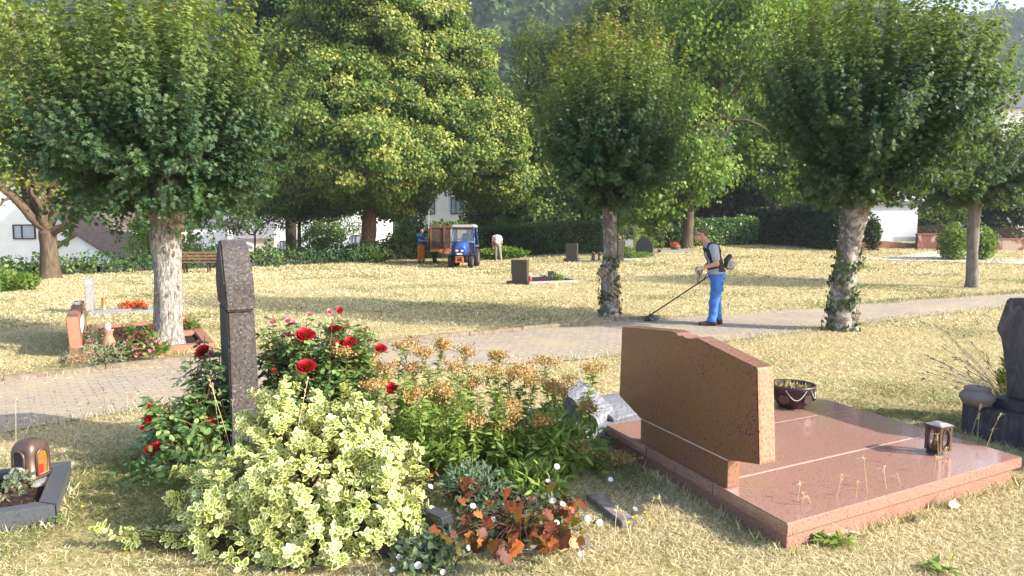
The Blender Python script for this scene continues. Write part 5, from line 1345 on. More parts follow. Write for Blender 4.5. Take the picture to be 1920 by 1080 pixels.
# ---- bench before the low hedge
p = G(372, 511); s_ = p.y / FPX
bn = thing('park_bench', 'brown slatted park bench before the low hedge, half behind the stele', 'bench', tuple(p), math.radians(8))
M_WOOD = plain('brown_wood', (.20, .10, .065), .7, .2, var=.35)
MB().box((0, .02, .80), (1.7, .03, .08)).box((0, .0, .67), (1.7, .03, .07)).box((0, -.01, .55), (1.7, .03, .07)).build('backrest', M_WOOD, bn, bevel=.008)
MB().box((0, -.22, .43), (1.7, .09, .035)).box((0, -.33, .43), (1.7, .09, .035)).box((0, -.11, .43), (1.7, .09, .035)).build('seat', M_WOOD, bn, bevel=.008)
for x in (-.45, .45): MB().box((x, .045, .42), (.06, .05, .84)).box((x, -.3, .2), (.06, .05, .4)).box((x, -.13, .385), (.06, .28, .05)).build('leg', M_DARKWOOD, bn, bevel=.006)
p = G(662, 492); sk = thing('wooden_stake', 'pale wooden pole leaning near the lime trunk', 'pole', tuple(p))
MB().tube([(0, 0, -.05), (.22, .1, .75), (.42, .2, 1.45)], [.03, .028, .024], 8).build('pole', plain('pale_wood', (.38, .30, .19), .8), sk)
# ================================================================== FOREGROUND PLANTS
# ---- variegated spindle bush
M_VAR = N('variegated_leaf', .42, .35)
e_ = M_VAR.ramp(M_VAR.attr('edge'), [(.56, 0.0), (.72, 1.0)])
cin = M_VAR.ramp(M_VAR.attr('rnd'), [(0, (.08, .14, .03)), (.6, (.18, .26, .05)), (1, (.38, .42, .10))])
cout = M_VAR.ramp(M_VAR.attr('rnd'), [(0, (.50, .50, .11)), (.5, (.70, .69, .25)), (1, (.83, .82, .52))])
c = M_VAR.mix(e_, cin, cout); M_VAR.col(c); M_VAR.translucent(M_VAR.mix(.3, c, (.6, .65, .15)), .22); M_VAR = M_VAR.m
rg = np.random.default_rng(101)
B0 = W(575, 1050, 0); b = B0
t = thing('variegated_bush', 'cream and green variegated spindle bush filling the lower left foreground', 'shrub', tuple(b))
LB = [(530, 830, 58, 84), (650, 835, 66, 72), (712, 885, 52, 52), (450, 935, 82, 70), (565, 930, 118, 88), (690, 970, 86, 66), (600, 1025, 108, 58), (405, 985, 62, 50), (480, 1035, 92, 52), (385, 905, 30, 40), (655, 778, 16, 30), (516, 768, 34, 36), (335, 1000, 38, 16), (290, 1000, 26, 12), (246, 1006, 26, 16), (778, 935, 14, 30), (770, 962, 22, 18), (595, 770, 22, 16), (745, 845, 22, 26), (690, 1040, 60, 30), (480, 850, 20, 24), (575, 1058, 115, 44), (460, 1062, 70, 34), (680, 1062, 60, 30)]
P, Dd, Nn, S, R_ = [], [], [], [], []; stems = MB()
allc = [np.array(D(px, py, 4.28 - (py - 830) * .0019)) for px, py, _, _ in LB]
allr = [np.array([rx, (rx + ry) / 2, ry]) * 4.2 / FPX for _, _, rx, ry in LB]
for i, (c, r) in enumerate(zip(allc, allr)):
    area = 4 * math.pi * (np.prod(r) ** (2 / 3)); ns = max(5, int(area / .0044))
    for k in range(ns):
        d = rand_dir(rg, 1)[0]
        p = c + d * r * rg.uniform(.72, 1.08)
        if p[2] < .03: continue
        ins = any(np.sum(((p - c2) / r2) ** 2) < .55 for j, (c2, r2) in enumerate(zip(allc, allr)) if j != i)
        if ins: continue
        ax = nrm((d + np.array([0, -.15, .55]) + .35 * rand_dir(rg, 1)[0])[None])[0]
        if rg.random() < .30:                               # a sprig standing proud of the bush
            Ls = rg.uniform(.05, .17); stems.tube([Vector(p) - b, Vector(p + ax * Ls) - b], [.003, .0015], 4, cap=False)
            m_ = int(Ls * 150); qa = rg.random(m_); aa = rg.uniform(0, 6.28, m_); u = nrm(np.cross(ax, [0.3, .2, .9])[None])[0]; w = np.cross(ax, u)
            rad = np.cos(aa)[:, None] * u + np.sin(aa)[:, None] * w
            P.append(p + ax * (Ls * qa)[:, None]); Dd.append(nrm(rad + ax * .45)); Nn.append(nrm(ax - rad * .4 + .2 * rand_dir(rg, m_))); S.append(.045 * rg.uniform(.7, 1.2, m_)); R_.append(np.clip(.3 + .7 * rg.random(m_), 0, 1)); p = p + ax * Ls
        nl = rg.integers(6, 11); a = rg.uniform(0, 6.28) + np.arange(nl) * 2.4
        q = np.arange(nl) / nl
        u = nrm(np.cross(ax, [0.3, .2, .9])[None])[0]; w = np.cross(ax, u)
        rad = np.cos(a)[:, None] * u + np.sin(a)[:, None] * w
        P.append(p + ax * (-.05 * (1 - q))[:, None] + rad * .004); el = (.15 + .9 * q)[:, None]
        Dd.append(nrm(rad + ax * el)); Nn.append(nrm(ax - rad * el + .15 * rand_dir(rg, nl))); S.append(.052 * rg.uniform(.7, 1.2, nl) * (1.1 - .45 * q)); R_.append(np.clip(.35 * rg.random() + .45 * rg.random(nl) + .25 * q, 0, 1))
    st_ = Vector(c) - b; stems.tube(curve_pts((rg.normal(0, .08), rg.normal(0, .08), 0), st_ * 1.0, 6, rg, .02), [.013, .012, .010, .008, .006, .005, .003], 5, cap=False)
    for k in range(4):
        d = rand_dir(rg, 1)[0]; stems.tube([st_ * .75, Vector(c + d * r * .9) - b], [.005, .002], 4, cap=False)
stems.build('stems', M_TWIG, t)
P, Dd, Nn, S, R_ = map(np.concatenate, (P, Dd, Nn, S, R_))
leaves('foliage', OVAL, P - np.array(b), Dd, Nn, S, M_VAR, t, R_)

# ---- rose bushes
M_ROSELEAF = leafmat('rose_leaf', [(0, (.045, .10, .03)), (.5, (.11, .20, .055)), (.9, (.23, .32, .10)), (1, (.34, .41, .15))], .35, .22, .4)
M_CANE = plain('rose_cane', (.16, .10, .045), .8, .2, var=.4)
def rose_bush(label, base, tips, roses, seed, per=34, ls=.050, pink=()):
    rg = np.random.default_rng(seed); b = Vector(base); t = thing('rose_bush', label, 'rose bush', tuple(b)); mb = MB()
    P, Dd, Nn, S = [], [], [], []
    for tp in tips:
        e = Vector(tp) - b; pts = curve_pts((rg.normal(0, .06), rg.normal(0, .06), 0), e, 7, rg, .03, .05); n = len(pts)
        mb.tube(pts, [.008 - .0008 * i for i in range(n)], 5, cap=False)
        A_ = np.array(pts); q = np.clip(.42 + .62 * rg.random(per // 3) ** .75, 0, 1)
        for qq in q:                                        # compound leaves of 5 leaflets
            p = np.array([np.interp(qq * (n - 1), range(n), A_[:, c]) for c in range(3)])
            d = rand_dir(rg, 1)[0]; d[2] = d[2] * .5 + .1; d /= np.linalg.norm(d); L_ = rg.uniform(.06, .13)
            sd_ = np.cross(d, [0, 0, 1]); sd_ /= max(np.linalg.norm(sd_), .1)
            for f_, sgn in ((.45, 1), (.45, -1), (.75, 1), (.75, -1), (.95, 0)):
                P.append(p + d * L_ * f_ - np.array([0, 0, .05 * f_ * f_])); Dd.append(d * (.5 if sgn else 1) + sd_ * sgn * .9 + np.array([0, 0, -.25])); Nn.append(np.array([0, 0, 1]) + .5 * rand_dir(rg, 1)[0] + .25 * d); S.append(ls * rg.uniform(.7, 1.2))
            mb.tube([p, p + d * L_ * .95 - np.array([0, 0, .045])], .0015, 3, cap=False)
    mb.build('canes', M_CANE, t)
    leaves('foliage', OVAL, np.array(P), nrm(np.array(Dd)), nrm(np.array(Nn)), np.array(S), M_ROSELEAF, t)
    for i, (px, py, rp, d) in enumerate(roses):
        c = np.array(D(px, py, d) - b); r = rp * d / FPX * 1.12
        Pp, Dp_, Np, Sp = rose_petals(np.zeros(3), r, rg, 30 if rp > 8 else 16)
        R3 = Matrix.Rotation(rg.uniform(.3, .9), 3, Vector((1, rg.uniform(-.5, .5), 0)).normalized()); R3 = np.array(R3)
        o = leaves('rose', PETAL, np.array(Pp) @ R3.T, np.array(Dp_) @ R3.T, np.array(Np) @ R3.T, np.array(Sp), M_PINK if i in pink else M_ROSE, t, rg.random(len(Pp)), loc=tuple(c))
    return t
rg = np.random.default_rng(111)
def tip_cloud(lobs, n):
    out = []
    for (px, py, rx, ry, d) in lobs:
        for k in range(max(3, int(n * rx * ry / 3600))):
            a = rg.uniform(0, 6.28); q = math.sqrt(rg.random()); out.append(D(px + math.cos(a) * q * rx, py + math.sin(a) * q * ry, d + rg.uniform(-.3, .3)))
    return out
tips = tip_cloud([(600, 650, 100, 62, 5.75), (540, 660, 62, 60, 5.7), (660, 630, 45, 45, 5.9), (600, 720, 80, 50, 5.6), (530, 730, 40, 50, 5.6), (680, 660, 35, 50, 5.8)], 48)
rose_bush('red rose bush to the right of the stele above the variegated bush', W(600, 852, 0), tips,
          [(571, 630, 16, 5.45), (627, 617, 12, 5.55), (656, 643, 11, 5.5), (638, 646, 9, 5.52), (573, 690, 17, 5.3), (638, 583, 7, 5.9), (713, 655, 11, 5.5), (735, 729, 11, 5.3), (651, 613, 6, 5.8), (540, 602, 8, 5.7), (549, 607, 7, 5.6), (541, 628, 7, 5.5), (513, 604, 7, 5.6), (580, 590, 6, 5.8), (618, 585, 6, 5.9), (514, 695, 5, 5.3)], 112, per=26, pink=(9, 10, 11, 12, 13, 14))
tips = tip_cloud([(350, 760, 75, 55, 5.5), (390, 700, 38, 60, 5.6), (330, 815, 60, 40, 5.3), (385, 820, 40, 60, 5.5), (290, 790, 25, 40, 5.4), (395, 650, 20, 30, 5.8), (400, 760, 25, 70, 5.7)], 30)
rose_bush('red rose bush to the left of the stele leaning over the shaded grass', W(392, 885, 0), tips,
          [(380, 660, 13, 5.6), (396, 663, 7, 5.6), (281, 762, 8, 5.3), (283, 785, 11, 5.25), (318, 780, 8, 5.3), (267, 803, 5, 5.2), (285, 843, 12, 5.1), (299, 838, 12, 5.1), (325, 832, 10, 5.15), (345, 828, 6, 5.2), (322, 887, 4, 5.0), (290, 925, 4, 4.9), (395, 785, 8, 5.3), (400, 790, 7, 5.3), (374, 643, 6, 5.7)], 113, per=26, pink=(1, 14))
# low leafy growth at the foot of the left roses
b = W(365, 905, 0); ball_shrub('leafy_herb', 'dark leafy undergrowth in the shade left of the stele foot', b, .30, .36, M_ROSELEAF, 114, 260, .055, OVAL, cat='herb')
b = W(300, 900, 0); ball_shrub('leafy_herb', 'low leafy weeds under the left rose bush, most to the left', b, .30, .14, M_ROSELEAF, 115, 170, .05, OVAL, stem=False, cat='herb')
b = W(655, 800, 0); ball_shrub('leafy_herb', 'leafy undergrowth between the rose bush and the goldenrods', b, .38, .62, M_ROSELEAF, 116, 900, .05, OVAL, cat='herb')

# ---- goldenrods, each a plant
M_GRLEAF = leafmat('goldenrod_leaf', [(0, (.09, .15, .03)), (.5, (.21, .30, .06)), (1, (.36, .42, .11))], .5, .42)
M_GRHEAD = leafmat('dried_flower_head', [(0, (.30, .16, .055)), (.5, (.47, .28, .10)), (1, (.60, .42, .18))], .8, .2)
M_GRSTEM = plain('goldenrod_stem', (.20, .16, .07), .8, .1, var=.3)
def goldenrod(head, base, seed, hw=.11, hh=.075, label=None, flower=True):
    rg = np.random.default_rng(seed); b = Vector(base); t = thing('goldenrod', label, 'goldenrod', tuple(b), 0, 'goldenrods in the foreground bed')
    e = Vector(head) - b; pts = curve_pts((0, 0, 0), e, 8, rg, .012, 0.0); n = len(pts); A_ = np.array(pts)
    mb = MB(); mb.tube(pts, [.0055 - .0004 * i for i in range(n)], 5, cap=False)
    L_ = e.length; nl = int(L_ * 170)
    q = rg.uniform(.12, .96, nl); p = np.stack([np.interp(q * (n - 1), range(n), A_[:, c]) for c in range(3)], -1)
    a = rg.uniform(0, 6.28, nl)
    d = np.stack([np.cos(a), np.sin(a), rg.uniform(-.1, .7, nl)], -1)
    if flower:
        hp, hn = [], []
        for k in range(rg.integers(7, 11)):
            a0 = rg.uniform(0, 6.28); r0 = hw * rg.uniform(.35, 1.0); z0 = rg.uniform(-.6, .4) * hh
            bp = np.array(e) + np.array([math.cos(a0) * r0, math.sin(a0) * r0, z0 + hh * .5])
            st0 = np.array(e) - np.array([0, 0, .09 + .05 * rg.random()])
            mid = (bp + st0) / 2 + np.array([0, 0, .03]); mb.tube([st0, mid, bp], [.002, .0016, .001], 3, cap=False)
            m_ = 58; hp.append(bp + rg.normal(0, 1, (m_, 3)) * np.array([hw * .26, hw * .26, hh * .20]) + (rg.random(m_)[:, None] * (mid - bp) * .5))
        hp = np.concatenate(hp); m_ = len(hp)
        leaves('blossoms', QUAD, hp, rand_dir(rg, m_), nrm(rand_dir(rg, m_) + np.array([0, 0, .5])), rg.uniform(.010, .023, m_), M_GRHEAD, t)
    mb.build('stem', M_GRSTEM, t)
    leaves('foliage', LANCE, p, nrm(d), nrm(np.array([0, 0, .8]) + .8 * rand_dir(rg, nl)), rg.uniform(.06, .115, nl) * (1.15 - .5 * q), M_GRLEAF, t)
    return t
heads = [(760, 648, 6.0), (795, 660, 5.9), (826, 650, 6.1), (690, 672, 5.7), (852, 690, 5.8), (722, 694, 5.6), (832, 742, 5.5), (912, 700, 5.9), (930, 672, 6.1), (955, 705, 5.7), (985, 698, 5.9), (1022, 684, 6.0), (1040, 735, 5.7), (998, 712, 5.6), (1112, 696, 6.0), (1106, 768, 5.6), (1056, 722, 6.0), (1086, 838, 5.1), (1150, 858, 5.3), (810, 735, 5.4), (893, 792, 5.1), (700, 724, 5.4), (650, 662, 5.5), (775, 690, 5.9), (880, 722, 5.9), (962, 770, 5.3), (1020, 790, 5.2), (945, 800, 5.2), (870, 660, 6.2), (770, 745, 5.3)]
rg = np.random.default_rng(120)
for i, (px, py, d) in enumerate(heads):
    h = D(px, py, d); bx_ = h.x + rg.normal(0, .10) - .0; by_ = d + rg.uniform(-.25, .12)
    goldenrod(h, (bx_, by_, 0), 121 + i, rg.uniform(.085, .15), rg.uniform(.055, .095), 'goldenrod with rusty dried flower head above narrow green leaves')
for i in range(46):                                        # green shoots without flowers
    px, py, d = rg.uniform(745, 1125), rg.uniform(690, 850), rg.uniform(5.0, 6.1)
    if px > 960: py = max(py, 790 + (px - 960) * .35)
    h = D(px, py, d)
    o = goldenrod(h, (h.x + rg.normal(0, .08), d + rg.uniform(-.2, .1), 0), 160 + i, label='green leafy goldenrod shoot without flowers in the foreground bed', flower=False)
    o["group"] = 'green goldenrod shoots in the foreground bed'
M_HERB = leafmat('herb_leaf', [(0, (.08, .14, .028)), (.6, (.20, .29, .06)), (1, (.34, .40, .10))], .5, .42)
M_BLUEHERB = leafmat('blue_green_herb', [(0, (.06, .10, .06)), (1, (.17, .25, .16))], .6, .25)
for px, py, r, h, mt_, sd_, lab, n in ((800, 880, .42, .42, M_HERB, 201, 'dense green herb clump below the goldenrods at the left of the bed', 1500), (1030, 880, .42, .40, M_HERB, 202, 'bright green herb clump below the goldenrods at the right of the bed', 1500), (915, 870, .36, .36, M_HERB, 203, 'green herb clump in the middle of the goldenrod bed', 1100),
                                       (890, 945, .22, .26, M_BLUEHERB, 204, 'feathery blue green herb above the red leaves', 800), (1000, 935, .22, .24, M_HERB, 205, 'feathery green herb right of the middle of the bed', 600)):
    ball_shrub('herb_clump', lab, W(px, py, 0), r, h, mt_, sd_, n, .075 if mt_ is M_HERB else .05, LANCE, cat='herb')
# ---- plants with big red autumn leaves
M_BIGRED = leafmat('red_autumn_leaf', [(0, (.07, .02, .015)), (.40, (.18, .040, .018)), (.75, (.28, .075, .022)), (.92, (.36, .16, .045)), (1, (.42, .29, .13))], .5, .25)
def red_leaf_plant(label, spots, base, seed, z=(.08, .34)):
    rg = np.random.default_rng(seed); b = Vector(base); t = thing('red_leaved_plant', label, 'plant', tuple(b)); mb = MB(); P, Dd, Nn, S = [], [], [], []
    for px, py, r in spots:
        p = W(px, py, rg.uniform(*z)) - b; mb.tube([(rg.normal(0, .04), rg.normal(0, .04), 0), Vector((p.x * .6, p.y * .6, p.z * .9)), p], [.003, .0022, .0015], 4, cap=False)
        d = rand_dir(rg, 1)[0]; d = d * .8 + np.array([0, -.45, -.4]); P.append(np.array(p)); Dd.append(d); Nn.append(np.array([0, -.35, .8]) + .75 * rand_dir(rg, 1)[0]); S.append(r * 2.15 * b.y / FPX * rg.uniform(.7, 1.2))
    mb.build('stalks', M_TWIG, t)
    BIG = fan([(0, 0), (.28, -.08), (.50, .14), (.47, .30), (.58, .54), (.42, .62), (.32, .84), (0, .96), (-.32, .84), (-.42, .62), (-.58, .54), (-.47, .30), (-.50, .14), (-.28, -.08)], (0, .38), -.16, .5); BIG[0][1::2, 2] += .10; BIG[0][2::2, 2] -= .13
    leaves('foliage', BIG, np.array(P), nrm(np.array(Dd)), nrm(np.array(Nn)), np.array(S), M_BIGRED, t); return t
rg = np.random.default_rng(210)
sp1 = [(773, 862, 17), (765, 880, 14), (818, 875, 14), (805, 886, 10), (770, 900, 9)]
red_leaf_plant('few brown red leaves beside the variegated bush', sp1, W(790, 935, 0), 211)
sp2 = [(860, 905, 18), (885, 897, 15), (852, 922, 16), (930, 880, 15), (925, 895, 12), (905, 915, 12), (935, 915, 14), (955, 915, 12), (868, 968, 18), (905, 975, 14), (898, 995, 13), (930, 958, 15), (990, 940, 20), (985, 975, 16), (1020, 975, 14), (1025, 920, 14), (1060, 930, 15), (1065, 955, 14), (1075, 965, 12), (1040, 1005, 17), (1092, 995, 14), (935, 1030, 18), (935, 1015, 12), (975, 1015, 13), (1085, 1015, 9), (838, 1010, 16), (960, 985, 12), (1000, 1000, 12), (880, 985, 10), (1050, 985, 11), (960, 950, 10), (1010, 1025, 9)]
sp2 += [(rg.uniform(850, 1090), rg.uniform(930, 1020), rg.uniform(7, 12)) for _ in range(85)]
red_leaf_plant('large leaved plant turned orange and red in the middle of the foreground', sp2, W(975, 1005, 0), 212, (.06, .26))
# ---- bindweed creeping through the bed, each bloom a part
M_BINDLEAF = leafmat('bindweed_leaf', [(0, (.04, .065, .035)), (.6, (.09, .13, .07)), (1, (.17, .21, .11))], .5, .25)
M_PETALW = petalmat('white_petal', (.74, .70, .70), (.82, .80, .79)); M_PETALY = petalmat('yellow_petal', (.72, .55, .02), (.80, .66, .06))
def bindweed(label, poly, n, flowers, seed, zmax=.13, ls=.04, mat=None):
    rg = np.random.default_rng(seed); c = W(sum(p[0] for p in poly) / len(poly), sum(p[1] for p in poly) / len(poly), 0)
    t = thing('bindweed', label, 'bindweed', tuple(c)); P = []
    while len(P) < n:
        a = rg.dirichlet(np.ones(len(poly)) * .75); px, py = a @ np.array(poly, float); p = W(px, py, 0); P.append((p.x - c.x, p.y - c.y, rg.random() ** 1.6 * zmax + .01))
    P = np.array(P); leaves('foliage', HEART, P, nrm(rand_dir(rg, n) + np.array([0, 0, .3])), nrm(rand_dir(rg, n) * .8 + np.array([0, -.2, 1])), ls * rg.uniform(.6, 1.2, n), mat or M_BINDLEAF, t)
    mb = MB()
    for k in range(26):
        i, j = rg.integers(0, n, 2)
        if np.linalg.norm(P[i] - P[j]) < .6: mb.tube(curve_pts(P[i], P[j], 6, rg, .02, .03), .0016, 3, cap=False)
    mb.build('runners', M_GRSTEM, t)
    for px, py, z in flowers:
        p = W(px, py, z) - c; mb = MB(); r = .0165 * rg.uniform(.85, 1.2); n_ = 14; vs = []
        for rr_, zz in ((r * .5, .001), (r, .004)):
            for k in range(n_): vs.append((rr_ * (1 + .07 * math.cos(5 * k * 2 * math.pi / n_)) * math.cos(k * 2 * math.pi / n_), rr_ * rg.uniform(.92, 1.05) * math.sin(k * 2 * math.pi / n_), zz + rg.uniform(-.001, .002)))
        vs.append((0, 0, -.003)); vs.append((0, 0, -.02))
        fs = [(k, (k + 1) % n_, n_ + (k + 1) % n_, n_ + k) for k in range(n_)] + [(2 * n_, k, (k + 1) % n_) for k in range(n_)]
        vs.pop()
        mb.add(vs, fs); o = mb.build('flower', M_PETALW, t, smooth='all', loc=tuple(p)); o.rotation_euler = (rg.uniform(.4, 1.1), rg.uniform(-.1, .7), rg.uniform(-.8, .8))
    return t
bindweed('bindweed with white funnel flowers creeping through the red leaved plant', [(800, 960), (870, 905), (1010, 890), (1110, 950), (1150, 1000), (1060, 1050), (900, 1060), (820, 1040)], 1500,
         [(887, 949, .16), (924, 974, .16), (877, 1027, .1), (1044, 980, .15), (1038, 939, .18), (1055, 946, .18), (1102, 973, .1), (1125, 980, .08), (1089, 1039, .05), (1028, 902, .25), (1044, 875, .3), (1145, 899, .1), (1191, 955, .05), (868, 872, .25)], 221)
bindweed('bindweed with white flowers at the bottom edge beside the variegated bush', [(700, 1060), (760, 1000), (860, 1015), (900, 1060), (860, 1100), (740, 1110)], 620,
         [(784, 1060, .06), (749, 1046, .06), (831, 1073, .06), (736, 1068, .05), (807, 913, .3), (775, 1062, .05)], 222)
b = W(1150, 935, 0)
# dandelions
def hawkweed(px, py, label, z=.10):
    p = W(px, py, z); t = thing('yellow_flower', label, 'wild flower', (p.x, p.y, 0), 0, 'yellow wild flowers in the dry grass')
    MB().tube([(0, 0, -.01), (.004, 0, z - .002)], .0016, 4).build('stalk', M_GRSTEM, t)
    rg = np.random.default_rng(int(px)); n = 26; a = rg.uniform(0, 6.28, n)
    leaves('blossom', PETAL, np.tile([.004, 0, z], (n, 1)), np.stack([np.cos(a), np.sin(a), rg.uniform(.1, .9, n)], -1), np.tile([0, 0, 1.], (n, 1)) + .2 * rand_dir(rg, n), .013, M_PETALY, t)
for px, py in ((1209, 963), (1187, 973), (1179, 982), (1218, 978)): hawkweed(px, py, 'small yellow flower in the group right of the grey kerb stone')
hawkweed(1785, 1043, 'lone yellow flower in the dry grass at the lower right'); hawkweed(1867, 840, 'yellow flower on a stalk between granite cover and dark stepped base'); hawkweed(1853, 878, 'yellow flower just before the right corner of the granite cover')
hawkweed(758 / 4.91, 780 + 840 / 4.91, 'tiny yellow flower in the shaded grass right of the framed grave')
# weeds
def rosette(px, py, label, r, n, seed, mat=M_HERB, tpl=LANCE, z=0.02):
    rg = np.random.default_rng(seed); p = W(px, py, 0); t = thing('weed_rosette', label, 'weed', tuple(p))
    a = rg.uniform(0, 6.28, n); d = np.stack([np.cos(a), np.sin(a), rg.uniform(.1, .9, n)], -1)
    leaves('foliage', tpl, np.tile([0, 0, z], (n, 1)) + rg.normal(0, r * .25, (n, 3)) * np.array([1, 1, .1]), nrm(d), nrm(np.array([0, 0, 1]) + .4 * rand_dir(rg, n)), r * rg.uniform(.6, 1.1, n), mat, t)
rosette(1560, 1022, 'green thistle like weed before the granite cover', .13, 34, 231); rosette(1765, 1072, 'small weed at the bottom edge of the photo right of the granite grave', .10, 24, 232); rosette(1515, 1012, 'little weed beside the granite cover corner', .07, 16, 233)
bindweed('low clover leaves along the near edge of the framed grave', [(0, 972), (60, 955), (110, 965), (140, 985), (60, 1000), (0, 995)], 420, [], 223, .05, .035, M_HERB)
# pale dry leaves lying in the grass
M_DRYLEAF = leafmat('dry_fallen_leaf', [(0, (.52, .44, .34)), (1, (.72, .66, .56))], .8, .2)
for px, py, lab in ((1592, 996, 'crumpled pale dry leaf before the granite cover'), (1720, 968, 'upright pale dry leaf near the middle of the granite cover edge'), (1778, 945, 'pale dry leaf close under the granite cover edge'), (1555, 998, 'small pale dry leaf left of the crumpled one')):
    p = W(px, py, .03); t = thing('dry_leaf', lab, 'leaf', tuple(p)); rg = np.random.default_rng(px)
    leaves('blade', MAPLE, np.zeros((2, 3)), rand_dir(rg, 2) * np.array([1, .5, .3]), nrm(rand_dir(rg, 2) + np.array([0, -.8, .6])), .085, M_DRYLEAF, t)
# heap of fresh cut branches beside the bending helper
b = G(945, 486); ball_shrub('branch_heap', 'heap of fresh cut leafy branches before the tall clipped hedge', b, 1.35, .62, M_ASH, 241, 1500, .16, HEART, squash=.55, cat='heap')
# ================================================================== PEOPLE AND THEIR MACHINES
M_SKIN = plain('skin', (.46, .25, .17), .55, .3, var=.08)
M_BLUE = N('blue_work_cloth', .85, .1); v = M_BLUE.coord('Object', (1, 1, .6)); f = M_BLUE.noise(v, 9, 4, .6)
M_BLUE.col(M_BLUE.ramp(f, [(.3, (.055, .145, .42)), (.7, (.085, .20, .54))])).bump(f, .6, .03); M_BLUE = M_BLUE.m
M_GREYT = N('grey_shirt', .9, .1); v = M_GREYT.coord(); f = M_GREYT.noise(v, 8, 4, .6); M_GREYT.col(M_GREYT.ramp(f, [(.3, (.30, .31, .37)), (.7, (.40, .41, .47))])).bump(f, .5, .03); M_GREYT = M_GREYT.m
M_STRAP = plain('harness_webbing', (.045, .035, .04), .8, .1)
M_GLOVE = plain('work_glove', (.44, .36, .31), .85, .1, var=.2)
M_SHOE = plain('work_shoe', (.045, .03, .03), .7, .2)
M_HAIR = plain('short_hair', (.13, .08, .05), .8, .2, var=.3, scale=60)
def wr(P, a, s, ph=0.0): return a * np.sin(P[..., 2] * s + 3 * P[..., 0] + ph) * np.sin(P[..., 0] * s * .6 + P[..., 1] * s * .5 + ph)
def cut(f, g): return lambda P: np.maximum(f(P), g(P))

p = G(1338, 611); p.z += .016
man = thing('person', 'man in grey t-shirt, blue work trousers and harness mowing beside the path', 'person', tuple(p))
arm = [('s', (-.08, -.19, 1.455), (-.045, -.245, 1.16), .060, .046), ('s', (-.045, -.245, 1.16), (-.29, -.215, 1.085), .047, .033),
       ('s', (-.08, .19, 1.455), (-.02, .25, 1.165), .060, .046), ('s', (-.02, .25, 1.165), (-.20, .17, 1.03), .046, .033)]
head = [('e', (-.275, 0, 1.715), (.100, .079, .092)), ('e', (-.322, 0, 1.65), (.064, .060, .085)), ('s', (-.345, 0, 1.60), (-.335, 0, 1.595), .036, .036), ('s', (-.382, 0, 1.69), (-.402, 0, 1.648), .010, .016), ('s', (-.372, -.02, 1.615), (-.372, .02, 1.615), .012, .012),
        ('e', (-.262, -.080, 1.675), (.022, .012, .034)), ('e', (-.262, .080, 1.675), (.022, .012, .034)), ('s', (-.245, 0, 1.64), (-.13, 0, 1.50), .062, .066), ('s', (-.365, -.05, 1.712), (-.365, .05, 1.712), .014, .014)]
core = [('e', (-.05, 0, 1.34), (.11, .17, .2)), ('e', (.0, 0, 1.1), (.10, .14, .2)), ('s', (.02, -.09, .9), (-.02, -.10, .48), .08, .06), ('s', (-.02, -.10, .48), (-.07, -.10, .08), .06, .045), ('s', (.04, .09, .9), (.06, .10, .48), .08, .06), ('s', (.06, .10, .48), (.10, .10, .1), .06, .045), ('s', (-.09, -.16, 1.45), (-.09, .16, 1.45), .06, .06)]
sdf_obj('body', body_sdf(head + arm + core, .022), (-.5, -.36, .03), (.32, .36, 1.86), .0135, M_SKIN, man)
tors = [('e', (-.055, 0, 1.36), (.135, .195, .18)), ('e', (.0, 0, 1.13), (.132, .175, .20)), ('e', (.03, 0, .99), (.145, .180, .11)), ('s', (-.095, -.16, 1.455), (-.095, .16, 1.455), .075, .075),
        ('s', (-.08, -.19, 1.45), (-.058, -.238, 1.265), .080, .074), ('s', (-.08, .19, 1.45), (-.045, .238, 1.265), .080, .074), ('s', (-.12, 0, 1.47), (-.15, 0, 1.53), .075, .072)]
tf = body_sdf(tors, .045)
sdf_obj('shirt', cut(lambda P: tf(P) + wr(P, .006, 26), lambda P: np.maximum(.955 - P[..., 2], P[..., 2] - 1.545 + .35 * (P[..., 0] + .13))), (-.30, -.36, .9), (.26, .36, 1.6), .0125, M_GREYT, man)
def harness(P):
    x, y, z = P[..., 0], P[..., 1], P[..., 2]
    strap = np.abs(np.abs(y) - .125) - .032; strap = np.maximum(strap, 1.06 - z)
    belt = np.abs(z - 1.115 - .30 * x) - .038
    diag = np.abs((z - 1.28) * .72 + (x + .06) * .70) - .026
    pad = np.maximum(np.abs(z - 1.09) - .085, .02 - x)
    b = np.minimum(np.minimum(strap, belt), np.minimum(np.maximum(diag, np.abs(z - 1.25) - .2), pad))
    return np.maximum(np.maximum(tf(P) - .016, b), (np.abs(y) - .205 - .0 * z))
sdf_obj('harness', harness, (-.30, -.26, .95), (.26, .26, 1.62), .0125, M_STRAP, man)
leg = [('e', (.035, 0, .93), (.152, .178, .13)), ('s', (.025, -.085, .90), (-.02, -.10, .48), .115, .090), ('s', (-.02, -.10, .48), (-.065, -.105, .10), .088, .080), ('s', (.05, .085, .90), (.065, .10, .48), .115, .088), ('s', (.065, .10, .48), (.105, .105, .13), .086, .078)]
lf = body_sdf(leg, .03)
sdf_obj('trousers', cut(lambda P: lf(P) + wr(P, .013, 17, 1.0) + wr(P, .007, 41), lambda P: np.maximum(P[..., 2] - 1.005, .075 - P[..., 2])), (-.22, -.27, .05), (.28, .27, 1.06), .0135, M_BLUE, man)
MB().box((.03, -.212, .73), (.15, .02, .17)).box((.03, -.218, .80), (.16, .022, .05)).build('cargo_pocket', M_BLUE, man, bevel=.008)
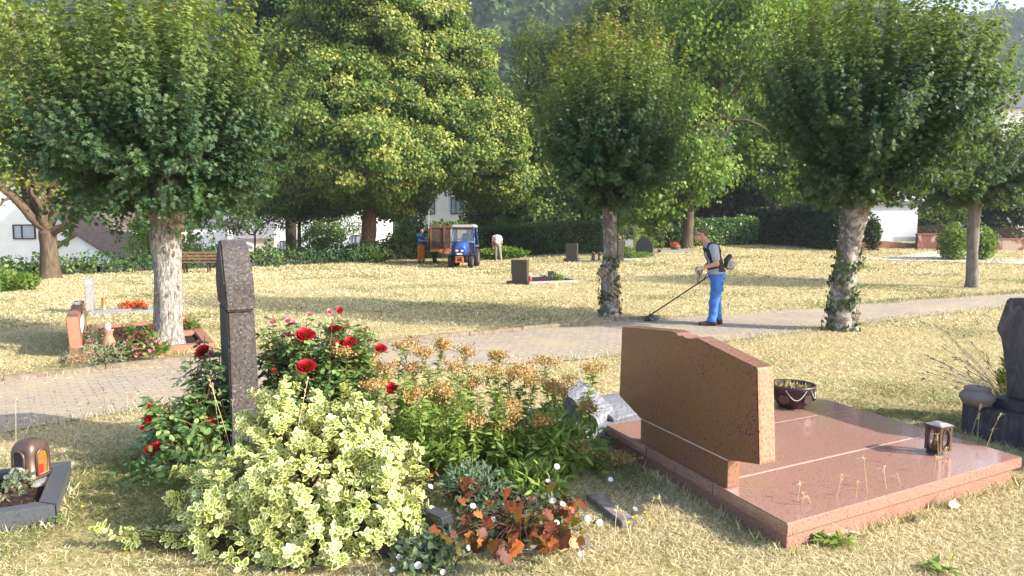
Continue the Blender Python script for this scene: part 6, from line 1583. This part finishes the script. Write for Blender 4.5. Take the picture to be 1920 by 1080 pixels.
for sgn, (hx, tx) in ((-1, (-.03, -.275)), (1, (.14, -.07))):
    y = .105 * sgn
    f = body_sdf([('s', (hx, y, .055), (tx, y - .01, .040), .052, .043), ('s', (hx + .0, y, .06), (hx - .04, y, .13), .055, .052)], .03)
    sdf_obj('shoe', cut(f, lambda P: -P[..., 2]), (tx - .08, y - .09, -.02), (hx + .08, y + .09, .2), .011, M_SHOE, man)
hf = body_sdf([('e', (-.266, 0, 1.735), (.106, .085, .085)), ('e', (-.235, 0, 1.69), (.07, .081, .07))], .02)
sdf_obj('hair', cut(hf, lambda P: np.maximum(1.695 - P[..., 2] - .55 * (P[..., 0] + .25), -.352 - P[..., 0] + .0 * P[..., 2])), (-.40, -.11, 1.6), (-.14, .11, 1.86), .009, M_HAIR, man)
mb = MB(); mb.tube([(-.262, -.082, 1.693), (-.33, -.072, 1.690), (-.384, -.052, 1.683), (-.396, 0, 1.685), (-.384, .052, 1.683), (-.33, .072, 1.690), (-.262, .082, 1.693)], .0045, 5)
mb.build('safety_glasses', M_DARK, man)
def glove(wrist, grip, axis, palm_dir, name='glove'):
    """a gloved fist round a bar: grip = point on the bar, axis = bar direction, palm_dir = from palm to bar"""
    w, g_, a, pd = (np.array(q, float) for q in (wrist, grip, axis, palm_dir)); a /= np.linalg.norm(a); pd -= a * (pd @ a); pd /= np.linalg.norm(pd)
    up = np.cross(a, pd); k = g_ - pd * .038; pr = [('s', w, k, .040, .040), ('s', k + a * .036, k - a * .036, .032, .031)]
    fn = []
    for i, o in enumerate((.042, .015, -.013, -.038)):
        L_ = (.030, .034, .032, .026)[i]; r = (.0135, .014, .0135, .0115)[i]
        c = g_ + a * o
        p0 = c - pd * .026 - up * .026; p1 = c + pd * .010 - up * .036; p2 = c + pd * .034 - up * .006; p3 = c + pd * .022 + up * .020
        fn += [('s', p0, p1, r * 1.08, r), ('s', p1, p2, r, r * .95), ('s', p2, p3, r * .95, r * .82)]
    th0 = k + a * .04; fn += [('s', th0, g_ + a * .055 + up * .022, .016, .014), ('s', g_ + a * .055 + up * .022, g_ + a * .040 + pd * .030 + up * .016, .014, .012)]
    fb = body_sdf(pr, .02); 
    def f(P):
        d = fb(P)
        for q in fn: d = smin(d, seg_d(P, *q[1:5]), .006)
        return d
    lo = np.minimum(w, g_) - .10; hi = np.maximum(w, g_) + .10
    return sdf_obj(name, f, lo, hi, .0065, M_GLOVE, man)
ga, gb = np.array((-.385, -.205, 1.045)), np.array((-.265, .155, .985))
glove((-.29, -.215, 1.085), ga, (-.25, -.75, .55), (-.8, .05, -.6)); glove((-.20, .17, 1.03), gb, (-.35, -.35, .8), (-.8, .0, -.6))

cutm = thing('brush_cutter', 'petrol brush cutter with long shaft, bullhorn handle and white engine held by the mowing man', 'brush cutter', tuple(p))
hd_, en = Vector((-1.13, .50, .10)), Vector((.28, .31, 1.10))
MB().tube([hd_, hd_.lerp(en, .5), en], .014, 10).build('shaft', plain('olive_metal', (.10, .075, .03), .5, .4, .3), cutm, smooth='all')
mb = MB(); bp = hd_.lerp(en, .655)
mb.tube([bp, bp + Vector((-.03, -.06, .07)), (-.275, .02, .86), (-.33, -.12, .96), tuple(ga + np.array((.018, .05, -.04))), tuple(ga), tuple(ga + np.array((-.022, -.066, .048)))], .0115, 8)
mb.tube([bp, bp + Vector((-.02, .02, .08)), (-.22, .22, .88), tuple(gb + np.array((.03, .03, -.07))), tuple(gb), tuple(gb + np.array((-.03, -.03, .07)))], .0115, 8); mb.build('handlebar', plain('handle_grey', (.22, .22, .23), .4, .5, .4), cutm, smooth='all')
MB().tube([tuple(gb + np.array((.03, .03, -.07))), tuple(gb + np.array((-.03, -.03, .07)))], .021, 8).build('throttle_grip', M_DARK, cutm)
eh = MB(); eh.hexa([(.29, .22, 1.06), (.43, .22, 1.06), (.43, .40, 1.06), (.29, .40, 1.06)], [(.33, .22, 1.20), (.50, .22, 1.17), (.50, .40, 1.17), (.33, .40, 1.20)])
for k_ in range(5): eh.box((.475 - .008 * k_, .31, 1.09 + .018 * k_), (.03, .15, .008))
eh.tube([(.40, .19, 1.13), (.40, .43, 1.13)], .052, 12); eh.build('engine_housing', plain('engine_white', (.50, .46, .40), .5, .4, var=.1), cutm, bevel=.012)
f = body_sdf([('s', (.30, .30, 1.20), (.36, .30, 1.27), .055, .05), ('s', (.28, .31, 1.10), (.33, .31, 1.13), .05, .06)], .02); sdf_obj('muffler_cover', f, (.18, .2, 1.0), (.46, .42, 1.38), .012, M_DARK, cutm)
MB().box((.37, .31, 1.045), (.15, .12, .06)).build('fuel_tank', plain('tank_grey', (.35, .33, .30), .5, .4), cutm, bevel=.02)
MB().tube([(-.02, .2, 1.08), tuple(hd_.lerp(en, .72))], .008, 5).build('carry_strap', M_STRAP, cutm)
mb = MB(); mb.lathe([(.02, 0), (.065, .012), (.065, .045), (.03, .07), (.02, .11)], c=tuple(hd_ - Vector((.02, 0, .095))), seg=16); mb.build('cutting_head', M_DARK, cutm, smooth='all')
mb = MB(); n = 9; c0 = hd_ + Vector((.02, 0, .0)); vs = []
for k in range(n):
    a = -1.3 + 2.6 * k / (n - 1); vs += [c0 + Vector((math.cos(a) * .05, math.sin(a) * .08, .05)), c0 + Vector((math.cos(a) * .19, math.sin(a) * .24, -.03)), c0 + Vector((math.cos(a) * .19, math.sin(a) * .24, -.045)), c0 + Vector((math.cos(a) * .05, math.sin(a) * .08, .035))]
mb.add(vs, [(4 * k + i, 4 * k + (i + 1) % 4, 4 * k + 4 + (i + 1) % 4, 4 * k + 4 + i) for k in range(n - 1) for i in range(4)] + [(0, 1, 2, 3), (4 * n - 4, 4 * n - 3, 4 * n - 2, 4 * n - 1)]); mb.build('guard', M_DARK, cutm)

# ---- the two helpers by the trailer
def helper(label, loc, skin, clothes, res=.018):
    t = thing('person', label, 'person', tuple(loc))
    def bb(pr):
        q = np.array([c for s in pr for c in ((s[1], s[2]) if s[0] == 's' else (s[1],))], float); return q.min(0) - .26, q.max(0) + .26
    lo, hi = bb(skin); sdf_obj('body', body_sdf(skin, .03), lo, hi, res, M_SKIN, t)
    for nm, pr, k, mat, g_ in clothes:
        lo, hi = bb(pr); sdf_obj(nm, cut(lambda P, pr=pr, k=k: body_sdf(pr, k)(P) + wr(P, .006, 22), g_ or (lambda P: P[..., 2] * 0 - 1)), lo, hi, res, mat, t)
    return t
loc = G(790, 493)
sk = [('e', (.05, -.02, 1.63), (.085, .095, .115)), ('s', (.04, 0, 1.52), (.02, 0, 1.42), .05, .06), ('s', (.0, .0, 1.4), (0, 0, .9), .12, .12), ('s', (.15, -.02, 1.40), (.26, -.18, 1.22), .05, .042), ('s', (.26, -.18, 1.22), (.40, -.22, 1.40), .042, .032), ('e', (.42, -.22, 1.43), (.035, .03, .05)),
      ('s', (-.16, -.02, 1.40), (-.06, -.24, 1.16), .05, .042), ('s', (-.06, -.24, 1.16), (.28, -.25, 1.12), .042, .032), ('e', (.36, -.24, 1.13), (.05, .03, .035)), ('s', (-.08, 0, .9), (-.10, 0, .1), .08, .05), ('s', (.09, 0, .9), (.10, 0, .1), .08, .05)]
helper('helper in blue shirt and orange trousers holding a pole upright beside the trailer', loc, sk, [
    ('shirt', [('e', (0, 0, 1.28), (.19, .14, .22)), ('e', (-.01, 0, 1.02), (.19, .15, .18)), ('s', (-.15, 0, 1.42), (.15, 0, 1.42), .08, .08), ('s', (.15, -.02, 1.40), (.22, -.12, 1.28), .075, .07), ('s', (-.16, -.02, 1.40), (-.10, -.17, 1.24), .075, .07)], .05, plain('blue_shirt', (.02, .10, .30), .9, .1), None),
    ('trousers', [('e', (0, 0, .88), (.18, .15, .14)), ('s', (-.085, 0, .85), (-.10, .02, .10), .11, .08), ('s', (.09, 0, .85), (.10, .02, .10), .11, .08)], .03, plain('orange_cloth', (.62, .16, .02), .85, .1), lambda P: P[..., 2] - .93),
    ('hair', [('e', (.045, .0, 1.66), (.095, .10, .10))], .02, plain('dark_hair', (.03, .02, .015), .8), lambda P: 1.62 - P[..., 2] + .5 * (-P[..., 1] - .02)),
    ('shoes', [('s', (-.10, .04, .05), (-.10, -.12, .04), .055, .045), ('s', (.10, .04, .05), (.11, -.12, .04), .055, .045)], .01, M_SHOE, lambda P: -P[..., 2])])
pl = thing('pole_pruner', 'long thin pruning pole held upright by the helper in orange trousers', 'pole', tuple(loc))
MB().tube([(.385, -.25, .95), (.44, -.23, 2.55)], .018, 8).build('pole', plain('light_pole', (.42, .40, .34), .5), pl)
MB().tube([(.44, -.23, 2.54), (.47, -.23, 2.66), (.58, -.23, 2.72)], [.012, .012, .004], 6).build('blade', M_PALE, pl)
loc = G(932, 490)
sk = [('e', (-.05, .40, 1.20), (.085, .10, .10)), ('s', (-.04, .30, 1.26), (-.02, .2, 1.26), .055, .06), ('s', (.0, .15, 1.2), (.02, 0, .92), .12, .12), ('s', (-.19, .18, 1.24), (-.24, .20, .93), .05, .042), ('s', (-.24, .20, .93), (-.22, .34, .70), .042, .032), ('e', (-.22, .36, .65), (.03, .035, .05)),
      ('s', (.17, .18, 1.24), (.24, .22, .96), .05, .042), ('s', (.24, .22, .96), (.18, .36, .76), .042, .032), ('e', (.17, .38, .71), (.03, .035, .05)), ('s', (-.07, 0, .85), (-.04, .0, .1), .08, .05), ('s', (.09, 0, .85), (.20, -.06, .1), .08, .05)]
helper('helper in pale pink shirt and grey trousers bending over the heap of cut branches', loc, sk, [
    ('shirt', [('e', (0, .14, 1.17), (.19, .16, .20)), ('e', (.01, .04, .98), (.17, .15, .14)), ('s', (-.14, .2, 1.27), (.14, .2, 1.27), .075, .075), ('s', (-.18, .18, 1.25), (-.22, .19, 1.08), .075, .068), ('s', (.17, .18, 1.25), (.215, .20, 1.10), .075, .068)], .05, plain('pale_pink_cloth', (.70, .58, .66), .9, .1), None),
    ('trousers', [('e', (.02, 0, .88), (.17, .16, .14)), ('s', (-.065, 0, .85), (-.04, .0, .10), .11, .07), ('s', (.095, 0, .85), (.20, -.06, .10), .11, .07)], .03, plain('grey_trouser', (.22, .20, .16), .85, .1), lambda P: P[..., 2] - .96),
    ('hair', [('e', (-.05, .39, 1.235), (.095, .105, .095))], .02, plain('grey_brown_hair', (.09, .07, .05), .8), lambda P: 1.17 - P[..., 2]),
    ('shoes', [('s', (-.04, -.05, .05), (-.05, .12, .04), .055, .045), ('s', (.20, -.11, .05), (.23, .06, .04), .055, .045)], .01, plain('light_shoe', (.35, .32, .27), .7), lambda P: -P[..., 2])])

# ---- compact tractor
p = G(862, 503)
M_TBLUE = plain('tractor_blue', (.025, .065, .26), .4, .5, var=.08); M_TORANGE = plain('hitch_orange', (.40, .12, .035), .6, .3, var=.25); M_RUB = plain('rubber', (.025, .024, .024), .85, .1)
M_CLEAR = bpy.data.materials.new('cab_glass'); M_CLEAR.use_nodes = True; nt_ = M_CLEAR.node_tree
tr_ = nt_.nodes.new('ShaderNodeBsdfTransparent'); tr_.inputs[0].default_value = (.82, .85, .84, 1); gl_ = nt_.nodes.new('ShaderNodeBsdfGlossy'); gl_.inputs['Roughness'].default_value = .05; mx_ = nt_.nodes.new('ShaderNodeMixShader'); mx_.inputs[0].default_value = .1
nt_.links.new(tr_.outputs[0], mx_.inputs[1]); nt_.links.new(gl_.outputs[0], mx_.inputs[2]); nt_.links.new(mx_.outputs[0], nt_.nodes['Material Output'].inputs[0])
M_RIM = plain('rim_grey', (.10, .095, .09), .6, .3)
tk = thing('compact_tractor', 'blue compact tractor with glazed cab facing the camera under the lime edge', 'tractor', tuple(p), math.radians(-6)); tk.scale = (.94, .94, .97)
S_ = 1.05
def wheel(x, y, r, w):
    mb = MB(); n = 26; prof = [(r * .58, -w / 2), (r * .90, -w / 2), (r, -w * .32), (r * 1.01, 0), (r, w * .32), (r * .90, w / 2), (r * .58, w / 2)]
    vs = [(x + z, y + rr * math.cos(2 * math.pi * k / n) * (1.025 if k % 2 and rr > r * .95 else 1), r + rr * math.sin(2 * math.pi * k / n) * (1.025 if k % 2 and rr > r * .95 else 1)) for rr, z in prof for k in range(n)]
    m_ = len(prof); mb.add(vs, [(i * n + k, i * n + (k + 1) % n, (i + 1) * n + (k + 1) % n, (i + 1) * n + k) for i in range(m_ - 1) for k in range(n)])
    o = mb.build('wheel', M_RUB, tk, smooth='all')
    mb = MB(); vs = [(x + z, y + rr * math.cos(2 * math.pi * k / n), r + rr * math.sin(2 * math.pi * k / n)) for rr, z in [(r * .58, -w / 2), (r * .58, w / 2), (r * .45, w * .3), (.02, w * .32)] for k in range(n)]
    vs += [(x + z, y + rr * math.cos(2 * math.pi * k / n), r + rr * math.sin(2 * math.pi * k / n)) for rr, z in [(r * .45, -w * .3), (.02, -w * .32)] for k in range(n)]
    q = lambda i, j: [(i * n + k, i * n + (k + 1) % n, j * n + (k + 1) % n, j * n + k) for k in range(n)]
    mb.add(vs, q(0, 1) + q(1, 2) + q(2, 3) + q(0, 4) + q(4, 5)); mb.build('rim', M_RIM, o, smooth='all')
for x in (-.47, .47): wheel(x, .35, .29, .23)
for x in (-.50, .50): wheel(x, 1.75, .43, .30)
mb = MB()                                             # hood with rounded nose
sec = [(.02, .20, .62, .90), (.0, .24, .60, 1.0), (.10, .27, .58, 1.10), (.35, .29, .58, 1.16), (1.05, .31, .58, 1.24)]
vs = []
for y, hw, z0, z1_ in sec:
    for a, b_ in ((-1, 0), (-1, .72), (-.82, .93), (-.4, 1.0), (.4, 1.0), (.82, .93), (1, .72), (1, 0)): vs.append((a * hw, y, z0 + (z1_ - z0) * b_))
mb.add(vs, [(i * 8 + k, i * 8 + k + 1, (i + 1) * 8 + k + 1, (i + 1) * 8 + k) for i in range(4) for k in range(7)] + [tuple(range(8)), tuple(range(32, 40))] + [(i * 8 + 7, i * 8, (i + 1) * 8, (i + 1) * 8 + 7) for i in range(4)])
mb.build('hood', M_TBLUE, tk, smooth='all')
MB().box((0, -.012, .79), (.40, .03, .11)).build('grille', M_DARK, tk, bevel=.01)
for x in (-.125, .125): MB().box((x, -.032, .80), (.14, .03, .085)).build('headlight', M_WHITE, tk, bevel=.015)
MB().box((0, -.02, .665), (.36, .04, .07)).build('bumper_panel', M_TBLUE, tk, bevel=.01)
MB().box((0, -.045, .655), (.26, .012, .085)).build('number_plate', M_PALE, tk)
mb = MB(); mb.box((0, .0, .46), (.34, .18, .10)).box((-.15, -.06, .36), (.06, .22, .24)).box((.15, -.06, .36), (.06, .22, .24)).box((0, -.12, .30), (.40, .08, .07)).tube([(-.2, -.12, .52), (.2, -.12, .52)], .03, 8); mb.build('front_hitch', M_TORANGE, tk, bevel=.01)
MB().box((0, .35, .30), (.75, .12, .12)).box((0, 1.0, .42), (.44, 1.6, .3)).box((0, 1.75, .45), (.8, .2, .2)).build('chassis', M_DARK, tk, bevel=.02)
for sgn in (-1, 1):
    mb = MB(); mb.box((sgn * .44, 1.02, .85), (.20, .06, .62)).box((sgn * .47, 1.6, .98), (.30, 1.1, .10)); mb.build('fender', plain('fender_grey', (.07, .07, .075), .6, .3), tk, bevel=.03)
    mb = MB(); mb.tube([(sgn * .37, .66, .30), (sgn * .44, .35, .625), (sgn * .47, .05, .50)], .02, 6).box((sgn * .47, .32, .635), (.26, .5, .03)); mb.build('mudguard', M_DARK, tk, bevel=.008)
mb = MB()
for sgn in (-1, 1):
    mb.tube([(sgn * .545, 1.0, .55), (sgn * .55, .98, 1.1), (sgn * .50, 1.08, 1.86)], .032, 8); mb.tube([(sgn * .56, 2.05, 1.0), (sgn * .50, 2.0, 1.86)], .032, 8)
    mb.tube([(sgn * .50, 1.08, 1.855), (sgn * .50, 2.0, 1.855)], .028, 8)
mb.tube([(-.55, .98, 1.17), (.55, .98, 1.17)], .035, 8); mb.build('cab_frame', M_TBLUE, tk, smooth='all')
MB().box((0, 1.02, 1.80), (.96, .03, .09)).box((0, 1.99, 1.30), (1.0, .03, .05)).build('cab_trim', M_DARK, tk)
MB().hexa([(-.53, .985, 1.20), (.53, .985, 1.20), (.53, .993, 1.20), (-.53, .993, 1.20)], [(-.485, 1.06, 1.76), (.485, 1.06, 1.76), (.485, 1.068, 1.76), (-.485, 1.068, 1.76)]).build('windscreen', M_CLEAR, tk)
MB().box((0, 1.54, 1.925), (1.12, 1.16, .12), taper=.9).box((0, 1.54, 1.995), (.9, .9, .03)).build('roof', plain('roof_plastic', (.27, .27, .25), .6, .3), tk, bevel=.03)
MB().box((0, 1.62, 1.0), (.44, .42, .14)).box((0, 1.80, 1.30), (.44, .14, .56), taper=.86).build('driver_seat', M_STRAP, tk, bevel=.05)
mb = MB(); mb.tube([(.17 * math.cos(a * math.pi / 8), 1.22 + .12 * math.sin(a * math.pi / 8), 1.28 + .12 * math.sin(a * math.pi / 8)) for a in range(17)], .014, 6).tube([(0, 1.1, 1.05), (0, 1.22, 1.28)], .02, 6); mb.build('steering_wheel', M_DARK, tk, smooth='all')
for sgn in (-1, 1): MB().tube([(sgn * .52, 1.05, 1.6), (sgn * .66, .98, 1.62)], .01, 5).box((sgn * .68, .98, 1.55), (.10, .03, .2)).build('mirror', M_DARK, tk, bevel=.008)
# ---- tipping trailer behind it
p2 = p + Vector((-.62, 2.5, 0)); p2.z = float(gz(p2.x, p2.y))
tl = thing('trailer', 'high sided trailer with orange frame and pale boards half behind the tractor', 'trailer', tuple(p2), math.radians(5))
M_BOARD = plain('pale_board', (.36, .25, .16), .8, .1, var=.25, scale=6)
MB().box((0, 1.6, .72), (1.9, 3.4, .12)).build('bed', M_TORANGE, tl, bevel=.01)
mb = MB()
for x in (-.93, -.30, .30, .93): mb.box((x, -.06, 1.32), (.08, .06, 1.08))
for z in (.80, 1.84): mb.box((0, -.055, z), (1.78, .05, .08))
mb.build('front_frame', plain('shaded_frame', (.15, .055, .025), .7, .2, var=.25), tl, bevel=.006)  # orange frame darkened, tree shade painted into its colour
mb = MB()
for i in range(4): mb.box((-.80 + .229 * i, -.01, 1.32), (.215, .03, .98))
mb.build('front_wall', M_DARKWOOD, tl)
mb = MB()
for i in range(4, 8): mb.box((-.80 + .229 * i, -.01, 1.32), (.215, .03, .98))
mb.build('front_wall', M_BOARD, tl)
for sgn in (-1, 1): MB().box((sgn * .95, 1.6, 1.30), (.04, 3.3, 1.0)).build('side_wall', M_DARKWOOD, tl)
for sgn in (-1, 1):
    mb = MB(); n = 20
    mb.add([(sgn * .80 + z, 2.1 + rr * math.cos(2 * math.pi * k / n), .36 + rr * math.sin(2 * math.pi * k / n)) for rr, z in ((.05, -.08), (.34, -.10), (.36, 0), (.34, .10), (.05, .08)) for k in range(n)], [(i * n + k, i * n + (k + 1) % n, (i + 1) * n + (k + 1) % n, (i + 1) * n + k) for i in range(4) for k in range(n)]); mb.build('wheel', M_RUB, tl, smooth='all')
MB().tube([(-.5, 0, .62), (.1, -1.1, .48)], .05, 6).tube([(.5, 0, .62), (.1, -1.1, .48)], .05, 6).build('drawbar', M_TORANGE, tl)
rg = np.random.default_rng(300); n = 500
leaves('foliage', HEART, np.stack([rg.uniform(-.85, .85, n), rg.uniform(.1, 3.1, n), rg.uniform(.9, 2.15, n)], -1), rand_dir(rg, n), rand_dir(rg, n), .17, M_LIMEIN, tl)
# ================================================================== GRASS
def in_poly(x, y, poly):
    ins = np.zeros(len(x), bool); n = len(poly); j = n - 1
    for i in range(n):
        xi, yi = poly[i]; xj, yj = poly[j]
        c = ((yi > y) != (yj > y)) & (x < (xj - xi) * (y - yi) / (yj - yi + 1e-12) + xi); ins ^= c; j = i
    return ins
M_GRASS = N('dry_grass_blade', .85, .12)
gr = M_GRASS.attr('rnd')
c = M_GRASS.ramp(gr, [(0, (.10, .15, .035)), (.22, (.22, .25, .075)), (.32, (.28, .19, .085)), (.40, (.50, .41, .20)), (.7, (.70, .60, .36)), (1, (.84, .76, .53))])
M_GRASS.col(c); M_GRASS.translucent(c, .3); M_GRASS = M_GRASS.m
rg = np.random.default_rng(400)
def green_at(x, y):
    f = np.zeros_like(x)
    for a, b_, ph, w in ((.9, .5, .3, 1), (-.45, 1.1, 1.7, .8), (1.9, 1.3, 2.1, .6), (2.7, -2.2, .5, .5), (4.1, 3.3, 1.1, .35), (-6.0, 5.0, .2, .3)): f += w * np.sin(a * x + b_ * y + ph)
    return f / 2.2
def grass(n, d0, d1, h, w, green0, name, flat=1.0, label=None, pad=1.12):
    d = np.sqrt(rg.uniform(d0 ** 2, d1 ** 2, n)); x = rg.uniform(-.74 * pad, .74 * pad, n) * d; y = d
    keep = np.ones(n, bool)
    for po in EXCL: keep &= ~in_poly(x, y, po)
    x, y = x[keep], y[keep]; n = len(x)
    bare = np.sin(x * 1.7 + 1.3 * np.sin(y * .9)) * np.sin(y * 2.1 + 1.1 * np.sin(x * 1.2)) + .5 * np.sin(x * 4.3 + y * 3.1)
    kp = rg.random(n) > np.clip((bare - .55) * 1.3, 0, .72); x, y = x[kp], y[kp]; n = len(x)
    z = gz(x, y)
    gf = green_at(x, y) + green0 + .30 * np.sin(2.3 * y - .9 * x + .8 * np.sin(x * .45))
    # more green blades around each of the listed spots
    for gx, gy, r in GREEN: gf += 1.3 * np.exp(-((x - gx) ** 2 + (y - gy) ** 2) / r ** 2)
    rnd = np.where(rg.random(n) < np.clip(.13 + .42 * gf, .03, .8), rg.uniform(0, .3, n), rg.uniform(.30, 1, n))
    lie = rg.uniform(.12, .95, n) * flat
    a = rg.uniform(0, 6.28, n)
    dr = np.stack([np.cos(a), np.sin(a), np.tan(np.clip(lie, .05, 1.3))], -1)
    nr = nrm(np.stack([-np.cos(a) * .3, -np.sin(a) * .3, np.ones(n)], -1) + .5 * rand_dir(rg, n))
    hh = h * rg.uniform(.5, 1.35, n) * np.where(rnd < .3, 1.1, 1.0)
    tv = np.array([(-w / 2, 0, 0), (w / 2, 0, 0), (w * .38, .55, .10), (-w * .38, .55, .10), (0, 1, -.02)], float)
    tpl = (tv, np.array([(0, 1, 2), (0, 2, 3), (3, 2, 4)]), np.zeros(5))
    o = leaves(name, tpl, np.stack([x, y, z - .004 + rg.random(n) * h * .25], -1), nrm(dr), nr, hh, M_GRASS, None, rnd)
    return setp(o, kind='stuff')
q = lambda px, py: W(px, py, 0)
GREEN = [(q(250, 900).x, q(250, 900).y, 1.0), (q(60, 960).x, q(60, 960).y, .6), (q(1300, 880).x, q(1300, 880).y, .5), (q(1200, 900).x, q(1200, 900).y, .4), (q(1720, 775).x, q(1720, 775).y, .6), (q(1250, 690).x, q(1250, 690).y, .5), (q(300, 985).x, q(300, 985).y, .6), (q(1560, 575).x, q(1560, 575).y, .9), (q(1700, 545).x, q(1700, 545).y, 1.0)]
grass(460000, 2.9, 7.0, .042, .065, -.15, 'grass', .6)
grass(300000, 6.8, 13.5, .05, .11, -.25, 'grass', .6)
grass(240000, 13.0, 26, .075, .17, -.25, 'grass', .65)
grass(200000, 25, 50, .10, .28, -.2, 'grass', .7, pad=1.05)
BLADE = (np.array([(-.035, 0, 0), (.035, 0, 0), (.028, .55, .06), (-.028, .55, .06), (0, 1, -.06)], float), np.array([(0, 1, 2), (0, 2, 3), (3, 2, 4)]), np.zeros(5))
# longer fringe along graves, kerb and path edges
def fringe(pts, n, w, h, name='grass_fringe', g0=.35):
    P = np.array(pts); s = np.concatenate([[0], np.cumsum(np.linalg.norm(np.diff(P, axis=0), axis=1))]); t_ = rg.uniform(0, s[-1], n)
    x = np.interp(t_, s, P[:, 0]) + rg.normal(0, w, n); y = np.interp(t_, s, P[:, 1]) + rg.normal(0, w, n)
    keep = np.ones(n, bool)
    for po in EXCL[1:]: keep &= ~in_poly(x, y, po)
    x, y = x[keep], y[keep]; n = len(x); a = rg.uniform(0, 6.28, n)
    rnd = np.where(rg.random(n) < g0, rg.uniform(0, .3, n), rg.uniform(.3, 1, n))
    o = leaves(name, BLADE, np.stack([x, y, gz(x, y)], -1), nrm(np.stack([np.cos(a) * .8, np.sin(a) * .8, rg.uniform(.5, 2, n)], -1)), rand_dir(rg, n), h * rg.uniform(.5, 1.5, n), M_GRASS, None, rnd)
    return setp(o, kind='stuff')
def ring_xy(poly): return list(map(tuple, poly)) + [tuple(poly[0])]
for po in EXCL[1:]:
    L_ = sum(np.linalg.norm(po[i] - po[i - 1]) for i in range(len(po))); dd = np.linalg.norm(po.mean(0))
    fringe(ring_xy(po), int(L_ * (520 if dd < 9 else 200)), .04, .06 if dd < 9 else .09)
fringe(list(map(tuple, el_[20:110])), 5200, .12, .075); fringe(list(map(tuple, eu[8:60])), 2600, .06, .06, g0=.4)
fringe(list(map(tuple, eu[74:120])), 3600, .16, .10, g0=.75)
# straw lying on the paving
n = 9000; k_ = rg.random(n); t_ = rg.integers(0, 139, n); pp = eu[t_] * k_[:, None] + el_[t_] * (1 - k_[:, None]) + rg.normal(0, .06, (n, 2)); a = rg.uniform(0, 6.28, n)
keep = np.minimum(k_, 1 - k_) < rg.uniform(0, .5, n) ** 1.3; pp, a = pp[keep], a[keep]; n = len(pp)
o = leaves('straw_litter', SPIKE, np.stack([pp[:, 0], pp[:, 1], gz(pp[:, 0], pp[:, 1]) + .020], -1), np.stack([np.cos(a), np.sin(a), np.full(n, .05)], -1), np.tile([0, 0, 1.], (n, 1)) + .3 * rand_dir(rg, n), rg.uniform(.03, .08, n), M_GRASS, None, rg.uniform(.35, 1, n)); setp(o, kind='stuff')
# tall dry seed stalks
M_STALK = plain('seed_stalk', (.56, .44, .24), .85, .1, var=.2)
def stalks(label, spots, seed):
    rg = np.random.default_rng(seed); c = W(spots[0][0], spots[0][1], 0); t = thing('seed_grass', label, 'tall grass', (c.x, c.y, 0)); mb = MB(); P, Dd = [], []
    for px, py, h in spots:
        b = W(px, py, 0) - c; a = rg.uniform(0, 6.28); lean = rg.uniform(.05, .35) * h
        e = b + Vector((math.cos(a) * lean, math.sin(a) * lean * .5, h)); m1 = b.lerp(e, .55) + Vector((0, 0, .03)); tip = e + Vector((math.cos(a) * .05, 0, -.005))
        mb.tube([b, m1, e, tip], [.0022, .0018, .0013, .0009], 4, cap=False)
        for k in range(12): P.append(e.lerp(m1, rg.random() * .32)); Dd.append(Vector(rg.normal(0, .5, 3)) + (e - m1).normalized() * 1.3)
    mb.build('stalks', M_STALK, t)
    P, Dd = np.array(P), nrm(np.array(Dd)); n = len(P); leaves('seeds', LANCE, P, Dd, rand_dir(rg, n), .022, M_GRASS, t, rg.uniform(.4, .9, n))
stalks('tall dry seed grass before the near right edge of the granite cover', [(1812, 850, .40), (1830, 862, .36), (1760, 925, .42), (1770, 915, .30), (1850, 860, .25), (1835, 880, .45), (1745, 935, .3)], 501)
stalks('thin bent seed grass before the near corner of the granite cover', [(1490, 995, .30), (1500, 1000, .26), (1560, 990, .34), (1630, 975, .40), (1665, 970, .32), (1700, 960, .24), (1530, 998, .22), (1600, 985, .28)], 502)
stalks('dry seed grass rising out of the variegated bush beside the stele foot', [(430, 960, .85), (465, 960, .92), (440, 965, .72), (520, 1010, .95), (470, 965, .60)], 503)
stalks('tall dry stalks on the path edge above the arched lantern', [(30, 835, .42), (75, 828, .38), (120, 825, .46), (150, 815, .3), (200, 800, .36), (240, 795, .3)], 504)
stalks('dry stalks in the grass right of the red leaved plant', [(1210, 1010, .26), (1250, 1000, .22), (1185, 1030, .24), (1290, 1030, .2), (1150, 1040, .28)], 505)
# ================================================================== AIR
def haze_box(density):
    m = bpy.data.materials.new('haze_air'); m.use_nodes = True; t = m.node_tree; t.nodes.clear()
    pv = t.nodes.new('ShaderNodeVolumePrincipled'); ou = t.nodes.new('ShaderNodeOutputMaterial')
    pv.inputs['Color'].default_value = (.78, .86, 1.0, 1); pv.inputs['Density'].default_value = density
    pv.inputs['Anisotropy'].default_value = 0.2
    t.links.new(pv.outputs[0], ou.inputs['Volume'])
    mb = MB(); mb.box((0, 390, 90), (1700, 830, 216)); o = mb.build('haze', m); setp(o, kind='stuff')
haze_box(0.00036)
